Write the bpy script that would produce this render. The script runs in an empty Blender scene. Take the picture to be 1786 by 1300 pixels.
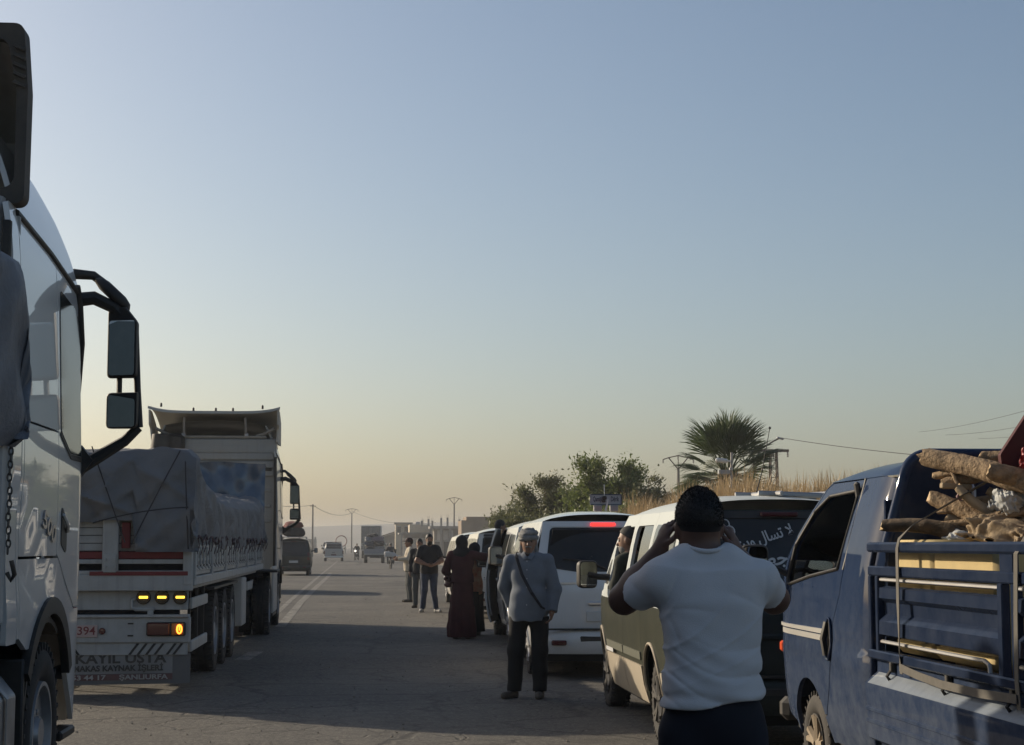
import bpy, bmesh, math, random
import numpy as np
from mathutils import Vector, Matrix

# ------------------------------------------------------------------ scene, camera, sky, sun
S = bpy.context.scene
COL = S.collection
S.view_settings.view_transform = 'Standard'
S.view_settings.look = 'None'
S.view_settings.exposure = 0.0
S.view_settings.gamma = 1.0
S.view_settings.use_curve_mapping = False
S.render.engine = 'CYCLES'
S.cycles.use_denoising = True
S.cycles.max_bounces = 6
S.cycles.volume_bounces = 0
S.cycles.transparent_max_bounces = 8

cam = bpy.data.cameras.new('camera')
cam.sensor_width = 36.0
cam.lens = 60.47
cam.clip_start = 0.05
cam.clip_end = 12000
camo = bpy.data.objects.new('camera', cam)
COL.objects.link(camo)
camo.location = (0, 0, 1.6)
camo.rotation_euler = (math.radians(90 + 5.7106), 0, math.radians(-4.608))
S.camera = camo

SUN_EL = 20.5
SUN_DIR = Vector((-0.775, 0.632, math.tan(math.radians(SUN_EL)))).normalized()   # towards the sun
W = bpy.data.worlds.new('World')
S.world = W
W.use_nodes = True
wn = W.node_tree
for n in list(wn.nodes):
    wn.nodes.remove(n)
wo = wn.nodes.new('ShaderNodeOutputWorld')
wb = wn.nodes.new('ShaderNodeBackground')
wb.inputs['Strength'].default_value = 0.110
sky = wn.nodes.new('ShaderNodeTexSky')
sky.sky_type = 'NISHITA'
sky.sun_disc = False
sky.sun_elevation = math.radians(SUN_EL)
sky.sun_rotation = math.atan2(SUN_DIR.x, SUN_DIR.y)
sky.altitude = 300
sky.air_density = 1.0
sky.dust_density = 2.9
sky.ozone_density = 1.6
wn.links.new(sky.outputs[0], wb.inputs['Color'])
wn.links.new(wb.outputs[0], wo.inputs['Surface'])

sl = bpy.data.lights.new('sun', 'SUN')
sl.energy = 5.0
sl.angle = math.radians(0.6)
sl.color = (1.0, 0.86, 0.66)
slo = bpy.data.objects.new('sun', sl)
slo.rotation_euler = (-SUN_DIR).to_track_quat('-Z', 'Y').to_euler()
slo.location = (-20, 20, 30)
COL.objects.link(slo)

HAZE_D = 0.0007
rnd = random.Random(7)
nrng = np.random.RandomState(7)

# ------------------------------------------------------------------ materials
MATS = {}
def lin(c):
    return tuple(c) + (1.0,) if len(c) == 3 else tuple(c)

def mat(name, col, rough=0.6, metal=0.0, coat=0.0, coat_rough=0.05, spec=0.5, var=0.0, vscale=6.0, col2=None,
        bump=0.0, bscale=40.0, dust=0.0, dustcol=(0.30, 0.25, 0.19), dscale=3.0, dz=None, streak=0.0, trans=0.0, emis=None, estr=0.0,
        ior=1.45, sheen=0.0, alpha=1.0):
    """procedural surface: base colour with noise variation, optional dust film, streaks and fine bump"""
    m = bpy.data.materials.new(name)
    m.use_nodes = True
    nt = m.node_tree
    b = nt.nodes['Principled BSDF']
    I = b.inputs
    I['Base Color'].default_value = lin(col)
    I['Roughness'].default_value = rough
    I['Metallic'].default_value = metal
    I['Coat Weight'].default_value = coat
    I['Coat Roughness'].default_value = coat_rough
    I['Specular IOR Level'].default_value = spec
    I['IOR'].default_value = ior
    I['Transmission Weight'].default_value = trans
    I['Alpha'].default_value = alpha
    I['Sheen Weight'].default_value = sheen
    if emis:
        I['Emission Color'].default_value = lin(emis)
        I['Emission Strength'].default_value = estr
    tc = None
    def coord():
        nonlocal tc
        if tc is None:
            tc = nt.nodes.new('ShaderNodeTexCoord')
        return tc.outputs['Object']
    def noise(scale, detail=4.0, vec=None, rough_=0.6):
        n = nt.nodes.new('ShaderNodeTexNoise')
        n.inputs['Scale'].default_value = scale
        n.inputs['Detail'].default_value = detail
        n.inputs['Roughness'].default_value = rough_
        nt.links.new(vec if vec is not None else coord(), n.inputs['Vector'])
        return n.outputs['Fac']
    def mapr(fac, a, b_, lo=0.0, hi=1.0):
        n = nt.nodes.new('ShaderNodeMapRange')
        n.inputs['From Min'].default_value = a
        n.inputs['From Max'].default_value = b_
        n.inputs['To Min'].default_value = lo
        n.inputs['To Max'].default_value = hi
        nt.links.new(fac, n.inputs['Value'])
        return n.outputs['Result']
    def mix(fac, c1, c2):
        n = nt.nodes.new('ShaderNodeMix')
        n.data_type = 'RGBA'
        for sock, v in ((n.inputs[0], fac), (n.inputs[6], c1), (n.inputs[7], c2)):
            if isinstance(v, (int, float)):
                sock.default_value = v
            elif isinstance(v, tuple):
                sock.default_value = lin(v)
            else:
                nt.links.new(v, sock)
        return n.outputs[2]
    def math_(op, a, b_):
        n = nt.nodes.new('ShaderNodeMath')
        n.operation = op
        for i, v in enumerate((a, b_)):
            if isinstance(v, (int, float)):
                n.inputs[i].default_value = v
            else:
                nt.links.new(v, n.inputs[i])
        n.use_clamp = True
        return n.outputs[0]
    c = tuple(col)
    if var > 0 or col2:
        c2 = col2 if col2 else tuple(max(0, x * (1 - var)) for x in col)
        c = mix(mapr(noise(vscale), 0.35, 0.68), c, c2)
    if streak > 0:
        mp = nt.nodes.new('ShaderNodeMapping')
        mp.inputs['Scale'].default_value = (14, 14, 0.9)
        nt.links.new(coord(), mp.inputs['Vector'])
        f = mapr(noise(1.0, 5.0, mp.outputs[0]), 0.5, 0.75, 0, streak)
        c = mix(f, c, tuple(x * 0.35 + 0.03 for x in col))
    dfac = None
    if dust > 0:
        f = mapr(noise(dscale, 8.0, None, 0.68), 0.30, 0.80, dust * 0.25, min(1.0, dust * 1.5))
        if dz:
            sp = nt.nodes.new('ShaderNodeSeparateXYZ')
            nt.links.new(coord(), sp.inputs[0])
            f = math_('MULTIPLY', f, mapr(sp.outputs['Z'], dz[0], dz[1], 1.9, 0.45))
        dfac = f
        c = mix(f, c, dustcol)
        r = mapr(f, 0.0, 0.8, rough, 0.85)
        nt.links.new(r, I['Roughness'])
        if coat > 0:
            nt.links.new(mapr(f, 0.0, 0.9, coat, coat * 0.1), I['Coat Weight'])
    if not isinstance(c, tuple):
        nt.links.new(c, I['Base Color'])
    if bump > 0:
        bn = nt.nodes.new('ShaderNodeBump')
        bn.inputs['Strength'].default_value = 1.0
        bn.inputs['Distance'].default_value = bump
        nt.links.new(noise(bscale, 5.0), bn.inputs['Height'])
        nt.links.new(bn.outputs[0], I['Normal'])
    MATS[name] = m
    return m

# ------------------------------------------------------------------ object helpers
def link(o, parent=None):
    COL.objects.link(o)
    if parent is not None:
        o.parent = parent
    return o

def tag(o, label=None, cat=None, group=None, kind=None):
    if label: o['label'] = label
    if cat: o['category'] = cat
    if group: o['group'] = group
    if kind: o['kind'] = kind
    return o

def thing(name, label, cat, loc=(0, 0, 0), rz=0.0, group=None):
    o = bpy.data.objects.new(name, None)
    o.empty_display_size = 0.3
    o.location = loc
    o.rotation_euler = (0, 0, rz)
    link(o)
    return tag(o, label, cat, group)

def copy_tree(o, parent=None):
    c = o.copy()
    link(c, parent)
    for ch in list(o.children):
        copy_tree(ch, c)
    return c

def finish(me, name, mt, parent=None, angle=35.0):
    if isinstance(mt, (list, tuple)):
        for x in mt:
            me.materials.append(x)
    elif mt is not None:
        me.materials.append(mt)
    if angle is not None and len(me.polygons):
        me.polygons.foreach_set('use_smooth', [True] * len(me.polygons))
        if angle < 179:
            me.set_sharp_from_angle(angle=math.radians(angle))
    me.update()
    return link(bpy.data.objects.new(name, me), parent)

def pchip(pts):
    """smooth interpolation through (x, y) pairs without overshoot"""
    xs = [p[0] for p in pts]; ys = [p[1] for p in pts]
    n = len(xs)
    d = [(ys[i + 1] - ys[i]) / (xs[i + 1] - xs[i]) for i in range(n - 1)]
    m = [d[0]] + [0.0 if d[i - 1] * d[i] <= 0 else 2 * d[i - 1] * d[i] / (d[i - 1] + d[i]) for i in range(1, n - 1)] + [d[-1]]
    def f(x):
        if x <= xs[0]: return ys[0]
        if x >= xs[-1]: return ys[-1]
        i = 0
        while x > xs[i + 1]: i += 1
        h = xs[i + 1] - xs[i]; t = (x - xs[i]) / h
        return (ys[i] * (1 + 2 * t) * (1 - t) ** 2 + m[i] * h * t * (1 - t) ** 2 +
                ys[i + 1] * t * t * (3 - 2 * t) + m[i + 1] * h * t * t * (t - 1))
    return f

class MB:
    def __init__(s):
        s.v = []; s.f = []; s.mi = []; s.cur = 0
    def add(s, vs, fs):
        o = len(s.v)
        s.v.extend([tuple(v) for v in vs])
        s.f.extend([tuple(i + o for i in f) for f in fs])
        s.mi.extend([s.cur] * len(fs))
        return s
    def box(s, c, d, rot=None, bev=0.0):
        hx, hy, hz = d[0] / 2, d[1] / 2, d[2] / 2
        b = min(bev, hx * 0.98, hy * 0.98, hz * 0.98)
        vs, fs = [], []
        if b <= 0:
            for z in (-hz, hz):
                for y in (-hy, hy):
                    for x in (-hx, hx): vs.append(Vector((x, y, z)))
            fs = [(0, 2, 3, 1), (4, 5, 7, 6), (0, 1, 5, 4), (2, 6, 7, 3), (0, 4, 6, 2), (1, 3, 7, 5)]
        else:
            idx = {}
            for sx in (-1, 1):
                for sy in (-1, 1):
                    for sz in (-1, 1):
                        for a in range(3):
                            h = [hx - b, hy - b, hz - b]; h[a] += b
                            idx[(sx, sy, sz, a)] = len(vs)
                            vs.append(Vector((sx * h[0], sy * h[1], sz * h[2])))
            def q(*k): fs.append(tuple(idx[x] for x in k))
            for sg in (-1, 1):
                k = [(sg, -1, -1, 0), (sg, 1, -1, 0), (sg, 1, 1, 0), (sg, -1, 1, 0)]
                q(*(k if sg > 0 else k[::-1]))
                k = [(-1, sg, -1, 1), (-1, sg, 1, 1), (1, sg, 1, 1), (1, sg, -1, 1)]
                q(*(k if sg > 0 else k[::-1]))
                k = [(-1, -1, sg, 2), (1, -1, sg, 2), (1, 1, sg, 2), (-1, 1, sg, 2)]
                q(*(k if sg > 0 else k[::-1]))
            for a, b2 in ((1, 1), (1, -1), (-1, 1), (-1, -1)):
                k = [(a, b2, -1, 0), (a, b2, -1, 1), (a, b2, 1, 1), (a, b2, 1, 0)]
                q(*(k if a * b2 > 0 else k[::-1]))
                k = [(a, -1, b2, 0), (a, 1, b2, 0), (a, 1, b2, 2), (a, -1, b2, 2)]
                q(*(k if a * b2 > 0 else k[::-1]))
                k = [(-1, a, b2, 1), (-1, a, b2, 2), (1, a, b2, 2), (1, a, b2, 1)]
                q(*(k if a * b2 > 0 else k[::-1]))
                for c2 in (-1, 1):
                    k = [(a, b2, c2, 0), (a, b2, c2, 1), (a, b2, c2, 2)]
                    q(*(k if a * b2 * c2 > 0 else k[::-1]))
        c = Vector(c)
        if rot is not None:
            R = rot if isinstance(rot, Matrix) else Matrix.Rotation(rot[0], 3, rot[1])
            vs = [R @ v for v in vs]
        return s.add([v + c for v in vs], fs)
    def tube(s, path, r, n=8, caps=True, closed=False):
        P = [Vector(p) for p in path]
        R = list(r) if isinstance(r, (list, tuple)) else [r] * len(P)
        vs, fs = [], []
        up = None
        for i, p in enumerate(P):
            if closed:
                t = (P[(i + 1) % len(P)] - P[i - 1])
            else:
                t = (P[min(i + 1, len(P) - 1)] - P[max(i - 1, 0)])
            t = t.normalized()
            if up is None:
                a = Vector((0, 0, 1)) if abs(t.z) < 0.9 else Vector((1, 0, 0))
                up = (a - t * a.dot(t)).normalized()
            else:
                up = (up - t * up.dot(t))
                up = up.normalized() if up.length > 1e-6 else t.orthogonal().normalized()
            sd = t.cross(up)
            for k in range(n):
                a = 2 * math.pi * k / n
                vs.append(p + (up * math.cos(a) + sd * math.sin(a)) * R[i])
        m = len(P)
        for i in range(m if closed else m - 1):
            j = (i + 1) % m
            for k in range(n):
                l = (k + 1) % n
                fs.append((i * n + k, i * n + l, j * n + l, j * n + k))
        if caps and not closed:
            fs.append(tuple(range(n))[::-1])
            fs.append(tuple((m - 1) * n + k for k in range(n)))
        return s.add(vs, fs)
    def strap(s, path, w, th, side=None):
        """flat band along a path; side = direction across the band"""
        P = [Vector(p) for p in path]; vs, fs = [], []
        for i, p in enumerate(P):
            t = (P[min(i + 1, len(P) - 1)] - P[max(i - 1, 0)]).normalized()
            sd = Vector(side[i] if isinstance(side, list) else side)
            sd = (sd - t * sd.dot(t)).normalized()
            nn = t.cross(sd)
            for a, b in ((-1, -1), (1, -1), (1, 1), (-1, 1)):
                vs.append(p + sd * (a * w / 2) + nn * (b * th / 2))
        for i in range(len(P) - 1):
            for k in range(4):
                l = (k + 1) % 4
                fs.append((i * 4 + k, i * 4 + l, i * 4 + 4 + l, i * 4 + 4 + k))
        fs.append((3, 2, 1, 0)); e = 4 * (len(P) - 1)
        fs.append((e, e + 1, e + 2, e + 3))
        return s.add(vs, fs)
    def lathe(s, prof, c=(0, 0, 0), axis='x', n=24, closed=False):
        """profile = (offset along axis, radius)"""
        vs, fs = [], []
        c = Vector(c)
        for h, r in prof:
            for k in range(n):
                a = 2 * math.pi * k / n
                u, w = r * math.cos(a), r * math.sin(a)
                p = {'x': (h, u, w), 'y': (w, h, u), 'z': (u, w, h)}[axis]
                vs.append(c + Vector(p))
        m = len(prof)
        for i in range(m if closed else m - 1):
            j = (i + 1) % m
            for k in range(n):
                l = (k + 1) % n
                fs.append((i * n + k, j * n + k, j * n + l, i * n + l)[::-1])
        if not closed:
            if prof[0][1] > 1e-5: fs.append(tuple(range(n))[::-1])
            if prof[-1][1] > 1e-5: fs.append(tuple((m - 1) * n + k for k in range(n)))
        return s.add(vs, fs)
    def prism(s, poly, fn, d0, d1):
        """2D polygon extruded: fn(u, v, d) -> 3D; polygon counter-clockwise seen from the d1 side"""
        n = len(poly)
        vs = [fn(u, v, d0) for u, v in poly] + [fn(u, v, d1) for u, v in poly]
        fs = [tuple(range(n))[::-1], tuple(range(n, 2 * n))]
        for i in range(n):
            j = (i + 1) % n
            fs.append((i, j, n + j, n + i))
        return s.add(vs, fs)
    def grid(s, fn, nu, nv, wrap=False):
        vs = [fn(i / nu, j / nv) for i in range(nu + 1) for j in range(nv + 1)]
        fs = []
        for i in range(nu):
            for j in range(nv):
                a = i * (nv + 1) + j
                fs.append((a, a + nv + 1, a + nv + 2, a + 1))
        return s.add(vs, fs)
    def loft(s, rings, caps=True, closed=True):
        n = len(rings[0]); vs = [v for r in rings for v in r]; fs = []
        for i in range(len(rings) - 1):
            for k in range(n if closed else n - 1):
                l = (k + 1) % n
                fs.append((i * n + k, i * n + l, (i + 1) * n + l, (i + 1) * n + k))
        if caps:
            fs.append(tuple(range(n))[::-1])
            fs.append(tuple((len(rings) - 1) * n + k for k in range(n)))
        return s.add(vs, fs)
    def build(s, name, mt, parent=None, angle=35.0, fix=True):
        me = bpy.data.meshes.new(name)
        me.from_pydata([tuple(v) for v in s.v], [], s.f)
        if any(s.mi):
            me.polygons.foreach_set('material_index', s.mi)
        if fix:
            bm = bmesh.new(); bm.from_mesh(me)
            bmesh.ops.recalc_face_normals(bm, faces=bm.faces)
            bm.to_mesh(me); bm.free()
        return finish(me, name, mt, parent, angle)

def rpoly(pts, r=0.03, n=5):
    """round the corners of a polygon; a point may carry its own radius as a third value"""
    out = []
    m = len(pts)
    for i in range(m):
        p = Vector(pts[i][:2]); a = Vector(pts[i - 1][:2]); b = Vector(pts[(i + 1) % m][:2])
        rr = pts[i][2] if len(pts[i]) > 2 else r
        da = (a - p); db = (b - p)
        la, lb = da.length, db.length
        if rr <= 0 or la < 1e-6 or lb < 1e-6:
            out.append((p.x, p.y)); continue
        da.normalize(); db.normalize()
        ang = math.acos(max(-1, min(1, da.dot(db))))
        if ang > math.pi - 0.05:
            out.append((p.x, p.y)); continue
        t = min(rr / math.tan(ang / 2), la * 0.48, lb * 0.48)
        p0 = p + da * t; p1 = p + db * t
        for k in range(n + 1):
            u = k / n
            q = p0 * (1 - u) ** 2 + p * 2 * u * (1 - u) + p1 * u * u
            out.append((q.x, q.y))
    return out

def panel(name, outer, fn, mt, parent=None, holes=(), thick=0.015, step=0.14, flip=False, lift=0.0):
    """sheet cut from a 2D outline (with holes) and laid on the surface fn(u, v), with real thickness"""
    bm = bmesh.new()
    edges = []
    for loop in [outer] + list(holes):
        vs = [bm.verts.new((u, v, 0)) for u, v in loop]
        for i in range(len(vs)):
            edges.append(bm.edges.new((vs[i], vs[(i + 1) % len(vs)])))
    bmesh.ops.triangle_fill(bm, use_beauty=True, edges=edges, normal=(0, 0, 1))
    us = [p[0] for p in outer]; vv = [p[1] for p in outer]
    for lo, hi, ax in ((min(us), max(us), 0), (min(vv), max(vv), 1)):
        k = max(1, int(round((hi - lo) / step)))
        for i in range(1, k):
            c = lo + (hi - lo) * i / k
            co = (c, 0, 0) if ax == 0 else (0, c, 0)
            no = (1, 0, 0) if ax == 0 else (0, 1, 0)
            bmesh.ops.bisect_plane(bm, geom=bm.verts[:] + bm.edges[:] + bm.faces[:], plane_co=co, plane_no=no)
    bmesh.ops.dissolve_limit(bm, angle_limit=0.0001, verts=[], edges=[e for e in bm.edges if False])
    bm.normal_update()
    for f in bm.faces:
        if f.normal.z < 0: f.normal_flip()
    bm.verts.index_update()
    e = 1e-3
    P, N = [], []
    for v in bm.verts:
        u, w = v.co.x, v.co.y
        p = Vector(fn(u, w))
        du = Vector(fn(u + e, w)) - Vector(fn(u - e, w)); dv = Vector(fn(u, w + e)) - Vector(fn(u, w - e))
        n = du.cross(dv)
        n = n.normalized() if n.length > 1e-12 else Vector((0, 0, 1))
        if flip: n = -n
        P.append(p + n * lift); N.append(n)
    nv = len(P)
    verts = P + [p - n * thick for p, n in zip(P, N)]
    faces, norms = [], []
    for f in bm.faces:
        ix = [v.index for v in f.verts]
        if flip: ix = ix[::-1]
        faces.append(ix); norms += [N[i] for i in ix]
        bx = [i + nv for i in ix[::-1]]
        faces.append(bx); norms += [-N[i - nv] for i in bx]
    for ed in bm.edges:
        if len(ed.link_faces) == 1:
            f = ed.link_faces[0]
            for lp in f.loops:
                if lp.edge == ed:
                    a, b = lp.vert.index, lp.link_loop_next.vert.index
            if flip: a, b = b, a
            q = [b, a, a + nv, b + nv]
            nn = (verts[q[1]] - verts[q[0]]).cross(verts[q[2]] - verts[q[1]])
            nn = nn.normalized() if nn.length > 1e-12 else N[a]
            faces.append(q); norms += [nn] * 4
    bm.free()
    me = bpy.data.meshes.new(name)
    me.from_pydata([tuple(v) for v in verts], [], faces)
    me.update()
    o = finish(me, name, mt, parent, 180)
    me.normals_split_custom_set([tuple(n) for n in norms])
    return o

def text_mesh(name, body, size, mt, parent, M, width=None, bold=0.0, shear=0.0, thick=0.0015):
    """flat lettering turned into a mesh; M places it (x right, y up, z out of the surface)"""
    cu = bpy.data.curves.new(name, 'FONT')
    cu.body = body; cu.size = size; cu.align_x = 'CENTER'; cu.align_y = 'CENTER'
    cu.offset = bold; cu.shear = shear; cu.extrude = thick; cu.resolution_u = 3
    t = bpy.data.objects.new(name, cu); COL.objects.link(t)
    dg = bpy.context.evaluated_depsgraph_get()
    me = bpy.data.meshes.new_from_object(t.evaluated_get(dg))
    bpy.data.objects.remove(t); bpy.data.curves.remove(cu)
    if width:
        xs = [v.co.x for v in me.vertices]; w = max(xs) - min(xs)
        for v in me.vertices: v.co.x *= width / w
    me.transform(M)
    me.materials.clear()
    return finish(me, name, mt, parent, 30)

def frame(origin, x, y):
    x = Vector(x).normalized(); y = Vector(y); y = (y - x * y.dot(x)).normalized(); z = x.cross(y)
    M = Matrix((x, y, z)).transposed().to_4x4()
    M.translation = Vector(origin)
    return M

# ------------------------------------------------------------------ signed-distance modelling (bodies, sacks, logs)
def surfnet(f, lo, hi, h):
    lo = np.array(lo, float); hi = np.array(hi, float)
    n = np.maximum(3, np.ceil((hi - lo) / h).astype(int) + 1)
    ax = [lo[i] + h * np.arange(n[i]) for i in range(3)]
    val = np.empty(n, dtype=np.float32)
    G = np.stack(np.meshgrid(ax[1], ax[2], indexing='ij'), -1).reshape(-1, 2)
    CH = max(1, int(400000 / max(1, len(G))))
    for i0 in range(0, n[0], CH):
        xs = ax[0][i0:i0 + CH]
        P = np.empty((len(xs) * len(G), 3), dtype=np.float32)
        P[:, 0] = np.repeat(xs, len(G)); P[:, 1:] = np.tile(G, (len(xs), 1))
        val[i0:i0 + CH] = f(P).reshape(len(xs), n[1], n[2])
    ins = val < 0
    c = n - 1
    cnt = np.zeros(c, dtype=np.int8); off = [(i, j, k) for i in (0, 1) for j in (0, 1) for k in (0, 1)]
    def sub(A, o): return A[o[0]:o[0] + c[0], o[1]:o[1] + c[1], o[2]:o[2] + c[2]]
    for o in off: cnt += sub(ins, o).astype(np.int8)
    act = (cnt > 0) & (cnt < 8)
    idx = -np.ones(c, dtype=np.int64); cells = np.argwhere(act); idx[act] = np.arange(len(cells))
    acc = np.zeros((len(cells), 3)); num = np.zeros(len(cells))
    for a in range(3):
        for o in off:
            if o[a] == 1: continue
            o2 = list(o); o2[a] = 1
            v0 = sub(val, o)[act].astype(float); v1 = sub(val, tuple(o2))[act].astype(float)
            cr = (v0 < 0) != (v1 < 0)
            t = np.where(cr, v0 / np.where(cr, v0 - v1, 1), 0)
            p = np.tile(np.array(o, float), (len(cells), 1)); p[:, a] += t
            acc[cr] += p[cr]; num[cr] += 1
    V = lo + h * (cells + acc / num[:, None])
    F = []
    for a in range(3):
        b, d = (a + 1) % 3, (a + 2) % 3
        s0 = [slice(None)] * 3; s1 = [slice(None)] * 3
        s0[a] = slice(0, -1); s1[a] = slice(1, None)
        for q in (b, d):
            s0[q] = slice(1, -1); s1[q] = slice(1, -1)
        A, B = ins[tuple(s0)], ins[tuple(s1)]
        for m, rev in ((A & ~B, False), (~A & B, True)):
            e = np.argwhere(m)
            if not len(e): continue
            e[:, b] += 1; e[:, d] += 1
            def g(db, dd):
                k = e.copy(); k[:, b] -= db; k[:, d] -= dd
                return idx[k[:, 0], k[:, 1], k[:, 2]]
            q = np.stack([g(1, 1), g(0, 1), g(0, 0), g(1, 0)], 1)
            F.append(q[:, ::-1] if rev else q)
    return V, np.concatenate(F)

def sdf_obj(name, f, lo, hi, h, mt, parent=None, angle=180):
    V, F = surfnet(f, lo, hi, h)
    me = bpy.data.meshes.new(name)
    me.from_pydata(V.tolist(), [], F.tolist())
    return finish(me, name, mt, parent, angle)

def s_cone(a, b, ra, rb, sc=None):
    a = np.array(a, np.float32); b = np.array(b, np.float32)
    if sc is not None: sc = np.array(sc, np.float32)
    ab = b - a; L2 = float(ab @ ab) + 1e-9
    def f(P):
        Q = P - a
        t = np.clip(Q @ ab / L2, 0, 1)
        D = Q - t[:, None] * ab
        if sc is not None: D = D / sc
        return np.sqrt((D * D).sum(1)) - (ra + (rb - ra) * t)
    return f
def s_ell(c, r, R=None):
    c = np.array(c, np.float32); r = np.array(r, np.float32)
    Rm = None if R is None else np.array(R, np.float32)
    def f(P):
        Q = P - c
        if Rm is not None: Q = Q @ Rm
        k0 = np.sqrt(((Q / r) ** 2).sum(1)); k1 = np.sqrt(((Q / (r * r)) ** 2).sum(1))
        return k0 * (k0 - 1) / np.maximum(k1, 1e-6)
    return f
def s_plane(p, n):
    n = np.array(n, np.float32); n = n / np.linalg.norm(n); d = float(np.dot(n, np.array(p, np.float32)))
    return lambda P: P @ n - d
def smin(a, b, k):
    h = np.clip(0.5 + 0.5 * (b - a) / k, 0, 1)
    return b + (a - b) * h - k * h * (1 - h)
def s_union(fs, k):
    def f(P):
        r = fs[0](P)
        for g in fs[1:]:
            r = smin(r, g(P), k)
        return r
    return f
def s_and(*fs):
    def f(P):
        r = fs[0](P)
        for g in fs[1:]: r = np.maximum(r, g(P))
        return r
    return f
def s_off(g, d):
    return lambda P: g(P) - d
def s_sub(g, *hs, k=0.01):
    def f(P):
        r = g(P)
        for q in hs: r = -smin(-r, q(P), k)
        return r
    return f
def wrinkle(P, seed, amp, fr, dirv=(0.3, 0.2, 1.0)):
    rs = np.random.RandomState(seed); o = np.zeros(len(P), np.float32)
    for i in range(5):
        d = np.array(dirv) + rs.randn(3) * 0.55; d = d / np.linalg.norm(d) * fr * (0.6 + 0.35 * i)
        w = np.array(rs.randn(3)) * fr * 0.35
        o += np.sin(P @ d.astype(np.float32) + rs.rand() * 6 + 1.6 * np.sin(P @ w.astype(np.float32) + rs.rand() * 6)) / (1 + 0.7 * i)
    return o * amp * 0.5

# ------------------------------------------------------------------ shared materials
DUST = (0.33, 0.28, 0.21)
M_black = mat('black_plastic', (0.012, 0.012, 0.013), 0.55, dust=0.10, dscale=5)
M_rubber = mat('tyre_rubber', (0.016, 0.016, 0.017), 0.85, dust=0.22, dscale=6, dustcol=(0.16, 0.135, 0.105))
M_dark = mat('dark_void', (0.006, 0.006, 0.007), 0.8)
M_seat = mat('seat_cloth', (0.03, 0.03, 0.035), 0.9)
M_chrome = mat('chrome', (0.75, 0.74, 0.72), 0.34, metal=1.0, dust=0.06)
M_steel = mat('galvanised_steel', (0.42, 0.43, 0.45), 0.42, metal=0.8, dust=0.25, var=0.2)
M_mirror = mat('mirror_glass', (0.82, 0.84, 0.84), 0.02, metal=1.0)
M_glass = mat('tinted_glass', (0.006, 0.008, 0.010), 0.05, spec=0.5, dust=0.05, dscale=2)
M_glassl = mat('side_glass', (0.010, 0.013, 0.013), 0.04, spec=0.75, dust=0.10, dscale=2.5, dustcol=(0.35, 0.35, 0.31))
M_red = mat('red_lens', (0.16, 0.006, 0.008), 0.2, coat=1.0)
M_redoff = mat('dark_red_lens', (0.075, 0.006, 0.008), 0.25, coat=0.6)
M_amber = mat('amber_lens', (0.45, 0.13, 0.01), 0.25, coat=1.0)
M_amberon = mat('amber_lamp_lit', (0.9, 0.5, 0.05), 0.3, emis=(1.0, 0.62, 0.06), estr=2.6)
M_orangeon = mat('orange_lamp_lit', (0.9, 0.3, 0.03), 0.3, emis=(1.0, 0.30, 0.03), estr=3.2)
M_redon = mat('red_lamp_lit', (0.7, 0.02, 0.02), 0.3, emis=(1.0, 0.035, 0.03), estr=2.2)
M_white = mat('white_paint', (0.62, 0.62, 0.60), 0.35, coat=0.8, dust=0.22, dz=(0.3, 1.2))
M_wood = mat('bark', (0.38, 0.27, 0.16), 0.9, col2=(0.16, 0.105, 0.06), vscale=22, bump=0.02, bscale=34, streak=0.3)
M_rope = mat('rope', (0.05, 0.045, 0.045), 0.9)
M_concrete = mat('concrete', (0.30, 0.28, 0.25), 0.9, var=0.3, vscale=1.5, bump=0.01, bscale=8)
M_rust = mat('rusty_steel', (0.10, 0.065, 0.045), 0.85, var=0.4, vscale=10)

# ------------------------------------------------------------------ ground, road, markings
def ground_material():
    m = mat('dry_earth', (0.20, 0.165, 0.12), 0.95, col2=(0.27, 0.225, 0.165), vscale=0.25, bump=0.03, bscale=3.0)
    return m

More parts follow.
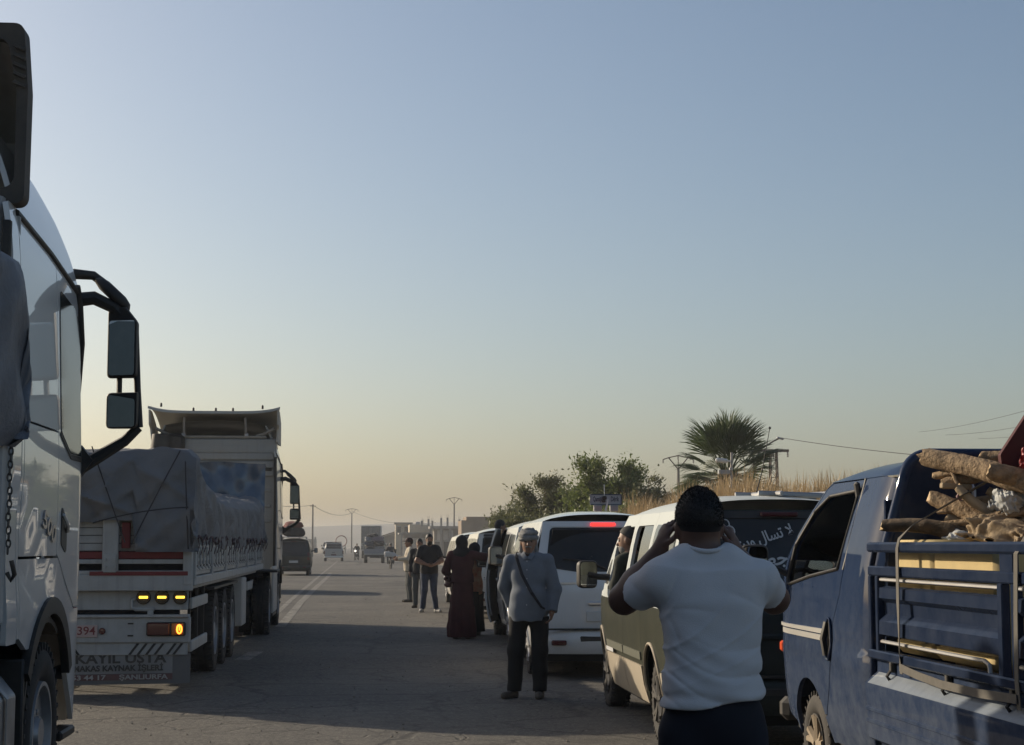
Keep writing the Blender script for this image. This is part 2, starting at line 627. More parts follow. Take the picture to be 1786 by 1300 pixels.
def road_material(line=False):
    m = bpy.data.materials.new('worn_road_paint' if line else 'dusty_asphalt')
    m.use_nodes = True
    nt = m.node_tree; N = nt.nodes; L = nt.links
    b = N['Principled BSDF']
    tc = N.new('ShaderNodeTexCoord'); co = tc.outputs['Object']
    def noise(sc, det=5, r=0.6, vec=None, dist=0.0):
        n = N.new('ShaderNodeTexNoise'); n.inputs['Scale'].default_value = sc; n.inputs['Detail'].default_value = det
        n.inputs['Roughness'].default_value = r; n.inputs['Distortion'].default_value = dist
        L.new(vec if vec is not None else co, n.inputs['Vector']); return n.outputs
    def mr(f, a, c, lo=0.0, hi=1.0):
        n = N.new('ShaderNodeMapRange'); n.inputs['From Min'].default_value = a; n.inputs['From Max'].default_value = c
        n.inputs['To Min'].default_value = lo; n.inputs['To Max'].default_value = hi; L.new(f, n.inputs['Value']); return n.outputs[0]
    def mix(f, c1, c2):
        n = N.new('ShaderNodeMix'); n.data_type = 'RGBA'
        for s, v in ((n.inputs[0], f), (n.inputs[6], c1), (n.inputs[7], c2)):
            if isinstance(v, tuple): s.default_value = lin(v)
            elif isinstance(v, float): s.default_value = v
            else: L.new(v, s)
        return n.outputs[2]
    def mth(op, a, c):
        n = N.new('ShaderNodeMath'); n.operation = op; n.use_clamp = True
        for i, v in enumerate((a, c)):
            if isinstance(v, float): n.inputs[i].default_value = v
            else: L.new(v, n.inputs[i])
        return n.outputs[0]
    # cracks: two scales of voronoi edges, warped, broken up by noise
    w = noise(1.3, 3)['Color']
    va = N.new('ShaderNodeVectorMath'); va.operation = 'MULTIPLY_ADD'
    va.inputs[1].default_value = (0.55, 0.55, 0.0); L.new(w, va.inputs[0]); L.new(co, va.inputs[2])
    cr = None
    for sc, wid, lo, hi in ((0.42, 0.022, 0.38, 0.48), (1.5, 0.034, 0.47, 0.55), (4.5, 0.06, 0.52, 0.58)):
        v = N.new('ShaderNodeTexVoronoi'); v.feature = 'DISTANCE_TO_EDGE'; v.inputs['Scale'].default_value = sc
        L.new(va.outputs[0], v.inputs['Vector'])
        f = mth('MULTIPLY', mr(v.outputs['Distance'], 0.0, wid, 1.0, 0.0), mr(noise({0.42: 0.35, 1.5: 0.22, 4.5: 0.16}[sc], 3)['Fac'], lo, hi))
        cr = f if cr is None else mth('MAXIMUM', cr, f)
    fine = noise(95.0, 3)['Fac']
    agg = noise(24.0, 4)['Fac']
    big = noise(0.23, 5, 0.62)['Fac']
    mp = N.new('ShaderNodeMapping'); mp.inputs['Scale'].default_value = (1.1, 0.035, 1); L.new(co, mp.inputs['Vector'])
    lane = noise(1.0, 4, 0.6, mp.outputs[0])['Fac']
    c = mix(mr(big, 0.36, 0.66), (0.088, 0.083, 0.076), (0.182, 0.166, 0.140))
    c = mix(mr(lane, 0.42, 0.66, 0.0, 0.55), c, (0.065, 0.061, 0.056))
    c = mix(mr(agg, 0.45, 0.60, 0.0, 0.70), c, (0.225, 0.207, 0.175))
    c = mix(mr(noise(6.5, 5, 0.7)['Fac'], 0.46, 0.66, 0.0, 0.55), c, (0.062, 0.058, 0.052))
    c = mix(mr(fine, 0.46, 0.60, 0.0, 0.55), c, (0.030, 0.029, 0.027))
    # tar patches
    tp = noise(0.11, 2, 0.5, None, 0.6)['Fac']
    c = mix(mr(tp, 0.60, 0.63, 0.0, 0.45), c, (0.045, 0.043, 0.040))
    c = mix(mth('MULTIPLY', cr, 0.62), c, (0.018, 0.016, 0.014))
    if line:
        wear = noise(5.0, 6, 0.7)['Fac']
        f = mr(wear, 0.36, 0.60, 0.45, 0.03)
        c = mix(f, c, (0.52, 0.50, 0.45))
    L.new(c, b.inputs['Base Color'])
    b.inputs['Roughness'].default_value = 0.82
    b.inputs['Specular IOR Level'].default_value = 0.3
    bp = N.new('ShaderNodeBump'); bp.inputs['Distance'].default_value = 0.022
    h = mth('SUBTRACT', mth('ADD', mth('MULTIPLY', agg, 0.45), mth('MULTIPLY', fine, 0.3)), mth('MULTIPLY', cr, 0.6))
    L.new(h, bp.inputs['Height']); L.new(bp.outputs[0], b.inputs['Normal'])
    return m

b = MB(); b.grid(lambda u, v: (-2600 + 5200 * u, -300 + 3300 * v, 0.0), 8, 8)
tag(b.build('ground', ground_material(), None, None), kind='structure')
M_road = road_material(); M_line = road_material(True)
RX0, RX1 = -9.6, 5.3
b = MB()
def rd(u, v):
    y = -40 + 2400 * v ** 2.2
    e = 0.25 * math.sin(y * 0.31) + 0.15 * math.sin(y * 0.83 + 1)
    x = RX0 + (RX1 - RX0) * u
    if u < 0.001: x += e
    if u > 0.999: x += e * 0.8
    return (x, y, 0.004)
b.grid(rd, 6, 160)
tag(b.build('road', M_road, None, None), kind='structure')

def marking(name, pts, w):
    b = MB(); n = len(pts)
    vs = []
    for i, (x, y) in enumerate(pts):
        vs += [(x - w / 2, y, 0.008), (x + w / 2, y, 0.008)]
    b.add(vs, [(2 * i, 2 * i + 1, 2 * i + 3, 2 * i + 2) for i in range(n - 1)])
    o = b.build(name, M_line, None, None)
    return tag(o, kind='structure')
marking('road_marking', [(-2.22, 40), (-2.28, 46), (-2.34, 50), (-2.52, 70), (-2.75, 95), (-3.0, 125), (-3.4, 170)], 0.14)
marking('road_marking', [(-1.78, 34), (-1.88, 42), (-1.97, 48), (-2.04, 56), (-2.12, 68), (-2.16, 78), (-2.22, 88), (-2.36, 98)], 0.20)
marking('road_marking', [(-1.80, 24.3), (-1.72, 26.2)], 0.22)

# loose grit and small stones on the asphalt and along its edges
def grit():
    rs = np.random.RandomState(11); n = 5200
    y = 7 + 45 * rs.rand(n) ** 1.6; x = np.where(rs.rand(n) < 0.45, -2.2 + 7.4 * rs.rand(n), np.where(rs.rand(n) < 0.5, 2.2 + 3.4 * rs.rand(n), -5.5 + 3.5 * rs.rand(n)))
    r = 0.004 + 0.011 * rs.rand(n) ** 3
    base = np.array([[1, 0, 0], [0, 1, 0], [-1, 0, 0], [0, -1, 0], [0, 0, 0.8], [0, 0, -0.5]], float)
    V = base[None] * (r[:, None, None] * (0.6 + 0.8 * rs.rand(n, 6, 1))) + np.stack([x, y, 0.006 + r * 0.3], 1)[:, None, :]
    F = np.array([[0, 1, 4], [1, 2, 4], [2, 3, 4], [3, 0, 4], [1, 0, 5], [2, 1, 5], [3, 2, 5], [0, 3, 5]])
    return V.reshape(-1, 3), (np.arange(n)[:, None, None] * 6 + F[None]).reshape(-1, 3)
def np_mesh(name, V, F, mt):
    me = bpy.data.meshes.new(name); me.from_pydata(V.tolist(), [], F.tolist()); return finish(me, name, mt, None, None)
tag(np_mesh('gravel', *grit(), mat('grit', (0.22, 0.20, 0.17), 0.9, var=0.5, vscale=3)), 'loose grit and small stones scattered over the asphalt', 'gravel', kind='stuff')

# low rise far behind, closing the horizon
b = MB()
hp = pchip([(-2200, 3), (-900, 7), (-420, 10), (-180, 9), (-60, 11), (20, 12), (140, 12), (400, 12), (900, 9), (2200, 5)])
def hill(u, v):
    x = -2200 + 4400 * u
    t = math.sin(v * math.pi)
    return (x, 900 + 400 * v + 25 * math.sin(x * 0.011), 0.02 + 1.35 * hp(x) * t * (0.9 + 0.12 * math.sin(x * 0.043) + 0.06 * math.sin(x * 0.17)) - 0.05)
b.grid(hill, 160, 12)
tag(b.build('hills', mat('far_earth', (0.15, 0.13, 0.095), 0.95, var=0.4, vscale=0.02), None, 60), kind='structure')

# earth bank right of the queue
b = MB()
bh = pchip([(8, 0.2), (16, 0.8), (24, 1.5), (34, 1.95), (50, 1.9), (75, 1.5), (110, 0.7), (150, 0.1)])
def bank(u, v):
    y = 8 + 142 * u
    x = 5.0 + 14 * v + 0.35 * math.sin(y * 0.5)
    prof = min(1.0, max(0.0, (v * 14) / 2.6)); prof = prof * prof * (3 - 2 * prof)
    if v > 0.8: prof *= (1 - v) / 0.2
    return (x, y, -0.03 + bh(y) * prof * (1 + 0.08 * math.sin(x * 2.1 + y * 0.9) + 0.06 * math.sin(y * 2.3)))
b.grid(bank, 110, 30)
tag(b.build('bank', mat('bank_earth', (0.22, 0.175, 0.12), 0.95, col2=(0.30, 0.245, 0.165), vscale=1.2, bump=0.05, bscale=6), None, 70), kind='structure')

# ------------------------------------------------------------------ vegetation
def leafmat(name, c1, c2, sub=0.25):
    m = mat(name, c1, 0.55, col2=c2, vscale=2.2)
    b_ = m.node_tree.nodes['Principled BSDF']
    nt = m.node_tree
    tr = nt.nodes.new('ShaderNodeBsdfTranslucent'); tr.inputs['Color'].default_value = lin(tuple(x * 1.5 for x in c1))
    mx = nt.nodes.new('ShaderNodeMixShader'); mx.inputs[0].default_value = sub
    out = nt.nodes['Material Output']
    nt.links.new(b_.outputs[0], mx.inputs[1]); nt.links.new(tr.outputs[0], mx.inputs[2]); nt.links.new(mx.outputs[0], out.inputs['Surface'])
    return m
M_leafA = leafmat('olive_leaf', (0.105, 0.115, 0.052), (0.165, 0.160, 0.075))
M_leafB = leafmat('green_leaf', (0.105, 0.135, 0.036), (0.160, 0.180, 0.055))
M_straw = leafmat('dry_straw', (0.40, 0.29, 0.15), (0.27, 0.19, 0.10), 0.2)
M_palm = leafmat('palm_leaf', (0.060, 0.085, 0.030), (0.095, 0.115, 0.045), 0.2)
M_palmd = leafmat('dead_palm_leaf', (0.15, 0.115, 0.07), (0.10, 0.075, 0.045), 0.15)

def leaf_cloud(pts, dirs, L, Wd, seed, droop=0.0):
    """numpy batch of small bent leaves (two quads each would be heavy: one kite of 2 triangles)"""
    rs = np.random.RandomState(seed); n = len(pts)
    d = np.array(dirs, float) + rs.randn(n, 3) * 0.55; d[:, 2] -= droop
    d /= np.linalg.norm(d, axis=1)[:, None]
    q = rs.randn(n, 3); s = np.cross(d, q); s /= np.linalg.norm(s, axis=1)[:, None]
    l = L * (0.6 + 0.8 * rs.rand(n))[:, None]; w = Wd * (0.6 + 0.8 * rs.rand(n))[:, None]
    nn = np.cross(d, s)
    p = np.array(pts)
    V = np.stack([p, p + d * l * 0.45 + s * w * 0.5 + nn * w * 0.15, p + d * l, p + d * l * 0.45 - s * w * 0.5 + nn * w * 0.15], 1).reshape(-1, 3)
    F = np.arange(n * 4).reshape(-1, 4)
    return V, F

def np_obj(name, V, F, mt, parent=None, angle=None):
    me = bpy.data.meshes.new(name)
    V = np.asarray(V, np.float32); F = np.asarray(F, np.int32)
    me.vertices.add(len(V)); me.vertices.foreach_set('co', V.ravel())
    k = F.shape[1]
    me.loops.add(F.size); me.loops.foreach_set('vertex_index', F.ravel())
    me.polygons.add(len(F)); me.polygons.foreach_set('loop_start', np.arange(0, F.size, k, dtype=np.int32))
    me.update(calc_edges=True)
    return finish(me, name, mt, parent, angle)

def shrub(label, loc, hgt, rad, seed, mt, nleaf=7000, upright=0.6, group='leafy trees on the bank', L=0.13, Wd=0.055):
    r = random.Random(seed)
    root = thing('bank_tree', label, 'tree', loc, r.random() * 6, group)
    tb = MB(); pts = []; dirs = []
    nst = 7
    for i in range(nst):
        a = 2 * math.pi * i / nst + r.random() * 0.7
        out = rad * (0.25 + 0.6 * r.random())
        top = Vector((math.cos(a) * out, math.sin(a) * out, hgt * (0.62 + 0.38 * r.random())))
        p0 = Vector((math.cos(a) * 0.12, math.sin(a) * 0.12, -0.1))
        mid = Vector((top.x * 0.35, top.y * 0.35, top.z * 0.5)) + Vector((r.gauss(0, .1), r.gauss(0, .1), 0))
        path = []
        for k in range(9):
            t = k / 8
            path.append(p0 * (1 - t) ** 2 + mid * 2 * t * (1 - t) + top * t * t + Vector((r.gauss(0, .02), r.gauss(0, .02), 0)))
        tb.tube(path, [0.06 * (1 - 0.85 * k / 8) * (hgt / 3) for k in range(9)], 6)
        for k in range(16):
            t = 0.22 + 0.78 * r.random()
            i0 = min(7, int(t * 8)); base = path[i0].lerp(path[i0 + 1], t * 8 - i0)
            aa = r.random() * 6.28
            ln = (0.35 + 0.75 * r.random()) * rad * 0.55 * (1.15 - 0.5 * t)
            dv = Vector((math.cos(aa), math.sin(aa), upright * (0.2 + 1.3 * r.random()))).normalized()
            tip = base + dv * ln
            tb.tube([base, base.lerp(tip, 0.55) + Vector((0, 0, 0.04)), tip], [0.016, 0.010, 0.004], 4, caps=False)
            m = max(6, int(nleaf / (nst * 16)))
            for q in range(m):
                u = 0.12 + 0.95 * r.random() ** 0.8
                sp = 0.05 + 0.10 * rad * r.random()
                p = base.lerp(tip, u) + Vector((r.gauss(0, sp), r.gauss(0, sp), r.gauss(0, sp)))
                pts.append(p); dirs.append(dv * 0.8 + Vector((0, 0, 0.25)))
    tb.build('trunk', M_wood, root, 60)
    V, F = leaf_cloud([tuple(p) for p in pts], [tuple(d) for d in dirs], L, Wd, seed)
    np_obj('crown', V, F, mt, root)
    return root

shrub('grey-green loose tree at the left end of the bank', (5.35, 64, 0.3), 3.0, 1.3, 3, M_leafA, 15000)
shrub('grey-green bushy tree with tall upright shoots on the bank above the white van', (6.25, 59, 1.0), 2.75, 1.5, 5, M_leafA, 22000)
shrub('bright green dense tree on the bank beside the roof sign', (7.6, 55, 1.2), 3.0, 1.7, 8, M_leafB, 30000, 0.45)
shrub('low dark green bush at the right end of the tree row', (8.55, 53.5, 1.3), 2.3, 1.1, 12, M_leafA, 14000, 0.4)
shrub('small grey-green shrub low on the bank behind the open van door', (4.6, 56, 0.4), 1.8, 0.9, 15, M_leafA, 9000, 0.5)
shrub('low green bush filling the foot of the tree row beside the route sign', (6.6, 50, 0.9), 1.9, 1.3, 18, M_leafB, 16000, 0.35)
shrub('low dull green bush below the tall upright shoots', (5.0, 51, 0.5), 2.0, 1.2, 19, M_leafA, 14000, 0.4)

# dry grass on the bank
def dry_grass():
    rs = np.random.RandomState(4)
    V = []; n = 42000
    y = 20 + 60 * rs.rand(n) ** 1.2; x = 6.0 + 6.5 * rs.rand(n)
    tuft = 0.5 + 0.5 * np.sin(x * 1.9 + 1.3 * np.sin(y * 0.7)) * np.sin(y * 1.1 + 0.4)
    m_ = n // 2; y[:m_] = 30 + 18 * rs.rand(m_); x[:m_] = 6.4 + 4.2 * rs.rand(m_)
    tuft = 0.5 + 0.5 * np.sin(x * 1.9 + 1.3 * np.sin(y * 0.7)) * np.sin(y * 1.1 + 0.4)
    hgt = (0.30 + 0.85 * rs.rand(n)) * (0.55 + 0.75 * tuft)
    zb = np.array([bank((yy - 8) / 142, (xx - 5.0) / 14)[2] for xx, yy in zip(x, y)])
    a = rs.rand(n) * 6.28; lean = 0.32 * rs.randn(n) * hgt
    w = 0.006 + 0.009 * rs.rand(n)
    base = np.stack([x, y, zb - 0.05], 1); dx = np.stack([np.cos(a), np.sin(a), 0 * a], 1); sx = np.stack([-np.sin(a), np.cos(a), 0 * a], 1)
    mid = base + dx * (lean * 0.4)[:, None]; mid[:, 2] += hgt * 0.6
    tip = base + dx * lean[:, None]; tip[:, 2] += hgt
    ww = w[:, None]
    V = np.stack([base - sx * ww, base + sx * ww, mid + sx * ww * 0.8, mid - sx * ww * 0.8, tip], 1).reshape(-1, 3)
    o = np.arange(n)[:, None] * 5
    F = np.concatenate([o + np.array([0, 1, 2]), o + np.array([0, 2, 3]), o + np.array([3, 2, 4])])
    return V, F
V, F = dry_grass()
tag(np_obj('dry_grass', V, F, M_straw), 'tall straw-coloured dry grass covering the bank', 'grass', kind='stuff')

# fan palm: every frond is a part; a few blade meshes are shared
def fan_mesh(name, seed, mt, R=0.95, nseg=24, spread=2.1, fold=0.16):
    r = random.Random(seed); b = MB()
    pl = 0.75
    b.tube([(0, 0, 0), (0, pl * 0.55, 0.03), (0, pl, 0.0)], [0.022, 0.017, 0.012], 5)
    for i in range(nseg):
        t = (i + 0.5) / nseg; a = (t - 0.5) * spread
        ln = R * (0.72 + 0.28 * math.cos(a * 0.9)) * (0.9 + 0.15 * r.random())
        d = Vector((math.sin(a), math.cos(a), 0)); s = Vector((math.cos(a), -math.sin(a), 0))
        o = Vector((0, pl, 0)); dr = -0.10 - 0.16 * r.random()
        hw = ln * 0.52 * spread / nseg * 0.62
        z = 0.02 * (1 if i % 2 else -1)
        p1 = o + d * ln * 0.52; p2 = o + d * ln * 0.8 + Vector((0, 0, dr * 0.35 * ln)); p3 = o + d * ln + Vector((0, 0, dr * ln))
        up = Vector((0, 0, fold * hw * 3))
        vs = [o, p1 - s * hw, p1 + up, p1 + s * hw, p2 - s * hw * 0.6, p2 + up * 0.6, p2 + s * hw * 0.6, p3]
        vs = [v + Vector((0, 0, z)) for v in vs]
        b.add(vs, [(0, 1, 2), (0, 2, 3), (1, 4, 5, 2), (2, 5, 6, 3), (4, 7, 5), (5, 7, 6)])
    o = b.build(name, mt, None, None, fix=False)
    me = o.data
    bpy.data.objects.remove(o)
    return me
def palm(label, loc, scale, seed, nfr=34, trunk=2.2, dead=8):
    r = random.Random(seed)
    root = thing('fan_palm', label, 'palm', loc)
    b = MB()
    path = [(0, 0, -0.3 + (trunk + 0.3) * k / 10) for k in range(11)]
    b.tube(path, [0.24 + 0.03 * math.sin(k * 2.1) for k in range(11)], 12)
    b.build('trunk', M_wood, root, 60)
    meshes = [fan_mesh('frond', seed + k, M_palm) for k in range(3)]
    dm = fan_mesh('frond', seed + 9, M_palmd, 0.7, 18, 1.7)
    for i in range(nfr):
        t = i / nfr
        el = math.radians(88 - 120 * t ** 1.05 + r.gauss(0, 8))
        az = i * 2.399 + r.gauss(0, 0.2)
        o = bpy.data.objects.new('frond', meshes[i % 3]); link(o, root)
        o.location = (0.08 * math.cos(az), 0.08 * math.sin(az), trunk - 0.25 * t)
        y = Vector((math.cos(az) * math.cos(el), math.sin(az) * math.cos(el), math.sin(el)))
        x = Vector((-math.sin(az), math.cos(az), 0)); x = x if r.random() < 2 else -x
        z = x.cross(y)
        if z.z < 0: x, z = -x, -z
        M = Matrix((x, y, z)).transposed()
        o.rotation_euler = (M @ Matrix.Rotation(r.gauss(0, 0.35), 3, 'Y')).to_euler()
        k = scale * (0.85 + 0.3 * r.random()); o.scale = (k, k, k)
    for i in range(dead):
        az = i * 2.399 + 1; el = math.radians(-48 - 25 * r.random())
        o = bpy.data.objects.new('frond', dm); link(o, root)
        o.location = (0.1 * math.cos(az), 0.1 * math.sin(az), trunk - 0.35)
        y = Vector((math.cos(az) * math.cos(el), math.sin(az) * math.cos(el), math.sin(el)))
        x = Vector((-math.sin(az), math.cos(az), 0)); z = x.cross(y)
        if z.z < 0: x, z = -x, -z
        o.rotation_euler = Matrix((x, y, z)).transposed().to_euler(); o.scale = (scale * .9,) * 3
        tag(o, 'dry brown hanging frond')
    return root
palm('tall fan palm with spiky green fronds behind the man in the white T-shirt', (9.55, 46, 1.45), 0.97, 21, 52, 2.1, 14)
palm('small young palm with stiff pointed leaves at the right end of the bank', (10.75, 41.5, 1.45), 0.42, 31, 10, 0.55, 2)

# ------------------------------------------------------------------ poles, wires
M_pole = mat('weathered_pole', (0.16, 0.14, 0.12), 0.85, var=0.3, vscale=2)
M_wire = mat('cable', (0.03, 0.03, 0.03), 0.6)
def utility_pole(label, loc, h, kind, rz=0.0):
    root = thing('utility_pole', label, 'pole', loc, rz, 'power line poles')
    b = MB(); b.tube([(0, 0, -0.3), (0, 0, h * 0.5), (0, 0, h)], [0.16, 0.13, 0.10], 8); b.build('pole', M_pole, root, 50)
    if kind == 'Y':
        b = MB()
        for s in (-1, 1):
            b.tube([(0, 0, h - 0.05), (s * 0.75, 0, h + 0.85)], 0.045, 6)
            b.tube([(s * 0.75, 0, h + 0.85), (0, 0, h + 1.02)], 0.04, 6)
            b.tube([(s * 0.75, 0, h + 0.85), (s * 1.2, 0, h + 0.70)], 0.04, 6)
        b.tube([(0, 0, h), (0, 0, h + 1.0)], 0.03, 6)
        b.build('crossarm', M_rust, root, 50)
        for s in (-1.18, -0.02, 1.18):
            b = MB(); z = h + (0.68 if abs(s) > 0.5 else 0.98)
            b.lathe([(0, .02), (-0.05, .07), (-0.09, .03), (-0.13, .07), (-0.17, .03), (-0.21, .07), (-0.26, .02)], (s, 0, z), 'z', 8)
            b.build('insulator', M_concrete, root)
    elif kind == 'T':
        pass
    else:
        b = MB(); b.box((0, 0, h - 0.25), (0.9, 0.08, 0.08)); b.build('crossarm', M_rust, root)
    return root
def wire(label, a, b_, sag, r=0.012):
    a, b_ = Vector(a), Vector(b_); b = MB(); P = []
    for k in range(25):
        t = k / 24; p = a.lerp(b_, t); p.z -= 4 * sag * t * (1 - t); P.append(p)
    b.tube(P, r, 5)
    return tag(b.build('power_cable', M_wire, None, 60), label, 'cable', 'overhead cables')
utility_pole('plain straight pole above the road left of the pale pickup', (-8.7, 252, 0), 7.4, 'I', 0.2)
utility_pole('V-armed pole far down the road above the pale pickup', (-4.0, 330, 0), 7.4, 'Y')
utility_pole('V-armed pole rising behind the half-built building', (12.3, 262, 0), 7.7, 'Y')
utility_pole('V-armed pole standing between the tree row and the palm', (23.4, 131, 0), 7.4, 'Y')
wire('cable sagging from the plain pole towards the building', (-8.7, 252, 7.3), (-4.0, 330, 7.6), 0.9, 0.035)
wire('cable running left from the plain pole', (-8.7, 252, 7.3), (-16, 150, 7.2), 1.0, 0.03)
wire('cable sagging from the V-armed pole down to the building roof', (-4.0, 330, 7.9), (9.5, 262, 4.9), 1.0, 0.035)
# lattice mast with a T arm
t = thing('lattice_mast', 'steel lattice mast with a T-shaped arm beside the palm', 'mast', (25.9, 110, 0))
b = MB(); hh = 7.55
for sx in (-1, 1):
    for sy in (-1, 1):
        b.tube([(sx * 0.34, sy * 0.34, -0.2), (sx * 0.20, sy * 0.20, hh)], 0.05, 5)
for k in range(14):
    z0, z1 = hh * k / 14, hh * (k + 1) / 14
    w0, w1 = 0.34 - 0.14 * k / 14, 0.34 - 0.14 * (k + 1) / 14
    sg = 1 if k % 2 else -1
    for s in (-1, 1):
        b.tube([(sg * w0, s * w0, z0), (-sg * w1, s * w1, z1)], 0.02, 4)
        b.tube([(s * w0, sg * w0, z0), (s * w1, -sg * w1, z1)], 0.02, 4)
        b.tube([(-w1, s * w1, z1), (w1, s * w1, z1)], 0.02, 4)
b.build('mast_body', M_rust, t, 50)
b = MB(); b.box((0, 0, hh + 0.12), (2.0, 0.3, 0.16)); b.tube([(-0.9, 0, hh + .05), (-0.5, 0, hh - 0.5), (-0.15, 0, hh - 0.6)], 0.02, 5); b.build('crossarm', M_rust, t)
for s in (-0.95, 0, 0.95):
    b = MB(); b.lathe([(0.0, .02), (-0.06, .08), (-0.11, .03), (-0.16, .08), (-0.21, .03), (-0.26, .08), (-0.34, .02)], (s, 0, hh + 0.04), 'z', 8); b.build('insulator', M_concrete, t)
# street lamp arm and its wire
t = thing('street_lamp', 'thin curved street lamp arm reaching out of the palm', 'lamp', (18.6, 82, 0))
b = MB(); b.tube([(-0.3, 0, -0.2), (-0.3, 0, 4.5), (-0.25, 0, 5.6), (0.1, 0, 6.2), (0.75, 0, 6.6), (1.0, 0, 6.72)], [0.07, 0.06, 0.05, 0.045, 0.04, 0.04], 7); b.build('post', M_pole, t, 60)
b = MB(); b.box((1.06, 0, 6.72), (0.34, 0.16, 0.09), (0.25, 'Y'), 0.03); b.build('lamp_head', M_steel, t)
wire('cable running from the lamp arm to the blue pickup side', (19.7, 82, 6.75), (23.2, 62, 4.65), 0.12, 0.016)
wire('highest of three faint cables at the right edge', (34, 105, 8.6), (24.5, 45, 7.6), 0.5, 0.010)
wire('middle of three faint cables at the right edge', (34, 100, 8.1), (24.5, 45, 6.8), 0.5, 0.010)
wire('lowest of three faint cables at the right edge', (36, 100, 7.9), (24.5, 45, 6.1), 0.4, 0.010)
# camera pole in front of the palm
t = thing('camera_pole', 'slim white pole with a camera and a box in front of the palm', 'pole', (7.95, 38, 1.0))
b = MB(); b.tube([(0, 0, 0), (0.02, 0, 1.6), (0.05, 0, 2.65)], [0.035, 0.032, 0.028], 8); b.build('pole', mat('pole_paint', (0.38, 0.36, 0.33), 0.6, var=0.3), t, 60)
b = MB(); b.tube([(0.04, 0, 2.45), (-0.1, 0, 2.47)], 0.02, 6); b.box((-0.18, 0, 2.47), (0.28, 0.12, 0.10), (0.1, 'Y'), 0.03); b.build('security_camera', M_white, t)
b = MB(); b.box((-0.13, 0.0, 2.21), (0.26, 0.16, 0.10), None, 0.01); b.build('junction_box', mat('grey_box', (0.3, 0.31, 0.31), 0.5), t)
for z in (2.28, 1.9):
    b = MB(); b.lathe([(-0.03, .045), (0.03, .045)], (0.03, 0, z), 'z', 10); b.build('clamp', M_steel, t)

# ------------------------------------------------------------------ buildings
M_cream = mat('cream_render', (0.52, 0.45, 0.34), 0.9, var=0.18, vscale=0.8, streak=0.3)
M_grey = mat('bare_block_wall', (0.27, 0.245, 0.215), 0.92, var=0.25, vscale=1.2, bump=0.02, bscale=4)
M_brown = mat('mud_render', (0.27, 0.20, 0.14), 0.95, var=0.25, vscale=0.7)
M_shut = mat('metal_shutter', (0.55, 0.54, 0.52), 0.5, var=0.15, vscale=2)
M_win = mat('dark_pane', (0.03, 0.032, 0.035), 0.15)
def bx(name, x0, x1, y0, y1, z0, z1, mt, parent, bev=0.0):
    b = MB(); b.box(((x0 + x1) / 2, (y0 + y1) / 2, (z0 + z1) / 2), (x1 - x0, y1 - y0, z1 - z0), None, bev)
    return b.build(name, mt, parent)
def building(label, loc, rz=0):
    return thing('roadside_building', label, 'building', loc, rz, 'roadside buildings')
# half-built block with columns on the roof
B = building('grey half-built block with bare columns standing on its roof', (0, 0, 0))
Yb = 232.0
bx('wall', 8.2, 11.9, Yb, Yb + 9, -0.1, 3.7, M_grey, B)
bx('roof_slab', 7.6, 12.1, Yb - 1.4, Yb + 9.4, 3.70, 4.05, M_concrete, B)
for i, x in enumerate((7.7, 9.1, 10.3, 11.8)):
    bx('pillar', x - 0.16, x + 0.16, Yb - 1.25, Yb - 0.93, -0.1, 3.7, M_concrete, B)
for i, x in enumerate((8.95, 9.75, 10.45)):
    w_ = bx('shutter', x - 0.32, x + 0.32, Yb - 0.14, Yb - 0.02, 2.2, 3.5, M_shut, B)
for i, x in enumerate((8.8, 10.0, 11.1)):
    d_ = bx('shop_door', x - 0.45, x + 0.45, Yb - 0.12, Yb - 0.02, 0.0, 2.0, M_win, B)
    bx('door_frame', x - 0.5, x + 0.5, Yb - 0.16, Yb - 0.125, 2.0, 2.12, M_shut, d_)
for x, y, h in ((6.6, 2, 0.75), (7.45, 0, 0.95), (9.15, 0, 1.1), (10.0, 0, 1.15), (11.6, 0, 0.9), (8.2, 7, 0.8)):
    c_ = bx('roof_column', x - 0.13, x + 0.13, Yb + y - 0.13, Yb + y + 0.13, 4.05, 4.05 + h, M_concrete, B)
    b = MB()
    for sx in (-0.07, 0.07):
        b.tube([(x + sx, Yb + y, 4.05 + h), (x + sx * 1.5, Yb + y, 4.05 + h + 0.45)], 0.014, 4)
    b.build('rebar', M_rust, c_, None)
# shops with a sunlit parapet
B = building('low row of shops with a pale sunlit parapet and white shutters', (0, 0, 0))
Yc = 240.0
bx('wall', 4.2, 8.0, Yc, Yc + 8, -0.1, 3.3, M_grey, B)
bx('canopy', 3.6, 7.9, Yc - 1.6, Yc + 8.2, 3.0, 3.25, M_concrete, B)
bx('parapet', 5.05, 7.9, Yc - 1.62, Yc - 1.40, 3.25, 4.35, M_cream, B)
bx('parapet', 5.05, 5.27, Yc - 1.38, Yc + 7.5, 3.25, 4.35, M_cream, B)
for x in (4.0, 5.2, 6.6, 7.6):
    bx('pillar', x - 0.14, x + 0.14, Yc - 1.5, Yc - 1.2, -0.1, 3.0, M_concrete, B)
for x in (4.65, 5.9, 7.1):
    sh = bx('shutter', x - 0.42, x + 0.42, Yc - 0.12, Yc - 0.02, 0.05, 2.5, M_shut, B)
    for k in range(7):
        bx('slat', x - 0.41, x + 0.41, Yc - 0.15, Yc - 0.122, 0.2 + k * 0.33, 0.36 + k * 0.33, M_shut, sh)
bx('water_tank', 5.9, 6.6, Yc + 1, Yc + 1.7, 4.05, 4.75, M_steel, B, 0.1)
bx('satellite_mast', 6.95, 7.01, Yc + 1, Yc + 1.06, 3.25, 5.1, M_rust, B)
B = building('small cream upper storey behind the shops', (0, 0, 0))
bx('wall', 3.3, 5.6, Yc + 12, Yc + 18, -0.1, 4.6, M_cream, B)
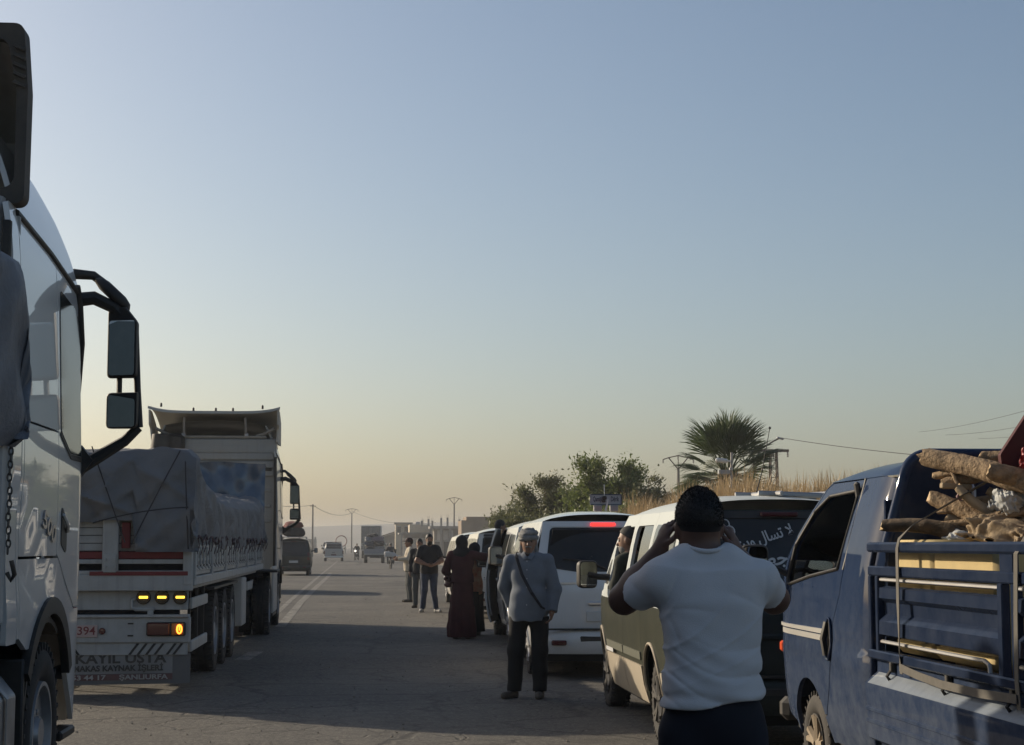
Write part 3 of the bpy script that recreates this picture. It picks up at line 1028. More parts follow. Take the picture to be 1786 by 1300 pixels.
for x in (3.8, 4.9):
    w_ = bx('window', x - 0.3, x + 0.3, Yc + 11.92, Yc + 11.98, 3.3, 4.2, M_win, B)
    bx('window_frame', x - 0.36, x + 0.36, Yc + 11.89, Yc + 11.92, 4.2, 4.27, M_shut, w_)
bx('roof_slab', 3.1, 5.8, Yc + 11.6, Yc + 18.4, 4.6, 4.8, M_concrete, B)
B = building('brown mud-rendered house with a low parapet at the end of the tree row', (0, 0, 0))
Yd = 215.0
bx('wall', 11.0, 16.5, Yd, Yd + 8, -0.1, 4.6, M_brown, B)
bx('parapet', 11.8, 15.6, Yd - 0.2, Yd + 0.1, 4.6, 5.05, M_brown, B)
bx('parapet', 11.6, 11.79, Yd - 0.2, Yd + 8, 4.6, 5.05, M_brown, B)
for x in (12.4, 14.4):
    w_ = bx('window', x - 0.45, x + 0.45, Yd - 0.07, Yd - 0.01, 1.4, 2.6, M_win, B)
    bx('window_sill', x - 0.52, x + 0.52, Yd - 0.14, Yd - 0.072, 1.28, 1.38, M_concrete, w_)
bx('roof_pole', 14.75, 14.82, Yd, Yd + 0.07, 5.05, 5.9, M_rust, B)
B = building('dark low shed with a slanting roof behind the loaded truck', (0, 0, 0))
b = MB(); b.prism([(1.2, -0.1), (5.0, -0.1), (5.0, 3.0), (3.8, 3.5), (1.2, 2.7)], lambda u, v, d: (u, d, v), 262, 268); b.build('wall', M_grey, B)
b = MB(); b.prism([(0.9, 2.66), (3.8, 3.56), (5.2, 3.0), (5.2, 3.14), (3.8, 3.72), (0.9, 2.8)], lambda u, v, d: (u, d, v), 261.5, 268.5); b.build('roof', M_rust, B)
# far walls closing the street on the left
B = building('long low hazy wall far down the left side of the road', (0, 0, 0))
bx('wall', -34, -13.5, 420, 420.5, -0.1, 2.9, M_grey, B)
for i in range(6):
    bx('pillar', -33 + i * 3.8, -32.6 + i * 3.8, 419.6, 419.98, -0.1, 3.4, M_concrete, B)
t = thing('roadside_arch', 'round reddish arch frame standing at the far roadside', 'arch', (-5.5, 305, 0))
b = MB(); b.tube([(0.95 * math.cos(a), 0, 2.2 + 0.95 * math.sin(a)) for a in [2 * math.pi * k / 24 for k in range(24)]], 0.10, 6, closed=True); b.build('ring', mat('faded_red', (0.22, 0.12, 0.11), 0.8), t, 60)
b = MB(); b.box((-0.7, 0, 0.7), (0.16, 0.16, 1.5)); b.box((0.7, 0, 0.7), (0.16, 0.16, 1.5)); b.build('post', M_concrete, t)

# ------------------------------------------------------------------ wheels
def wheel(parent, loc, R, Wd, side, style='car', rim_mat=None, n=36):
    """tyre with tread blocks as the part 'wheel', rim and nuts as its sub-part"""
    x, y, z = loc
    h = Wd / 2
    b = MB()
    prof = [(-h * 0.62, R * 0.58), (-h * 0.92, R * 0.66), (-h, R * 0.80), (-h * 0.93, R * 0.93), (-h * 0.78, R * 0.985), (-h * 0.60, R),
            (-h * 0.30, R), (-h * 0.28, R * 0.975), (-h * 0.22, R * 0.975), (-h * 0.20, R), (h * 0.20, R), (h * 0.22, R * 0.975), (h * 0.28, R * 0.975),
            (h * 0.30, R), (h * 0.60, R), (h * 0.78, R * 0.985), (h * 0.93, R * 0.93), (h, R * 0.80), (h * 0.92, R * 0.66), (h * 0.62, R * 0.58)]
    b.lathe(prof, (x, y, z), 'x', n, closed=True)
    for k in range(n):
        a = 2 * math.pi * (k + 0.5) / n
        for sx in (-1, 1):
            b.box((x + sx * h * 0.72, y + R * 0.985 * math.cos(a), z + R * 0.985 * math.sin(a)), (h * 0.42, R * 0.085, R * 0.045), (a, 'X'))
    w = b.build('wheel', M_rubber, parent, 40)
    rm = rim_mat or M_steel
    b = MB()
    s = side
    if style == 'truck':
        b.lathe([(s * h * 0.62, R * 0.60), (s * h * 0.95, R * 0.585), (s * h * 0.95, R * 0.54), (s * h * 0.30, R * 0.50), (s * h * 0.15, R * 0.40),
                 (s * h * 0.55, R * 0.30), (s * h * 0.55, R * 0.20), (s * h * 0.9, R * 0.17), (s * h * 0.9, 0.0)], (x, y, z), 'x', n)
        for k in range(10):
            a = 2 * math.pi * k / 10
            b.lathe([(s * h * 0.5, 0.018), (s * h * 0.72, 0.018), (s * h * 0.75, 0.0)], (x, y + R * 0.25 * math.cos(a), z + R * 0.25 * math.sin(a)), 'x', 6)
        for k in range(10):
            a = 2 * math.pi * (k + 0.5) / 10
            b.tube([(x + s * h * 0.24, y + R * 0.435 * math.cos(a + t) , z + R * 0.435 * math.sin(a + t)) for t in (-0.16, -0.08, 0.0, 0.08, 0.16)], 0.012, 5)
    elif style == 'dual':
        b.lathe([(s * h * 0.62, R * 0.60), (s * h * 0.95, R * 0.585), (s * h * 0.95, R * 0.54), (-s * h * 0.3, R * 0.50), (-s * h * 0.6, R * 0.40),
                 (-s * h * 0.5, R * 0.30), (s * h * 0.4, R * 0.26), (s * h * 0.85, R * 0.2), (s * h * 0.9, 0.0)], (x, y, z), 'x', n)
        for k in range(10):
            a = 2 * math.pi * k / 10
            b.lathe([(-s * h * 0.6, 0.02), (-s * h * 0.3, 0.02), (-s * h * 0.28, 0.0)], (x, y + R * 0.36 * math.cos(a), z + R * 0.36 * math.sin(a)), 'x', 6)
    else:
        b.lathe([(s * h * 0.62, R * 0.60), (s * h * 0.98, R * 0.60), (s * h * 0.98, R * 0.565), (s * h * 0.35, R * 0.54), (s * h * 0.30, R * 0.10), (s * h * 0.30, 0)], (x, y, z), 'x', n)
        b2 = MB()
        for k in range(5):
            a = 2 * math.pi * k / 5 + 0.3
            for da in (-0.13, 0.13):
                b2.tube([(x + s * h * 0.75, y + R * 0.08 * math.cos(a), z + R * 0.08 * math.sin(a)),
                         (x + s * h * 0.80, y + R * 0.30 * math.cos(a + da * 0.8), z + R * 0.30 * math.sin(a + da * 0.8)),
                         (x + s * h * 0.88, y + R * 0.57 * math.cos(a + da * 1.4), z + R * 0.57 * math.sin(a + da * 1.4))], [0.034, 0.024, 0.026], 6)
        b2.lathe([(s * h * 0.5, R * 0.16), (s * h * 0.85, R * 0.14), (s * h * 0.92, 0)], (x, y, z), 'x', 14)
        b.build('rim_well', M_black, w, 40)
        b2.build('rim', rm, w, 40)
        return w
    b.build('rim', rm, w, 40)
    return w

def arch(cy, cz, r, a0=0, a1=180, n=14, zmin=None):
    """points of a wheel-arch cut, running from front to back"""
    out = []
    for k in range(n + 1):
        a = math.radians(a0 + (a1 - a0) * k / n)
        out.append((cy + r * math.cos(a), cz + r * math.sin(a)))
    return out

def clip_band(poly, lo, hi, ax=0):
    def cut(pts, c, keep_gt):
        out = []
        for i in range(len(pts)):
            p, q = pts[i], pts[(i + 1) % len(pts)]
            ip = (p[ax] > c) == keep_gt; iq = (q[ax] > c) == keep_gt
            if ip: out.append(p)
            if ip != iq:
                t = (c - p[ax]) / (q[ax] - p[ax])
                out.append((p[0] + t * (q[0] - p[0]), p[1] + t * (q[1] - p[1])))
        return out
    r = poly
    if lo is not None: r = cut(r, lo, True)
    if hi is not None: r = cut(r, hi, False)
    return r

def shrink(poly, d):
    """move a convex-ish outline inwards by d"""
    n = len(poly); out = []
    A = sum(poly[i][0] * poly[(i + 1) % n][1] - poly[(i + 1) % n][0] * poly[i][1] for i in range(n))
    sg = 1 if A > 0 else -1
    for i in range(n):
        p, a, c = Vector(poly[i]), Vector(poly[i - 1]), Vector(poly[(i + 1) % n])
        e1 = (p - a); e2 = (c - p)
        if e1.length < 1e-9 or e2.length < 1e-9: out.append(tuple(p)); continue
        e1.normalize(); e2.normalize()
        n1 = Vector((-e1.y, e1.x)) * sg; n2 = Vector((-e2.y, e2.x)) * sg
        m = n1 + n2
        m = m.normalized() if m.length > 1e-6 else n1
        k = d / max(0.35, m.dot(n1))
        out.append(tuple(p + m * k))
    return out

def mirror_unit(parent, base, tip, size, glass_tilt=0.0, body=None, name='wing_mirror', yaw=0.0):
    """housing on an arm with a glass plate facing the rear (-y)"""
    w, d, h = size
    b = MB()
    b.tube([base, Vector(base).lerp(Vector(tip), 0.6) + Vector((0, 0, -0.01)), tip], [0.035, 0.03, 0.028], 8)
    R = Matrix.Rotation(yaw, 3, 'Z')
    rings = []
    for t, k in ((0, 0.94), (0.12, 1.0), (0.55, 0.95), (0.85, 0.75), (1.0, 0.42)):
        ring = []
        for (u, v) in rpoly([(-w / 2, -h / 2), (w / 2, -h / 2), (w / 2, h / 2), (-w / 2, h / 2)], min(w, h) * 0.25, 4):
            ring.append(R @ Vector((u * k, t * d, v * k)) + Vector(tip))
        rings.append(ring)
    b.loft(rings)
    o = b.build(name, body or M_black, parent, 40)
    g = MB()
    poly = rpoly([(-w / 2 * .86, -h / 2 * .88), (w / 2 * .86, -h / 2 * .88), (w / 2 * .86, h / 2 * .88), (-w / 2 * .86, h / 2 * .88)], min(w, h) * 0.2, 4)
    T = Matrix.Rotation(glass_tilt, 3, 'Z')
    g.prism(poly, lambda u, v, q: R @ (T @ Vector((u, -q, v))) + Vector(tip), 0.002, 0.006)
    g.build('mirror_glass', M_mirror, o, 30)
    return o

# ------------------------------------------------------------------ vans
def van(label, loc, rz, paint, trim=None, lower=None, glass_side=None, zs=1.0, belt=1.15, width=0.91, open_door=0.0, open_window=False,
        group='vans queueing along the right side', lit_brake=False, plate=True, rack=False, name='van', rim=None, spoiler=False, simple=False,
        stripe=None, rear_low=None):
    root = thing(name, label, 'van', loc, rz, group)
    trim = trim or M_black
    gs = glass_side or M_glassl
    k = width / 0.91
    wz = pchip([(0.22, 0.80 * k), (0.42, 0.865 * k), (0.72, 0.902 * k), (0.95, 0.91 * k), (belt - 0.02, 0.895 * k), (belt + 0.2, 0.85 * k), (1.60, 0.79 * k), (1.82, 0.715 * k)])
    yrz = pchip([(0.40, -2.34), (0.62, -2.40), (0.95, -2.40), (belt, -2.35), (1.5, -2.26), (1.82, -2.14)])
    def w(y, z):
        r = wz(z)
        t = max(0.0, (-1.95 - y) / 0.45); r -= 0.085 * t ** 2.4
        t = max(0.0, (y - 1.25) / 1.25); r -= (0.13 + 0.05 * (z > 1.1)) * t ** 2.0
        return r
    def sf(s): return lambda y, z: (s * w(y, z), y, z * zs)
    def rear(x, z): return (x, yrz(z) + 0.13 * abs(x / (0.86 * k)) ** 2.6, z * zs)
    def ry(z): return yrz(z) + 0.118
    FW, RW, R = 1.72, -1.36, 0.335
    outline = [(ry(0.42), 0.42), (-1.85, 0.30)] + arch(RW, R, 0.41, 184, 0, 14)[0:] + [(-0.85, 0.27), (1.22, 0.27)] + arch(FW, R, 0.42, 180, 0, 14) + \
              [(2.30, 0.34), (2.44, 0.50), (2.46, 0.80), (2.30, 0.98), (1.90, belt - 0.04), (1.84, belt)] + \
              [(1.84 - 0.90 * t, belt + (1.80 - belt) * t) for t in (0.33, 0.66, 1.0)] + [(0.0, 1.80), (-1.2, 1.80), (ry(1.80), 1.80), (ry(1.5), 1.5), (ry(belt), belt), (ry(0.95), 0.95), (ry(0.62), 0.62)]
    wt = 1.70
    win = {
        'front': rpoly([(0.27, belt + .03), (1.20, belt + .03), (1.20, belt + .37), (0.97, wt - .01), (0.31, wt)], 0.05),
        'quarter': rpoly([(1.30, belt + .04), (1.66, belt + .04), (1.30, belt + .29)], 0.03),
        'mid': rpoly([(-0.78, belt + .03), (0.10, belt + .03), (0.12, wt), (-0.78, wt)], 0.06),
        'rear': rpoly([(-2.10, belt + .05), (-0.94, belt + .03), (-0.94, wt), (-2.00, wt - .02)], 0.07),
    }
    for s in (-1, 1):
        fl = s < 0
        pan = panel('front_wing', clip_band(outline, 1.288, None), sf(s), paint, root, thick=0.02, flip=fl)
        op = open_window and s < 0
        dp = root
        doorparts = []
        d = panel('front_door', shrink(clip_band(outline, 0.19, 1.282), 0.0), sf(s), paint, root, holes=[win['front']] if op else (), thick=0.03, flip=fl)
        doorparts.append(d)
        sd = panel('sliding_door', clip_band(outline, -0.856, 0.184), sf(s), paint, root, holes=[win['mid']] if op else (), thick=0.03, flip=fl)
        q = panel('rear_quarter', clip_band(outline, None, -0.862), sf(s), paint, root, thick=0.02, flip=fl)
        if not op:
            g = panel('window', win['front'], sf(s), gs, d, thick=0.004, flip=fl, lift=0.004)
        else:
            panel('window', clip_band(win['front'], belt, belt + 0.12, 1), sf(s), gs, d, thick=0.004, flip=fl, lift=-0.012)
        panel('window_seal', rpoly([(0.22, belt - .005), (1.25, belt - .005), (1.25, belt + .027), (0.22, belt + .027)], 0.004), sf(s), M_black, d, thick=0.004, flip=fl, lift=0.005)
        panel('window', win['quarter'], sf(s), gs, pan, thick=0.004, flip=fl, lift=0.004)
        if not op:
            panel('window', win['mid'], sf(s), gs, sd, thick=0.004, flip=fl, lift=0.004)
        else:
            panel('window', clip_band(win['mid'], None, -0.22), sf(s), gs, sd, thick=0.004, flip=fl, lift=-0.008)
        panel('window', win['rear'], sf(s), gs, q, thick=0.004, flip=fl, lift=0.004)
        # handles and mouldings
        for y0, par in ((0.30, d), (-0.02, sd)):
            b = MB(); x = s * (w(y0, 1.0) + 0.02)
            b.box((x, y0, (belt - 0.17) * zs), (0.03, 0.19, 0.045), None, 0.012); b.build('door_handle', trim if trim is not M_black else paint, par)
        for (a0, a1, par) in ((-0.84, 0.17, sd), (0.205, 1.27, d), (-0.90, -0.875, q)):
            if a1 - a0 < 0.1: continue
            panel('side_moulding', rpoly([(a0 + .01, 0.60), (a1 - .01, 0.60), (a1 - .01, 0.665), (a0 + .01, 0.665)], 0.01), sf(s), stripe or paint, par, thick=0.012, flip=fl, lift=0.012)
        if lower:
            for (a0, a1, par) in ((-0.852, 0.180, sd), (0.196, 1.276, d)):
                panel('lower_cladding', rpoly([(a0, 0.255), (a1, 0.255), (a1, 0.555), (a0, 0.555)], 0.012), sf(s), lower, par, thick=0.014, flip=fl, lift=0.014)
            panel('lower_cladding', rpoly([(-2.26, 0.42), (-1.86, 0.36), (-1.80, 0.56), (-2.27, 0.60)], 0.02), sf(s), lower, q, thick=0.014, flip=fl, lift=0.014)
        # arch lip
        for cy, par in ((FW, pan), (RW, q)):
            b = MB()
            P = [(s * (w(p[0], max(0.27, p[1])) + 0.004), p[0], p[1] * zs) for p in arch(cy, R, 0.425, 176, 4, 16)]
            b.tube(P, 0.014, 6); b.build('arch_lip', lower or paint, par, 60)
        wheel(root, (s * (wz(0.4) - 0.12), FW, R), R, 0.21, s, 'car', rim)
        wheel(root, (s * (wz(0.4) - 0.12), RW, R), R, 0.21, s, 'car', rim)
        # tail lamp on the corner
        tl = rpoly([(s * 0.70 * k, 0.80), (s * 0.835 * k, 0.80), (s * 0.80 * k, belt + .04), (s * 0.71 * k, belt + .04)][::s], 0.03)
        tl_o = panel('tail_lamp', tl, rear, M_redoff, root, thick=0.02, flip=True, lift=0.018)
        xm = s * (w(1.25, belt) + 0.0)
        mirror_unit(root, (xm - s * 0.05, 1.28, (belt + 0.10) * zs), (xm + s * 0.19, 1.26, (belt + 0.13) * zs), (0.20, 0.13, 0.27), body=trim if simple else M_black, glass_tilt=0.0, yaw=-s * 0.30)
    # roof
    b = MB()
    rise = pchip([(-2.2, 0.05), (-1.9, 0.10), (-0.8, 0.14), (0.3, 0.125), (0.75, 0.07), (0.96, 0.0)])
    def roof(u, v):
        y = ry(1.80) + (0.96 - ry(1.80)) * v
        ww = w(y, 1.80)
        x = (2 * u - 1)
        return (x * ww, y - (0.04 * (1 - x * x) if v < 0.02 else 0), (1.798 + rise(y) * (1 - abs(x) ** 2.6) ** 0.8) * zs)
    b.grid(roof, 24, 26)
    b.build('roof', paint, root, 60, fix=False)
    # windscreen, bonnet, front
    def ws(u, v):
        y = 1.86 - 0.91 * v + 0.20 * (1 - (2 * u - 1) ** 2) * (1 - v * .5)
        z = belt + (1.795 - belt) * v
        return ((2 * u - 1) * (w(1.84 - 0.9 * v, z) - 0.01), y, z * zs)
    b = MB(); b.grid(ws, 14, 6); b.build('windscreen', M_glass, root, 60)
    def bon(u, v):
        x = 2 * u - 1; y = 1.86 + 0.60 * v
        z = belt - 0.02 - (belt - 0.02 - 0.80) * v ** 2.2
        yy = y + 0.20 * (1 - x * x) * (1 - 0.4 * v)
        return (x * (w(min(y, 2.46), z) - 0.004), yy, (z + 0.03 * (1 - x * x)) * zs)
    b = MB(); b.grid(bon, 14, 8); b.build('bonnet', paint, root, 60)
    def nose(u, v):
        x = 2 * u - 1; z = 0.80 - 0.50 * v
        return (x * (w(2.44, z) - 0.004), 2.46 + 0.14 * (1 - x * x) + 0.03 * math.sin(v * 3.1), z * zs)
    b = MB(); b.grid(nose, 14, 6); b.build('front_bumper', lower or paint, root, 60)
    for s in (-1, 1):
        b = MB(); b.box((s * 0.55 * k, 2.53, 0.72 * zs), (0.34, 0.06, 0.16), (-s * 0.22, 'Z'), 0.03); b.build('headlamp', M_glassl, root)
    b = MB(); b.box((0, 2.60, 0.70 * zs), (0.6, 0.04, 0.12), None, 0.01); b.build('grille', M_black, root)
    # tailgate
    tg = rpoly([(-0.80 * k, 0.56), (0.80 * k, 0.56), (0.83 * k, 0.95), (0.80 * k, belt + .1), (0.715 * k, 1.80), (-0.715 * k, 1.80), (-0.80 * k, belt + .1), (-0.83 * k, 0.95)], 0.04)
    T = panel('tailgate', tg, rear, rear_low or paint, root, thick=0.03, flip=False, step=0.12)
    tgf = rpoly([(-0.70 * k, belt + .02), (-0.35 * k, belt - .03), (0.35 * k, belt - .03), (0.70 * k, belt + .02), (0.635 * k, 1.725), (-0.635 * k, 1.725)], 0.06)
    gw = panel('rear_window', tgf, rear, M_glass, T, thick=0.004, flip=False, lift=0.005, step=0.12)
    # header above the glass + wiper + handle + plate
    panel('window_header', rpoly([(-0.63 * k, 1.732), (0.63 * k, 1.732), (0.61 * k, 1.785), (-0.61 * k, 1.785)], 0.015), rear, M_black if not spoiler else paint, T, thick=0.012, lift=0.012)
    b = MB(); b.tube([(0.02, rear(0, belt)[1] - 0.03, (belt + .0) * zs), (-0.2, rear(0.2, belt + .1)[1] - 0.035, (belt + .09) * zs), (-0.5, rear(0.5, belt + .12)[1] - 0.03, (belt + .12) * zs)], 0.010, 5); b.build('wiper', M_black, T)
    hl = MB(); hl.box((0.0, rear(0, 0.86)[1] - 0.012, 0.86 * zs), (0.42, 0.04, 0.05), None, 0.015); hl.build('tailgate_handle', M_chrome if trim is not M_black else rear_low or paint, T)
    if plate:
        b = MB(); b.box((0, rear(0, 0.72)[1] - 0.012, 0.715 * zs), (0.46, 0.012, 0.12), None, 0.004); b.build('number_plate', mat('plate', (0.6, 0.6, 0.58), 0.5, dust=0.3), T)
    bl = MB(); bl.box((0, rear(0, 1.758)[1] - 0.030, 1.765 * zs), (0.30, 0.05, 0.034), None, 0.008)
    bl.build('brake_lamp', M_redon if lit_brake else M_redoff, T)
    # bumper following the tail
    rings = []
    for i in range(17):
        x = (-1 + 2 * i / 16) * 0.87 * k
        y = yrz(0.5) + 0.15 * abs(x / (0.87 * k)) ** 3.2 - 0.075
        rings.append([(x, y + a, z_ * zs) for a, z_ in ((0.10, 0.30), (0.03, 0.29), (0.0, 0.34), (-0.012, 0.44), (0.0, 0.52), (0.03, 0.555), (0.10, 0.56))])
    b = MB(); b.loft(rings); b.build('rear_bumper', rear_low or paint, root, 40)
    b = MB(); b.box((0, yrz(0.5) - 0.05, 0.572 * zs), (1.5 * k, 0.06, 0.018)); b.build('bumper_gap', M_black, root)
    b = MB(); b.box((0, yrz(0.5) - 0.072, 0.46 * zs), (0.62 * k, 0.03, 0.07), None, 0.012); b.build('bumper_step', M_black, root)
    for s in (-1, 1):
        b = MB(); b.box((s * 0.56 * k, yrz(0.5) + 0.005 - 0.07, 0.42 * zs), (0.18, 0.05, 0.06), (s * 0.12, 'Z'), 0.012); b.build('reflector', M_redoff, root)
    b = MB(); b.box((0, 0, 0.26), (1.5 * k, 4.5, 0.10)); b.build('underbody', M_dark, root)
    # dark inside, seats
    if open_window:
        b = MB(); b.box((0, -0.9, 0.66 * zs), (1.55 * k, 2.4, 0.7)); b.box((0, 0.9, 0.50), (1.5 * k, 1.3, 0.3)); b.box((0, -1.3, 1.35 * zs), (1.3 * k, 1.4, 0.7)); b.build('cabin_floor', M_dark, root)
        for sx in (-0.42, 0.42):
            b = MB(); b.box((sx, 0.62, 0.82), (0.50, 0.52, 0.16), None, 0.05); b.box((sx, 0.33, 1.12), (0.48, 0.14, 0.62), (-0.15, 'X'), 0.05); b.box((sx, 0.27, 1.52), (0.26, 0.10, 0.18), None, 0.04); b.build('seat', M_seat, root)
        b = MB(); b.tube([(-0.42 + 0.19 * math.cos(a), 1.22 + 0.06 * math.sin(a), 1.10 + 0.18 * math.sin(a)) for a in [2 * math.pi * i / 20 for i in range(20)]], 0.016, 6, closed=True); b.build('steering_wheel', M_black, root)
        b = MB(); b.box((0, 1.52, 0.98), (1.5 * k, 0.44, 0.22), None, 0.06); b.build('dashboard', M_black, root)
    else:
        rings = []
        for y, f, zt in ((-2.20, 0.90, 1.70), (-1.0, 0.95, 1.76), (0.8, 0.95, 1.74), (1.25, 0.9, 1.5), (1.7, 0.86, belt - 0.02), (2.2, 0.8, 0.8)):
            rings.append([(f * a * k * 0.9, y, z_) for a, z_ in ((-0.86, 0.34), (0.86, 0.34), (0.93, 0.9), (0.75 if zt > 1.4 else 0.9, zt * zs), (-0.75 if zt > 1.4 else -0.9, zt * zs), (-0.93, 0.9))])
        b = MB(); b.loft(rings); b.build('cabin_lining', M_dark, root, 30)
    if open_door:
        for o in list(root.children):
            if o.name.split('.')[0] == 'front_door':
                xs = [v.co.x for v in o.data.vertices]
                if sum(xs) / len(xs) < 0:
                    h = Vector((-w(1.28, 0.9), 1.28, 0))
                    o.matrix_local = Matrix.Translation(h) @ Matrix.Rotation(-open_door, 4, 'Z') @ Matrix.Translation(-h)
                    # inner door card
                    fn = sf(-1)
                    panel('door_card', rpoly([(0.25, 0.36), (1.20, 0.36), (1.22, belt - .02), (0.23, belt - .02)], 0.05), fn, M_claddw, o, thick=0.03, flip=True, lift=-0.04)
            if o.name.split('.')[0] == 'wing_mirror' and sum(v.co.x for v in o.data.vertices) < 0:
                h = Vector((-w(1.28, 0.9), 1.28, 0))
                o.matrix_local = Matrix.Translation(h) @ Matrix.Rotation(-open_door, 4, 'Z') @ Matrix.Translation(-h)
    if rack:
        b = MB()
        for s in (-1, 1):
            b.tube([(s * 0.62 * k, -1.9, 2.0 * zs), (s * 0.62 * k, 0.4, 2.0 * zs)], 0.018, 6)
            for y in (-1.9, -0.8, 0.35): b.tube([(s * 0.62 * k, y, 1.86 * zs), (s * 0.62 * k, y, 2.0 * zs)], 0.016, 6)
        for y in (-1.85, -1.1, -0.4, 0.35): b.tube([(-0.62 * k, y, 1.99 * zs), (0.62 * k, y, 1.99 * zs)], 0.016, 6)
        b.build('roof_rack', M_steel, root)
    root['dims'] = zs
    return root, dict(rear=rear, w=w, sf=sf, T=T, zs=zs, belt=belt, gw=gw)

M_vanwhite = mat('white_van_paint', (0.66, 0.66, 0.65), 0.30, coat=1.0, coat_rough=0.05, dust=0.14, dz=(0.3, 1.1))
M_vanwhite2 = mat('dusty_white_van_paint', (0.60, 0.60, 0.58), 0.35, coat=0.9, coat_rough=0.08, dust=0.30, dz=(0.3, 1.1))
M_vancream = mat('cream_white_van_paint', (0.62, 0.60, 0.54), 0.35, coat=0.9, coat_rough=0.08, dust=0.25, dz=(0.3, 1.1))
M_vandark = mat('dark_green_van_paint', (0.014, 0.020, 0.020), 0.45, coat=0.4, spec=0.05, dust=0.10, dz=(0.2, 1.0), dustcol=(0.15, 0.15, 0.12))
M_claddw = mat('grey_cladding', (0.30, 0.30, 0.30), 0.55, dust=0.25)

def twotone(name, z1, top, bot, zb2=None):
    """painted two-tone body: pale above the belt, dark green below"""
    m = mat(name, bot, 0.55, coat=0.14, coat_rough=0.12, spec=0.02, dust=0.09, dscale=2.2, dz=(0.35, 1.2), dustcol=(0.22, 0.21, 0.15), streak=0.25)
    nt = m.node_tree; b = nt.nodes['Principled BSDF']
    src = b.inputs['Base Color'].links[0].from_socket
    tc = [n for n in nt.nodes if n.type == 'TEX_COORD'][0]
    sp = nt.nodes.new('ShaderNodeSeparateXYZ'); nt.links.new(tc.outputs['Object'], sp.inputs[0])
    gt = nt.nodes.new('ShaderNodeMath'); gt.operation = 'GREATER_THAN'; gt.inputs[1].default_value = z1
    nt.links.new(sp.outputs['Z'], gt.inputs[0])
    mx = nt.nodes.new('ShaderNodeMix'); mx.data_type = 'RGBA'
    nt.links.new(gt.outputs[0], mx.inputs[0]); nt.links.new(src, mx.inputs[6]); mx.inputs[7].default_value = lin(top)
    nt.links.new(mx.outputs[2], b.inputs['Base Color'])
    return m
M_green2 = twotone('green_and_silver_van_paint', 1.09, (0.50, 0.53, 0.52), (0.031, 0.034, 0.027))
M_claddg = mat('dusty_beige_cladding', (0.30, 0.26, 0.20), 0.7, dust=0.5, dscale=4, dustcol=(0.40, 0.33, 0.235), streak=0.3)
M_greenstripe = mat('pale_moulding', (0.13, 0.135, 0.11), 0.7, spec=0.03, dust=0.1)

# white van behind the old man
V4, v4 = van('white van with dark tinted rear window and a route sign on its roof', (2.80, 22.95, 0), math.radians(-0.6), M_vanwhite, lower=None, zs=1.045, belt=1.25,
             lit_brake=True, spoiler=True, trim=M_chrome, stripe=M_claddw)
# badges, roof route sign, antenna
zs = v4['zs']
b = MB(); b.box((-0.42, v4['rear'](-0.42, 1.09)[1] - 0.008, 1.09 * zs), (0.30, 0.008, 0.028), None, 0.003); b.build('badge', M_chrome, V4)
b = MB(); b.prism([(0.46, 0.96), (0.56, 0.96), (0.51, 1.03)], lambda u, v, d: (u, v4['rear'](u, v)[1] - d, v * zs), 0.002, 0.009); b.build('badge', M_black, V4)
sg = thing('route_sign', 'small white route sign with dark lettering standing on the white van roof', 'sign', (2.84, 20.95, 1.925 * zs))
b = MB(); b.box((0, 0, 0.135), (0.37, 0.02, 0.115), None, 0.004); b.build('sign_board', mat('sign_white', (0.42, 0.44, 0.46), 0.5, dust=0.2), sg)
b = MB()
for z in (0.196, 0.074): b.box((0, -0.004, z), (0.385, 0.03, 0.010))
for x in (-0.189, 0.189): b.box((x, -0.004, 0.135), (0.010, 0.03, 0.114))
b.build('sign_frame', mat('sign_blue', (0.05, 0.07, 0.11), 0.5), sg)
M_signtxt = mat('sign_lettering', (0.015, 0.02, 0.05), 0.5)
text_mesh('lettering', 'Qamişlo', 0.085, M_signtxt, sg, frame((-0.092, -0.0125, 0.14), (1, 0, 0), (0, 0, 1)), 0.13, 0.001)
text_mesh('lettering', 'Dêrik', 0.085, M_signtxt, sg, frame((0.11, -0.0125, 0.14), (1, 0, 0), (0, 0, 1)), 0.10, 0.001)
b = MB()
for x in (-0.10, 0.10): b.box((x, 0.0, 0.03), (0.10, 0.08, 0.08), None, 0.01)
b.build('sign_foot', M_claddw, sg)
b = MB(); b.box((0.0, -0.03, 0.155), (0.055, 0.03, 0.05), None, 0.012); b.box((-0.01, -0.03, 0.115), (0.05, 0.03, 0.03), None, 0.01); b.build('aerial_base', M_black, V4).location = (sg.location.x - 2.80 , 20.95 - 22.95 - 0.02, 1.925 * zs)
b = MB(); b.tube([(0.01, -0.05, 0.0), (0.025, -0.05, 0.06), (0.04, -0.05, 0.14)], [0.016, 0.012, 0.008], 6); b.tube([(0.0, -0.02, 0.15), (0.0, 0.0, 0.32)], 0.004, 4)
b.build('roof_aerial', M_vanwhite, V4).location = (sg.location.x - 2.80, -2.02, 1.925 * zs)

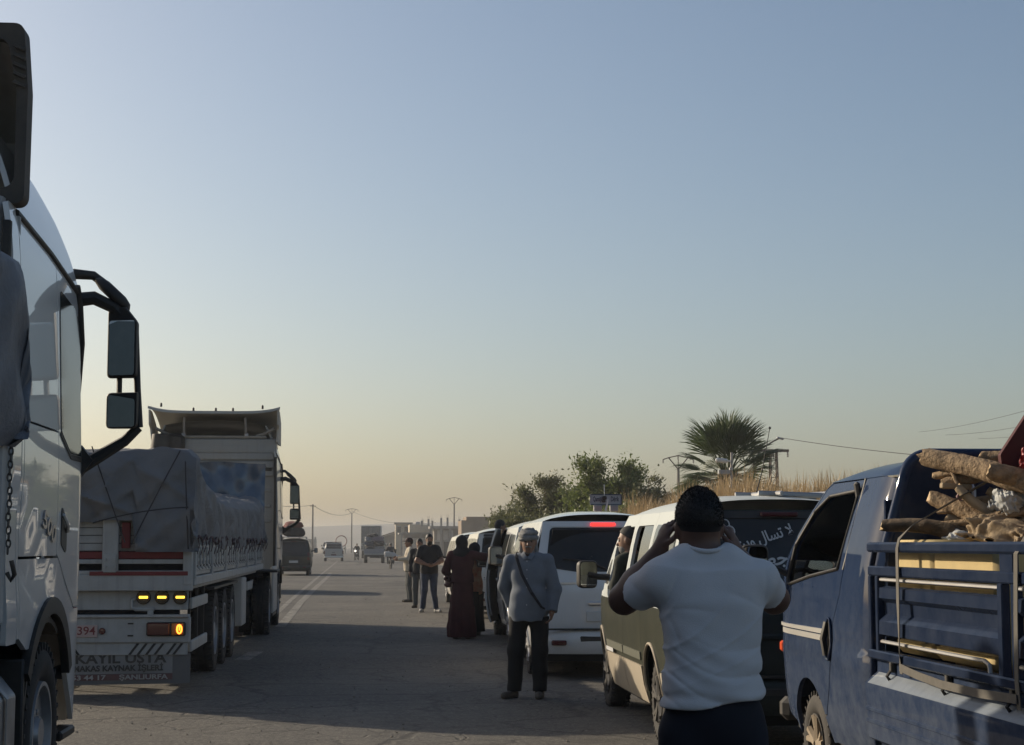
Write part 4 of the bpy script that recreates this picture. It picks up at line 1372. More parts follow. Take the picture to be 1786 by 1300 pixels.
V5, v5 = van('dirty green and silver van with its driver window open and lettering on the rear window', (3.17, 15.5, 0), 0.0, M_green2, lower=M_claddg, zs=1.04, belt=1.13, width=0.90,
             open_window=True, plate=False, stripe=M_greenstripe, rear_low=M_vandark, rim=mat('dark_alloy', (0.035, 0.037, 0.040), 0.5, metal=0.3, dust=0.2))
van('white van with its driver door ajar beside the woman in the dark red robe', (3.02, 29.2, 0), 0.0, M_vanwhite2, zs=1.04, open_door=math.radians(11), simple=False)
van('white van with roof rails, second from the front of the queue', (2.98, 39.3, 0), math.radians(0.5), M_vancream, zs=1.02, rack=False, width=0.90)
van('white van at the far front of the queue, beside the two standing men', (2.90, 46.6, 0), math.radians(0.5), M_vanwhite2, zs=1.0, width=0.90)
DV, dv = van('dark green van with a roof load driving away behind the tarp truck', (-4.12, 92.6, 0), math.radians(1.0), M_vandark, zs=1.0, rack=True, group='vans on the left lane', name='dark_van')
HV, hv = van('pale van hidden ahead of the tarp truck, only its shadow showing', (-4.35, 60.0, 0), 0.0, M_vancream, zs=1.05, group='vans on the left lane')

# lettering on the green van's rear window, side script, whip aerial
M_vinyl = mat('white_vinyl', (0.55, 0.55, 0.55), 0.6)
def on_rear(vd, x, z, up=(0, 0, 1), ang=0.0, lift=0.012):
    p = Vector(vd['rear'](x, z)); e = 0.01
    dx = Vector(vd['rear'](x + e, z)) - Vector(vd['rear'](x - e, z)); dz = Vector(vd['rear'](x, z + e)) - Vector(vd['rear'](x, z - e))
    n = dx.cross(dz).normalized()
    M = frame(p + n * lift, dx, dz)
    return M @ Matrix.Rotation(ang, 4, 'Z')
text_mesh('lettering', '\ufea2\ufef3\ufe8d\ufead \ufee6\ufef3\ufeed \ufedd\ufe8e\ufeb4\ufe97 \ufefb', 0.125, M_vinyl, v5['gw'], on_rear(v5, -0.21, 1.565, ang=math.radians(17)), 0.64, 0.002)
text_mesh('lettering', '\ufe94\ufecc\ufe9f\ufeae\ufee4\ufedf\ufe8d', 0.15, M_vinyl, v5['gw'], on_rear(v5, 0.03, 1.445, ang=math.radians(14)), 0.46, 0.003)
b = MB()
M_ = on_rear(v5, -0.43, 1.63)
for (cx, cy, r0) in ((0, 0.06, 0.035), (0.035, 0.0, 0.04), (-0.03, -0.01, 0.035)):
    b.tube([M_ @ Vector((cx + r0 * math.cos(a), cy + r0 * 1.2 * math.sin(a), 0)) for a in [2 * math.pi * i / 18 for i in range(18)]], 0.005, 5, closed=True)
b.build('sticker', M_vinyl, v5['gw'])
panel('script_badge', rpoly([(0.72, 0.575), (1.18, 0.575), (1.18, 0.61), (0.72, 0.61)], 0.005), v5['sf'](-1), M_vinyl, V5, thick=0.003, flip=True, lift=0.03)
b = MB(); b.tube([(-0.02, -1.5, 1.95 * 1.04), (0.03, -1.5, 2.2), (0.10, -1.5, 2.56)], [0.006, 0.004, 0.003], 5); b.lathe([(-0.015, 0), (0, .014), (0.015, 0)], (0.10, -1.5, 2.56), 'z', 8); b.build('whip_aerial', M_black, V5)
b = MB()
for x in (0.1, 0.55):
    b.tube([(x, -1.9, 2.01), (x, -0.6, 2.03)], 0.02, 6)
b.tube([(-0.05, -1.7, 2.015), (0.66, -1.7, 1.99)], 0.022, 6); b.tube([(-0.05, -0.8, 2.03), (0.66, -0.8, 2.01)], 0.022, 6)
b.build('roof_bar', M_steel, V5)

# load on the dark van
def bundle(name, label, cat, c, d, mt, seed, parent=None, group=None, amp=0.05, fr=1.2, res=26):
    r = np.random.RandomState(seed)
    g = s_ell((0, 0, 0), (d[0] / 2, d[1] / 2, d[2] / 2))
    def f(P):
        Q = np.abs(P / (np.array(d, np.float32) / 2)); q = (Q ** 4).sum(1) ** 0.25
        return (q - 1) * min(d) / 2 + wrinkle(P, seed, amp, 9.0 / max(d) * fr)
    o = sdf_obj(name, f, [-x * 0.62 for x in d], [x * 0.62 for x in d], max(d) / res, mt, parent)
    o.location = c
    if parent is None: tag(o, label, cat, group)
    return o
M_redcloth = mat('red_cloth', (0.17, 0.05, 0.05), 0.9, var=0.3)
M_darkcloth = mat('dark_cloth', (0.03, 0.03, 0.035), 0.9, var=0.3)
M_greycloth = mat('grey_cloth', (0.20, 0.19, 0.18), 0.9, var=0.3)
bundle('bundle', 'dark wrapped bundle tied on the dark van roof rack', 'bundle', (-4.1, 92.0, 2.25), (1.15, 1.6, 0.48), M_darkcloth, 2, group='roof loads')
bundle('bundle', 'faded red bundle on top of the dark van roof load', 'bundle', (-4.15, 92.0, 2.62), (0.95, 1.3, 0.34), M_redcloth, 4, group='roof loads')

# ------------------------------------------------------------------ heavy trucks
M_cabpearl = mat('pearl_grey_truck_paint', (0.68, 0.68, 0.67), 0.30, metal=0.05, coat=1.0, coat_rough=0.02, dust=0.10, dscale=1.6, dz=(0.6, 2.2), dustcol=(0.40, 0.37, 0.32))
M_cabgrey = mat('grey_truck_paint', (0.34, 0.35, 0.355), 0.4, coat=0.7, coat_rough=0.08, dust=0.2, dscale=2)
M_cabwall = mat('cab_rear_wall', (0.26, 0.275, 0.28), 0.5, dust=0.2, streak=0.25)
M_spoil = mat('spoiler_inside', (0.27, 0.265, 0.25), 0.7, dust=0.3, var=0.2)
M_spoil2 = mat('spoiler_shell', (0.42, 0.41, 0.37), 0.5, dust=0.3)
M_tank = mat('aluminium_tank', (0.42, 0.44, 0.47), 0.36, metal=0.9, dust=0.28, var=0.2)
M_sidebox = mat('white_side_cover', (0.46, 0.46, 0.44), 0.5, dust=0.35, streak=0.25)

def tractor(label, loc, rz, paint, big_mirror=True, trailer_y=-3.8):
    root = thing('truck_tractor', label, 'truck', loc, rz, 'trucks on the left lane')
    def xw(y, z):
        x = 1.25
        t = max(0.0, (y - 0.92) / 0.50); x -= 0.42 * t ** 2.1
        x -= 0.035 * max(0.0, z - 2.1) + 0.16 * max(0.0, (z - 3.1) / 0.75) ** 2
        if z < 1.3: x -= 0.02 * (1.3 - z)
        # crease running down and forward
        c = 1.86 - 0.50 * (y + 0.82)
        x -= 0.020 * max(0.0, min(1.0, (c - z) / 0.09)) * (1 if z < c else 0) * max(0, min(1, (z - 1.25) / 0.2))
        return x
    def sf(s): return lambda y, z: (s * xw(y, z), y, z)
    R = 0.51
    fr = pchip([(0.38, 1.36), (0.8, 1.40), (1.5, 1.40), (2.1, 1.34), (3.1, 1.02), (3.30, 0.90)])
    def fy(z): return fr(z)
    for s in (-1, 1):
        fl = s < 0
        sl_ = panel('sleeper_side', rpoly([(-0.93, 2.275), (0.145, 2.275), (0.145, 3.30), (-0.93, 3.38)], 0.01), sf(s), paint, root, thick=0.03, flip=fl)
        panel('locker_door', rpoly([(-0.86, 1.535), (0.145, 1.535), (0.145, 2.262), (-0.86, 2.262)], 0.02), sf(s), paint, root, thick=0.03, flip=fl)
        panel('sleeper_side', [(-0.93, 1.10), (-0.874, 1.10), (-0.874, 2.262), (-0.93, 2.262)], sf(s), paint, root, thick=0.03, flip=fl)
        low = [(-0.868, 1.10), (-0.66, 1.03)] + arch(0.0, R, 0.70, 132, 28, 14) + [(0.95, 0.50), (fy(0.5) - .03, 0.45), (fy(0.9) - .03, 0.9), (fy(1.2) - .03, 1.20), (0.78, 1.20), (0.45, 1.36), (0.20, 1.52), (-0.868, 1.52)]
        lw = panel('lower_wing', low, sf(s), paint, root, thick=0.03, flip=fl)
        dr = [(0.157, 1.545), (0.24, 1.51), (0.47, 1.375), (0.79, 1.215), (fy(1.25) - .06, 1.215), (fy(2.1) - .05, 2.1), (fy(3.1) - .02, 3.10), (0.80, 3.22), (0.157, 3.295)]
        d = panel('cab_door', dr, sf(s), paint, root, thick=0.03, flip=fl, step=0.09)
        gl = rpoly([(0.23, 2.28), (0.55, 2.16), (fy(2.16) - .13, 2.16), (fy(3.0) - .10, 3.0), (0.75, 3.09), (0.23, 3.14)], 0.05)
        panel('window', gl, sf(s), M_glassl, d, thick=0.004, flip=fl, lift=0.005)
        panel('window_seal', [(0.20, 2.25), (0.545, 2.125), (fy(2.1) - .1, 2.125), (fy(2.1) - .1, 2.155), (0.55, 2.155), (0.20, 2.275)], sf(s), M_black, d, thick=0.004, flip=fl, lift=0.006)
        # black line between cab side and roof fairing
        b = MB(); b.tube([sf(s)(y, 3.39 - 0.075 * (y + 0.93) - 0.05 * max(0, y)) for y in [-0.93 + 1.85 * i / 14 for i in range(15)]], 0.02, 6); b.build('roof_seam', M_black, sl_, 60)
        # roof fairing cheek
        ft = [(0.93, 3.26), (0.76, 3.42), (0.48, 3.60), (0.10, 3.74), (-0.3, 3.84), (-0.7, 3.91), (-0.93, 3.93)]
        panel('roof_fairing', [(-0.93, 3.405), (0.0, 3.325), (0.5, 3.27), (0.93, 3.22)] + ft, sf(s), paint, root, thick=0.03, flip=fl, step=0.08)
        # handle recess and grip
        hr = panel('door_handle', rpoly([(0.27, 1.60), (0.45, 1.54), (0.46, 1.74), (0.27, 1.84)], 0.04), sf(s), M_black, d, thick=0.004, flip=fl, lift=0.005)
        b = MB(); b.tube([Vector(sf(s)(0.29, 1.78)) + Vector((s * .012, 0, 0)), Vector(sf(s)(0.36, 1.72)) + Vector((s * .028, 0, 0)), Vector(sf(s)(0.44, 1.68)) + Vector((s * .012, 0, 0))], 0.012, 6); b.build('grip', paint, hr)
        # arch trim
        trim_o = [(a, c) for a, c in arch(0.0, R, 0.785, 150, 26, 16)] + [(a, c) for a, c in arch(0.0, R, 0.69, 26, 150, 16)]
        panel('arch_trim', trim_o, sf(s), M_black, lw, thick=0.05, flip=fl, lift=0.022)
        # mudguard behind the wheel
        rings = []
        for a in range(60, 196, 9):
            r_ = math.radians(a); c, sn = math.cos(r_), math.sin(r_)
            rings.append([(s * 0.88, 0.64 * c, R + 0.64 * sn), (s * 1.235, 0.64 * c, R + 0.64 * sn), (s * 1.235, 0.67 * c, R + 0.67 * sn), (s * 0.88, 0.67 * c, R + 0.67 * sn)])
        b = MB(); b.loft(rings); b.box((s * 1.06, -0.665, 0.62), (0.36, 0.05, 0.72), None, 0.01); b.build('mudguard', M_black, root, 40)
        wheel(root, (s * 1.075, 0, R), R, 0.31, s, 'truck', M_steel, 40)
        wheel(root, (s * 1.10, trailer_y, R), R, 0.30, s, 'dual', M_steel, 40)
        wheel(root, (s * 0.77, trailer_y, R), R, 0.30, s, 'dual', M_steel, 24)
        # cab side deflector
        panel('side_deflector', rpoly([(-1.20, 1.08), (-0.945, 1.08), (-0.945, 3.42), (-1.12, 3.42)], 0.02), sf(s), paint, root, thick=0.03, flip=fl)
        b = MB(); b.box((s * 1.19, -1.19, 2.2), (0.05, 0.035, 2.2), None, 0.008); b.build('deflector_edge', M_black, root)
        # mirrors
        X0 = xw(0.92, 3.1); xm = X0 + 0.27
        b = MB()
        b.tube([(s * (X0 - 0.10), 0.95, 3.17), (s * (X0 + 0.08), 1.00, 3.20), (s * (xm - 0.06), 1.02, 3.14), (s * (xm + 0.05), 1.02, 3.02)], [0.05, 0.045, 0.04, 0.035], 8)
        b.box((s * (X0 - 0.06), 0.92, 3.10), (0.13, 0.16, 0.20), None, 0.04)
        b.tube([(s * (xm + 0.075), 1.04, 3.02), (s * (xm + 0.095), 1.05, 2.62), (s * (xm + 0.115), 1.05, 2.36)], [0.022, 0.022, 0.022], 8)
        b.tube([(s * (xm - 0.02), 1.04, 2.72), (s * (xm - 0.02), 1.04, 2.56)], 0.018, 6)
        b.tube([(s * (xm + 0.11), 1.05, 2.36), (s * (xm + 0.02), 1.05, 2.27), (s * (X0 + 0.02), 1.04, 2.10), (s * (X0 - 0.06), 1.02, 2.05)], [0.03, 0.035, 0.045, 0.06], 8)
        b.prism([(X0 - 0.08, 2.20), (X0 - 0.08, 1.90), (X0 + 0.10, 2.14), (X0 + 0.02, 2.24)], lambda u, v, q: (s * u, q, v), 0.98, 1.06)
        arm = b.build('mirror_arm', M_black, root, 40)
        for (zc, hh, w_, nm) in ((2.91, 0.47, 0.20, 'main_mirror'), (2.465, 0.235, 0.21, 'wide_mirror')):
            rings = []
            dx = 0.012 * (2.9 - zc)
            for t, k in ((0, 0.95), (0.02, 1.0), (0.09, 0.97), (0.14, 0.8), (0.17, 0.5)):
                rings.append([(s * (xm + dx + u * k), 0.98 + t - 0.33 * u * k * (1 - t / 0.17), zc + v * k) for u, v in rpoly([(-w_ / 2, -hh / 2), (w_ / 2, -hh / 2), (w_ / 2, hh / 2 - (0.1 if hh > .3 else 0)), (w_ / 2 - (0.08 if hh > .3 else 0), hh / 2), (-w_ / 2, hh / 2)], 0.035, 4)])
            b = MB(); b.loft(rings); mm = b.build(nm, M_black, root, 40)
            b = MB(); b.prism(rpoly([(-w_ * .44, -hh * .46), (w_ * .42, -hh * .46), (w_ * .42, hh * .30), (-w_ * .44, hh * .30 if hh > .3 else hh * .44)], 0.02, 4), lambda u, v, q: (s * (xm + dx + u), 0.98 - q - 0.33 * u, zc + v), 0.003, 0.008); b.build('mirror_glass', M_mirror, mm)
        # front-corner kerb mirror on its hooped arm
        b = MB()
        b.tube([(s * (X0 - 0.14), 0.94, 3.30), (s * (X0 - 0.05), 1.02, 3.36), (s * (X0 + 0.06), 1.08, 3.36), (s * (X0 + 0.14), 1.10, 3.30)], [0.04, 0.035, 0.03, 0.03], 8)
        b.box((s * (X0 - 0.12), 0.93, 3.28), (0.10, 0.12, 0.14), None, 0.03)
        ka = b.build('kerb_mirror_arm', M_black, root, 50)
        Rm = Matrix.Rotation(s * 0.75, 3, 'Y'); rings = []
        for t, k in ((-0.035, 0.55), (-0.02, 0.92), (0, 1.0), (0.03, 0.85), (0.045, 0.5)):
            rings.append([Vector((s * (X0 + 0.19), 1.06, 3.235)) + Rm @ Vector((0.155 * k * math.cos(a), 0.10 * k * math.sin(a), t)) for a in [2 * math.pi * i / 20 for i in range(20)]])
        b = MB(); b.loft(rings); b.build('kerb_mirror', M_black, ka, 60)
        # A pillar strip and small antenna fins
        b = MB(); b.tube([(s * (xw(fy(z) - 0.10, z) + 0.004), fy(z) - 0.10, z) for z in (1.95, 2.2, 2.6, 2.9, 3.15, 3.25)], 0.028, 8)
        for k in range(4): b.box((s * (xw(fy(2.3) - 0.10, 2.3) + 0.01), fy(2.3) - 0.10, 2.22 + 0.045 * k), (0.10, 0.012, 0.008))
        b.build('pillar_strip', M_black, root, 60)
        # corner air deflector with bright inlays
        b = MB(); b.prism(rpoly([(1.06, 1.40), (1.14, 1.36), (1.17, 1.86), (1.10, 1.80)], 0.02), lambda u, v, q: (s * (u + 0.02), q, v), 1.26, 1.31); b.build('corner_deflector', M_chrome, root, 30)
        b = MB(); b.box((s * 1.12, 1.16, 1.23), (0.12, 0.14, 0.13), (s * 0.25, 'Z'), 0.02); b.build('corner_lamp', M_glassl, root)
        # steps
        for z in (0.42, 0.80):
            b = MB(); b.box((s * 1.16, 0.90, z), (0.12, 0.46, 0.06), None, 0.015); b.build('step', M_black, root)
    # rear wall, roof, front, chassis
    b = MB(); b.box((0, -0.90, 2.24), (2.40, 0.06, 2.30), None, 0.02)
    for k in range(5): b.box((0, -0.94, 2.05 + k * 0.30), (2.2, 0.03, 0.05), None, 0.01)
    b.build('cab_rear_wall', M_cabwall, root)
    def rf(u, v):
        y = -0.93 + 1.87 * v; x = 2 * u - 1
        z = pchip([(-0.93, 3.93), (-0.7, 3.91), (-0.3, 3.84), (0.1, 3.74), (0.48, 3.60), (0.76, 3.42), (0.94, 3.25)])(y)
        return (x * (xw(min(y, 0.7), z) - 0.005), y, z + 0.10 * (1 - x * x))
    b = MB(); b.grid(rf, 16, 14); b.build('roof', paint, root, 60)
    def wsf(u, v):
        x = 2 * u - 1; z = 1.95 + 1.28 * v
        return (x * (xw(fy(z) - .05, z) + 0.0), fy(z) - 0.05 + 0.16 * (1 - x * x), z)
    b = MB(); b.grid(wsf, 14, 6); b.build('windscreen', M_glass, root, 60)
    def frn(u, v):
        x = 2 * u - 1; z = 0.40 + 1.55 * v
        return (x * (xw(fy(z) - .04, z) + 0.0), fy(z) - 0.04 + 0.16 * (1 - x * x), z)
    b = MB(); b.grid(frn, 14, 8); b.build('front_panel', paint, root, 60)
    b = MB()
    for k in range(5): b.box((0, 1.58, 0.95 + k * 0.13), (1.5, 0.05, 0.07), None, 0.012)
    b.build('grille', M_black, root)
    b = MB(); b.box((0, 0.2, 1.0), (1.9, 2.0, 0.5)); b.box((0, 0.0, 2.1), (2.1, 1.5, 1.7)); b.box((0, -2.6, 0.80), (0.95, 5.4, 0.30)); b.build('chassis', M_dark, root)
    for s in (-1, 1):
        b = MB()
        pts = rpoly([(0.66, 0.34), (1.16, 0.34), (1.22, 0.42), (1.22, 0.80), (1.13, 0.91), (0.66, 0.91)], 0.05, 4)
        b.prism(pts, lambda u, v, q: (s * u, q, v), -2.5, -0.78)
        tk = b.build('fuel_tank', M_tank, root, 30)
        for y in (-1.05, -2.1):
            b = MB(); b.strap([(s * 0.67, y, 0.925), (s * 1.13, y, 0.925), (s * 1.235, y, 0.80), (s * 1.235, y, 0.42), (s * 1.16, y, 0.325)], 0.06, 0.006, (0, 1, 0))
            b.build('tank_strap', M_steel, tk, 30)
        b = MB(); b.lathe([(0, .05), (0.04, .05), (0.045, 0)], (s * 1.06, -0.98, 0.885), 'z', 12); b.build('tank_cap', M_black, tk)
        b = MB(); b.box((s * 1.07, trailer_y, R + 0.62), (0.66, 1.2, 0.04), None, 0.01); b.build('rear_mudguard', M_black, root)
    b = MB(); b.lathe([(0, .42), (0.10, .42), (0.11, 0)], (0, trailer_y + 0.3, 0.97), 'z', 20); b.build('fifth_wheel', M_black, root)
    return root, sf

TR1, sf1 = tractor('pearl grey truck tractor close by at the left edge with tall wing mirrors', (-3.12, 10.3, 0), 0.0, M_cabpearl)
# raised emblem below the crease
M_badge = mat('badge_metal', (0.35, 0.35, 0.36), 0.3, metal=1.0)
p = Vector(sf1(1)(-0.16, 1.70)); text_mesh('badge', '500', 0.15, M_badge, TR1, frame(p + Vector((0.008, 0, 0)), (0, 1, -0.28), (0, 0.2, 1)), 0.42, 0.003, 0.2, 0.004)
# roof deflector seen from behind: black frame around a hollow shell
b = MB()
fo = rpoly([(-1.24, 3.42, .03), (1.24, 3.42, .06), (1.245, 4.02, .02), (1.215, 4.37, .06), (-1.215, 4.37, .06), (-1.245, 4.02, .02)], 0.03, 6)
fi = rpoly([(-1.185, 3.50, .08), (1.185, 3.50, .08), (1.185, 4.02, .02), (1.13, 4.29, .08), (-1.13, 4.29, .08), (-1.185, 4.02, .02)], 0.03, 6)
n_ = len(fo)
fo = [(x * 1.0, 3.42 + (z - 3.42) * 1.045) for x, z in fo]; fi = [(x * 1.0, 3.42 + (z - 3.42) * 1.045) for x, z in fi]
vs = [(x, -1.03, z) for x, z in fo] + [(x, -1.03, z) for x, z in fi] + [(x, -0.89, z) for x, z in fi] + [(x, -0.89, z) for x, z in fo]
b.add(vs, [(r * n_ + i, r * n_ + (i + 1) % n_, ((r + 1) % 4) * n_ + (i + 1) % n_, ((r + 1) % 4) * n_ + i) for r in range(4) for i in range(n_)])
for k in range(5): b.box((1.20, -1.045, 4.07 + 0.05 * k), (0.07, 0.02, 0.02), (0.4, 'Y'), 0.004)
for k in range(5): b.box((-1.20, -1.045, 4.07 + 0.05 * k), (0.07, 0.02, 0.02), (-0.4, 'Y'), 0.004)
b.build('deflector_frame', mat('deflector_rubber', (0.022, 0.022, 0.022), 0.7, dust=0.2), TR1, 30)
def shell(u, v):
    a = fi[int(round(u * (n_ - 1))) % n_]
    k = 1 - 0.40 * v * v
    return (a[0] * (1.0 - 0.10 * v), -0.95 + 0.9 * v, 3.44 + (a[1] - 3.44) * (k * 1.0))
b = MB(); rings = [[Vector(shell(i / (n_ - 1), j / 6)) for i in range(n_)] for j in range(7)]; b.loft(rings, caps=False); 
b.add([v for v in rings[-1]], [tuple(range(n_))])
b.build('deflector_shell', M_spoil, TR1, 40)
b = MB()
for x in (-0.9, 0.98): b.tube([(x, -0.95, 3.42), (x, -0.6, 4.05)], 0.025, 6)
b.box((0.95, -1.0, 3.72), (0.16, 0.06, 0.22), (0.3, 'Y'), 0.02)
b.build('deflector_strut', M_rust, TR1)
for s in (-1, 1):
    b = MB(); b.tube([(s * 1.10, -1.02, 3.45), (s * 1.08, -1.05, 3.3), (s * 1.10, -1.0, 3.12)], 0.05, 8); b.build('air_pipe', mat('pipe_grey', (0.3, 0.3, 0.29), 0.5), TR1)

# ---------------- near trailer
M_trwhite = mat('dirty_white_steel', (0.44, 0.44, 0.425), 0.55, dust=0.3, dustcol=(0.17, 0.14, 0.11), dscale=5, streak=0.45)
M_trred = mat('faded_red_steel', (0.20, 0.022, 0.022), 0.6, dust=0.3, dustcol=(0.12, 0.07, 0.06), dscale=5)
M_chain = mat('chain_steel', (0.12, 0.11, 0.10), 0.5, metal=0.8)
T1 = thing('semi_trailer', 'flatbed trailer behind the near tractor, only its white front post showing', 'trailer', (-3.12, 8.85, 0), 0, 'flatbed trailers')
def bxl(name, c, d, mt, parent, bev=0.0, rot=None):
    b = MB(); b.box(c, d, rot, bev); return b.build(name, mt, parent)
bxl('bed', (0, -6.7, 1.18), (2.48, 13.2, 0.16), M_trwhite, T1, 0.01)
bxl('chassis_beam', (-0.45, -6.9, 0.92), (0.14, 12.0, 0.34), M_dark, T1); bxl('chassis_beam', (0.45, -6.9, 0.92), (0.14, 12.0, 0.34), M_dark, T1)
bxl('front_wall', (0, -0.10, 1.75), (2.44, 0.08, 1.0), M_trwhite, T1, 0.01)
for s in (-1, 1):
    b = MB(); b.box((s * 1.235, -0.08, 1.68), (0.10, 0.14, 0.96), None, 0.012); b.box((s * 1.245, -0.04, 2.05), (0.02, 0.05, 0.25)); b.build('corner_post', M_trwhite, T1)
    for k in range(6):
        bxl('drop_side', (s * 1.22, -0.22 - 2.15 * (k + 0.5), 1.52), (0.05, 2.10, 0.50), M_trwhite, T1, 0.01)
    for k in range(3):
        wheel(T1, (s * 1.08, -8.4 - 1.32 * k, 0.51), 0.51, 0.32, s, 'dual', M_steel, 28)
# chain on the post
b = MB()
for k in range(17):
    z = 2.10 - 0.055 * k; y = -0.02 + 0.012 * math.sin(k)
    ax = (k % 2)
    P = []
    for i in range(10):
        a = 2 * math.pi * i / 10
        u, v = 0.017 * math.cos(a), 0.036 * math.sin(a)
        P.append((1.30 + 0.6 * (u if ax else 0), y + 0.6 * (0 if ax else u), 2.10 - 0.033 * k + 0.6 * v))
    b.tube(P, 0.0045, 5, closed=True)
b.tube([(1.315, 0.0, 1.52), (1.33, 0.01, 1.45), (1.31, 0.03, 1.42), (1.29, 0.02, 1.46)], 0.012, 6)
b.build('chain', M_chain, T1, 60)

def tarp(name, label, loc, ylen, half, ztop, zlow, mt, seed, crown=0.12, fold=0.03, rear_drop=None, nu=110, nv=84, bulge=None, group='tarpaulins over trailer loads', ngather=0.0):
    """cloth thrown over a load: section runs right hem - side - top - side - hem; ends hang down"""
    rs = np.random.RandomState(seed)
    ph = rs.rand(24) * 6.28
    def wob(a, bq, c):
        return (math.sin(2.1 * a + ph[0] + 1.4 * math.sin(1.7 * bq + ph[1])) + 0.6 * math.sin(4.7 * a + 2.9 * bq + ph[2]) + 0.45 * math.sin(7.3 * a - 5.1 * bq + ph[3] + math.sin(3 * c + ph[4])) + 0.3 * math.sin(13 * a + 6 * bq + ph[5])) / 2.0
    def P(u, v):
        y = ylen * u
        zt = ztop(y); zl = zlow(y)
        Hs = zt - zl; per = 2 * Hs + 2 * half
        s = v * per
        if s < Hs:
            x, z, n = half, zl + s, (1, 0)
        elif s < Hs + 2 * half:
            x, z, n = half - (s - Hs), zt, (0, 1)
        else:
            x, z, n = -half, zt - (s - Hs - 2 * half), (-1, 0)
        # rounded shoulders
        for sx in (1, -1):
            dx, dz = half - sx * x, zt - z
            r = 0.06
            if dx < r and dz < r and dx + dz < r:
                t = (r - dx - dz) / r
                x -= sx * 0.035 * t; z -= 0.035 * t
        z += crown * (1 - (x / half) ** 2) * min(1.0, 0.12 + max(0.0, y - 0.6) / 2.2) if n[1] else 0
        d = fold * wob(y * 0.9, s * 1.3, u)
        d += fold * 0.9 * (1 - abs(math.sin(3.1 * y + 2.3 * s + 1.2 * math.sin(2.2 * s + ph[9])))) ** 4 - fold * 0.7 * (1 - abs(math.sin(2.3 * y - 3.4 * s + 1.4 * math.sin(1.3 * y + ph[10])))) ** 5
        d += fold * 0.25 * math.sin(19 * y + 11 * s + 2 * math.sin(5 * y)) 
        low = max(0.0, 1 - (z - zl) / 0.55) if n[0] else 0
        d += ngather * low * math.sin(y * 11 + 2 * math.sin(y * 2.3 + ph[6]))
        if n[0]: d += 0.03 * math.sin(min(1, (zt - z) / max(0.1, Hs)) * 3.1)
        z += 0.05 * low * math.sin(y * 2.2 + ph[7]) + 0.02 * low * math.sin(y * 7 + ph[8])
        if bulge: d += bulge(y, x, z, n)
        return Vector((x + n[0] * d, y, z + n[1] * d))
    rings = [[P(i / nu, j / nv) for j in range(nv + 1)] for i in range(nu + 1)]
    b = MB()
    # hanging ends
    def end(ring, sgn, drop):
        out = []
        for k in range(1, 37):
            t = k / 36; row = []
            for j, p in enumerate(ring):
                zl = drop(p.x)
                z = p.z + (zl - p.z) * t if p.z > zl else p.z
                f = 0.05 * math.sin(t * 2.4) + fold * 1.3 * wob(p.x * 1.4 + t, t * 2.2 + 3, 0.3) * min(1, t * 3)
                f += min(1, t * 3) * fold * (1.5 * (1 - abs(math.sin(3.4 * p.x + 2.6 * t + 0.9 * math.sin(3 * t + ph[11])))) ** 5 + 1.3 * (1 - abs(math.sin(2.2 * p.x - 4.2 * t + ph[12]))) ** 6 + 0.8 * (1 - abs(math.sin(5.2 * p.x + 7.0 * t + ph[13]))) ** 6 - 0.9 * (1 - abs(math.sin(4.1 * p.x - 2.1 * t + ph[14]))) ** 6 + 0.2 * math.sin(17 * p.x + 9 * t))
                row.append(Vector((p.x * (1 + 0.012 * t), p.y + sgn * (0.05 * min(1, t * 4) + f), z)))
            out.append(row)
        return out
    if rear_drop:
        rings = end(rings[0], -1, rear_drop)[::-1] + rings
    front = end(rings[-1], 1, lambda x: max(1.6, zlow(ylen)))
    rings = rings + front
    n = len(rings[0])
    vs = [p for r in rings for p in r]
    fs = [(i * n + k, i * n + k + 1, (i + 1) * n + k + 1, (i + 1) * n + k) for i in range(len(rings) - 1) for k in range(n - 1)]
    b.add(vs, fs)
    o = b.build(name, mt, None, 70)
    o.location = loc
    return tag(o, label, 'tarpaulin', group)
M_tarpb = mat('blue_grey_tarpaulin', (0.155, 0.168, 0.198), 0.55, var=0.35, vscale=3, bump=0.006, bscale=30, dust=0.10)
M_tarpg = mat('grey_tarpaulin', (0.140, 0.146, 0.158), 0.7, col2=(0.195, 0.195, 0.200), vscale=1.4, bump=0.008, bscale=24, spec=0.25, dust=0.10, dustcol=(0.20, 0.18, 0.16))
def blg(y, x, z, n):
    return 0.10 * math.exp(-((y - 12.85) / 0.45) ** 2) * (1 if n[0] > 0 else 0.2) * (0.7 + 0.3 * math.sin(z * 9))
tarp('tarpaulin', 'blue-grey tarpaulin bulging over the near trailer at the left edge', (-3.12, -4.2, 0), 12.85, 1.24,
     pchip([(0, 2.7), (6, 2.75), (11, 2.85), (12.2, 3.05), (12.85, 3.06)]), pchip([(0, 1.5), (10, 1.55), (12.0, 1.9), (12.85, 2.12)]), M_tarpb, 3, bulge=blg, fold=0.055, rear_drop=lambda x: 1.5)

# ------------------------------------------------------------------ tarp-covered truck ahead
TR2, sf2 = tractor('grey truck tractor with a flared roof deflector pulling the tarp-covered trailer', (-3.10, 35.0, 0), math.radians(0.4), M_cabgrey, trailer_y=-3.7)
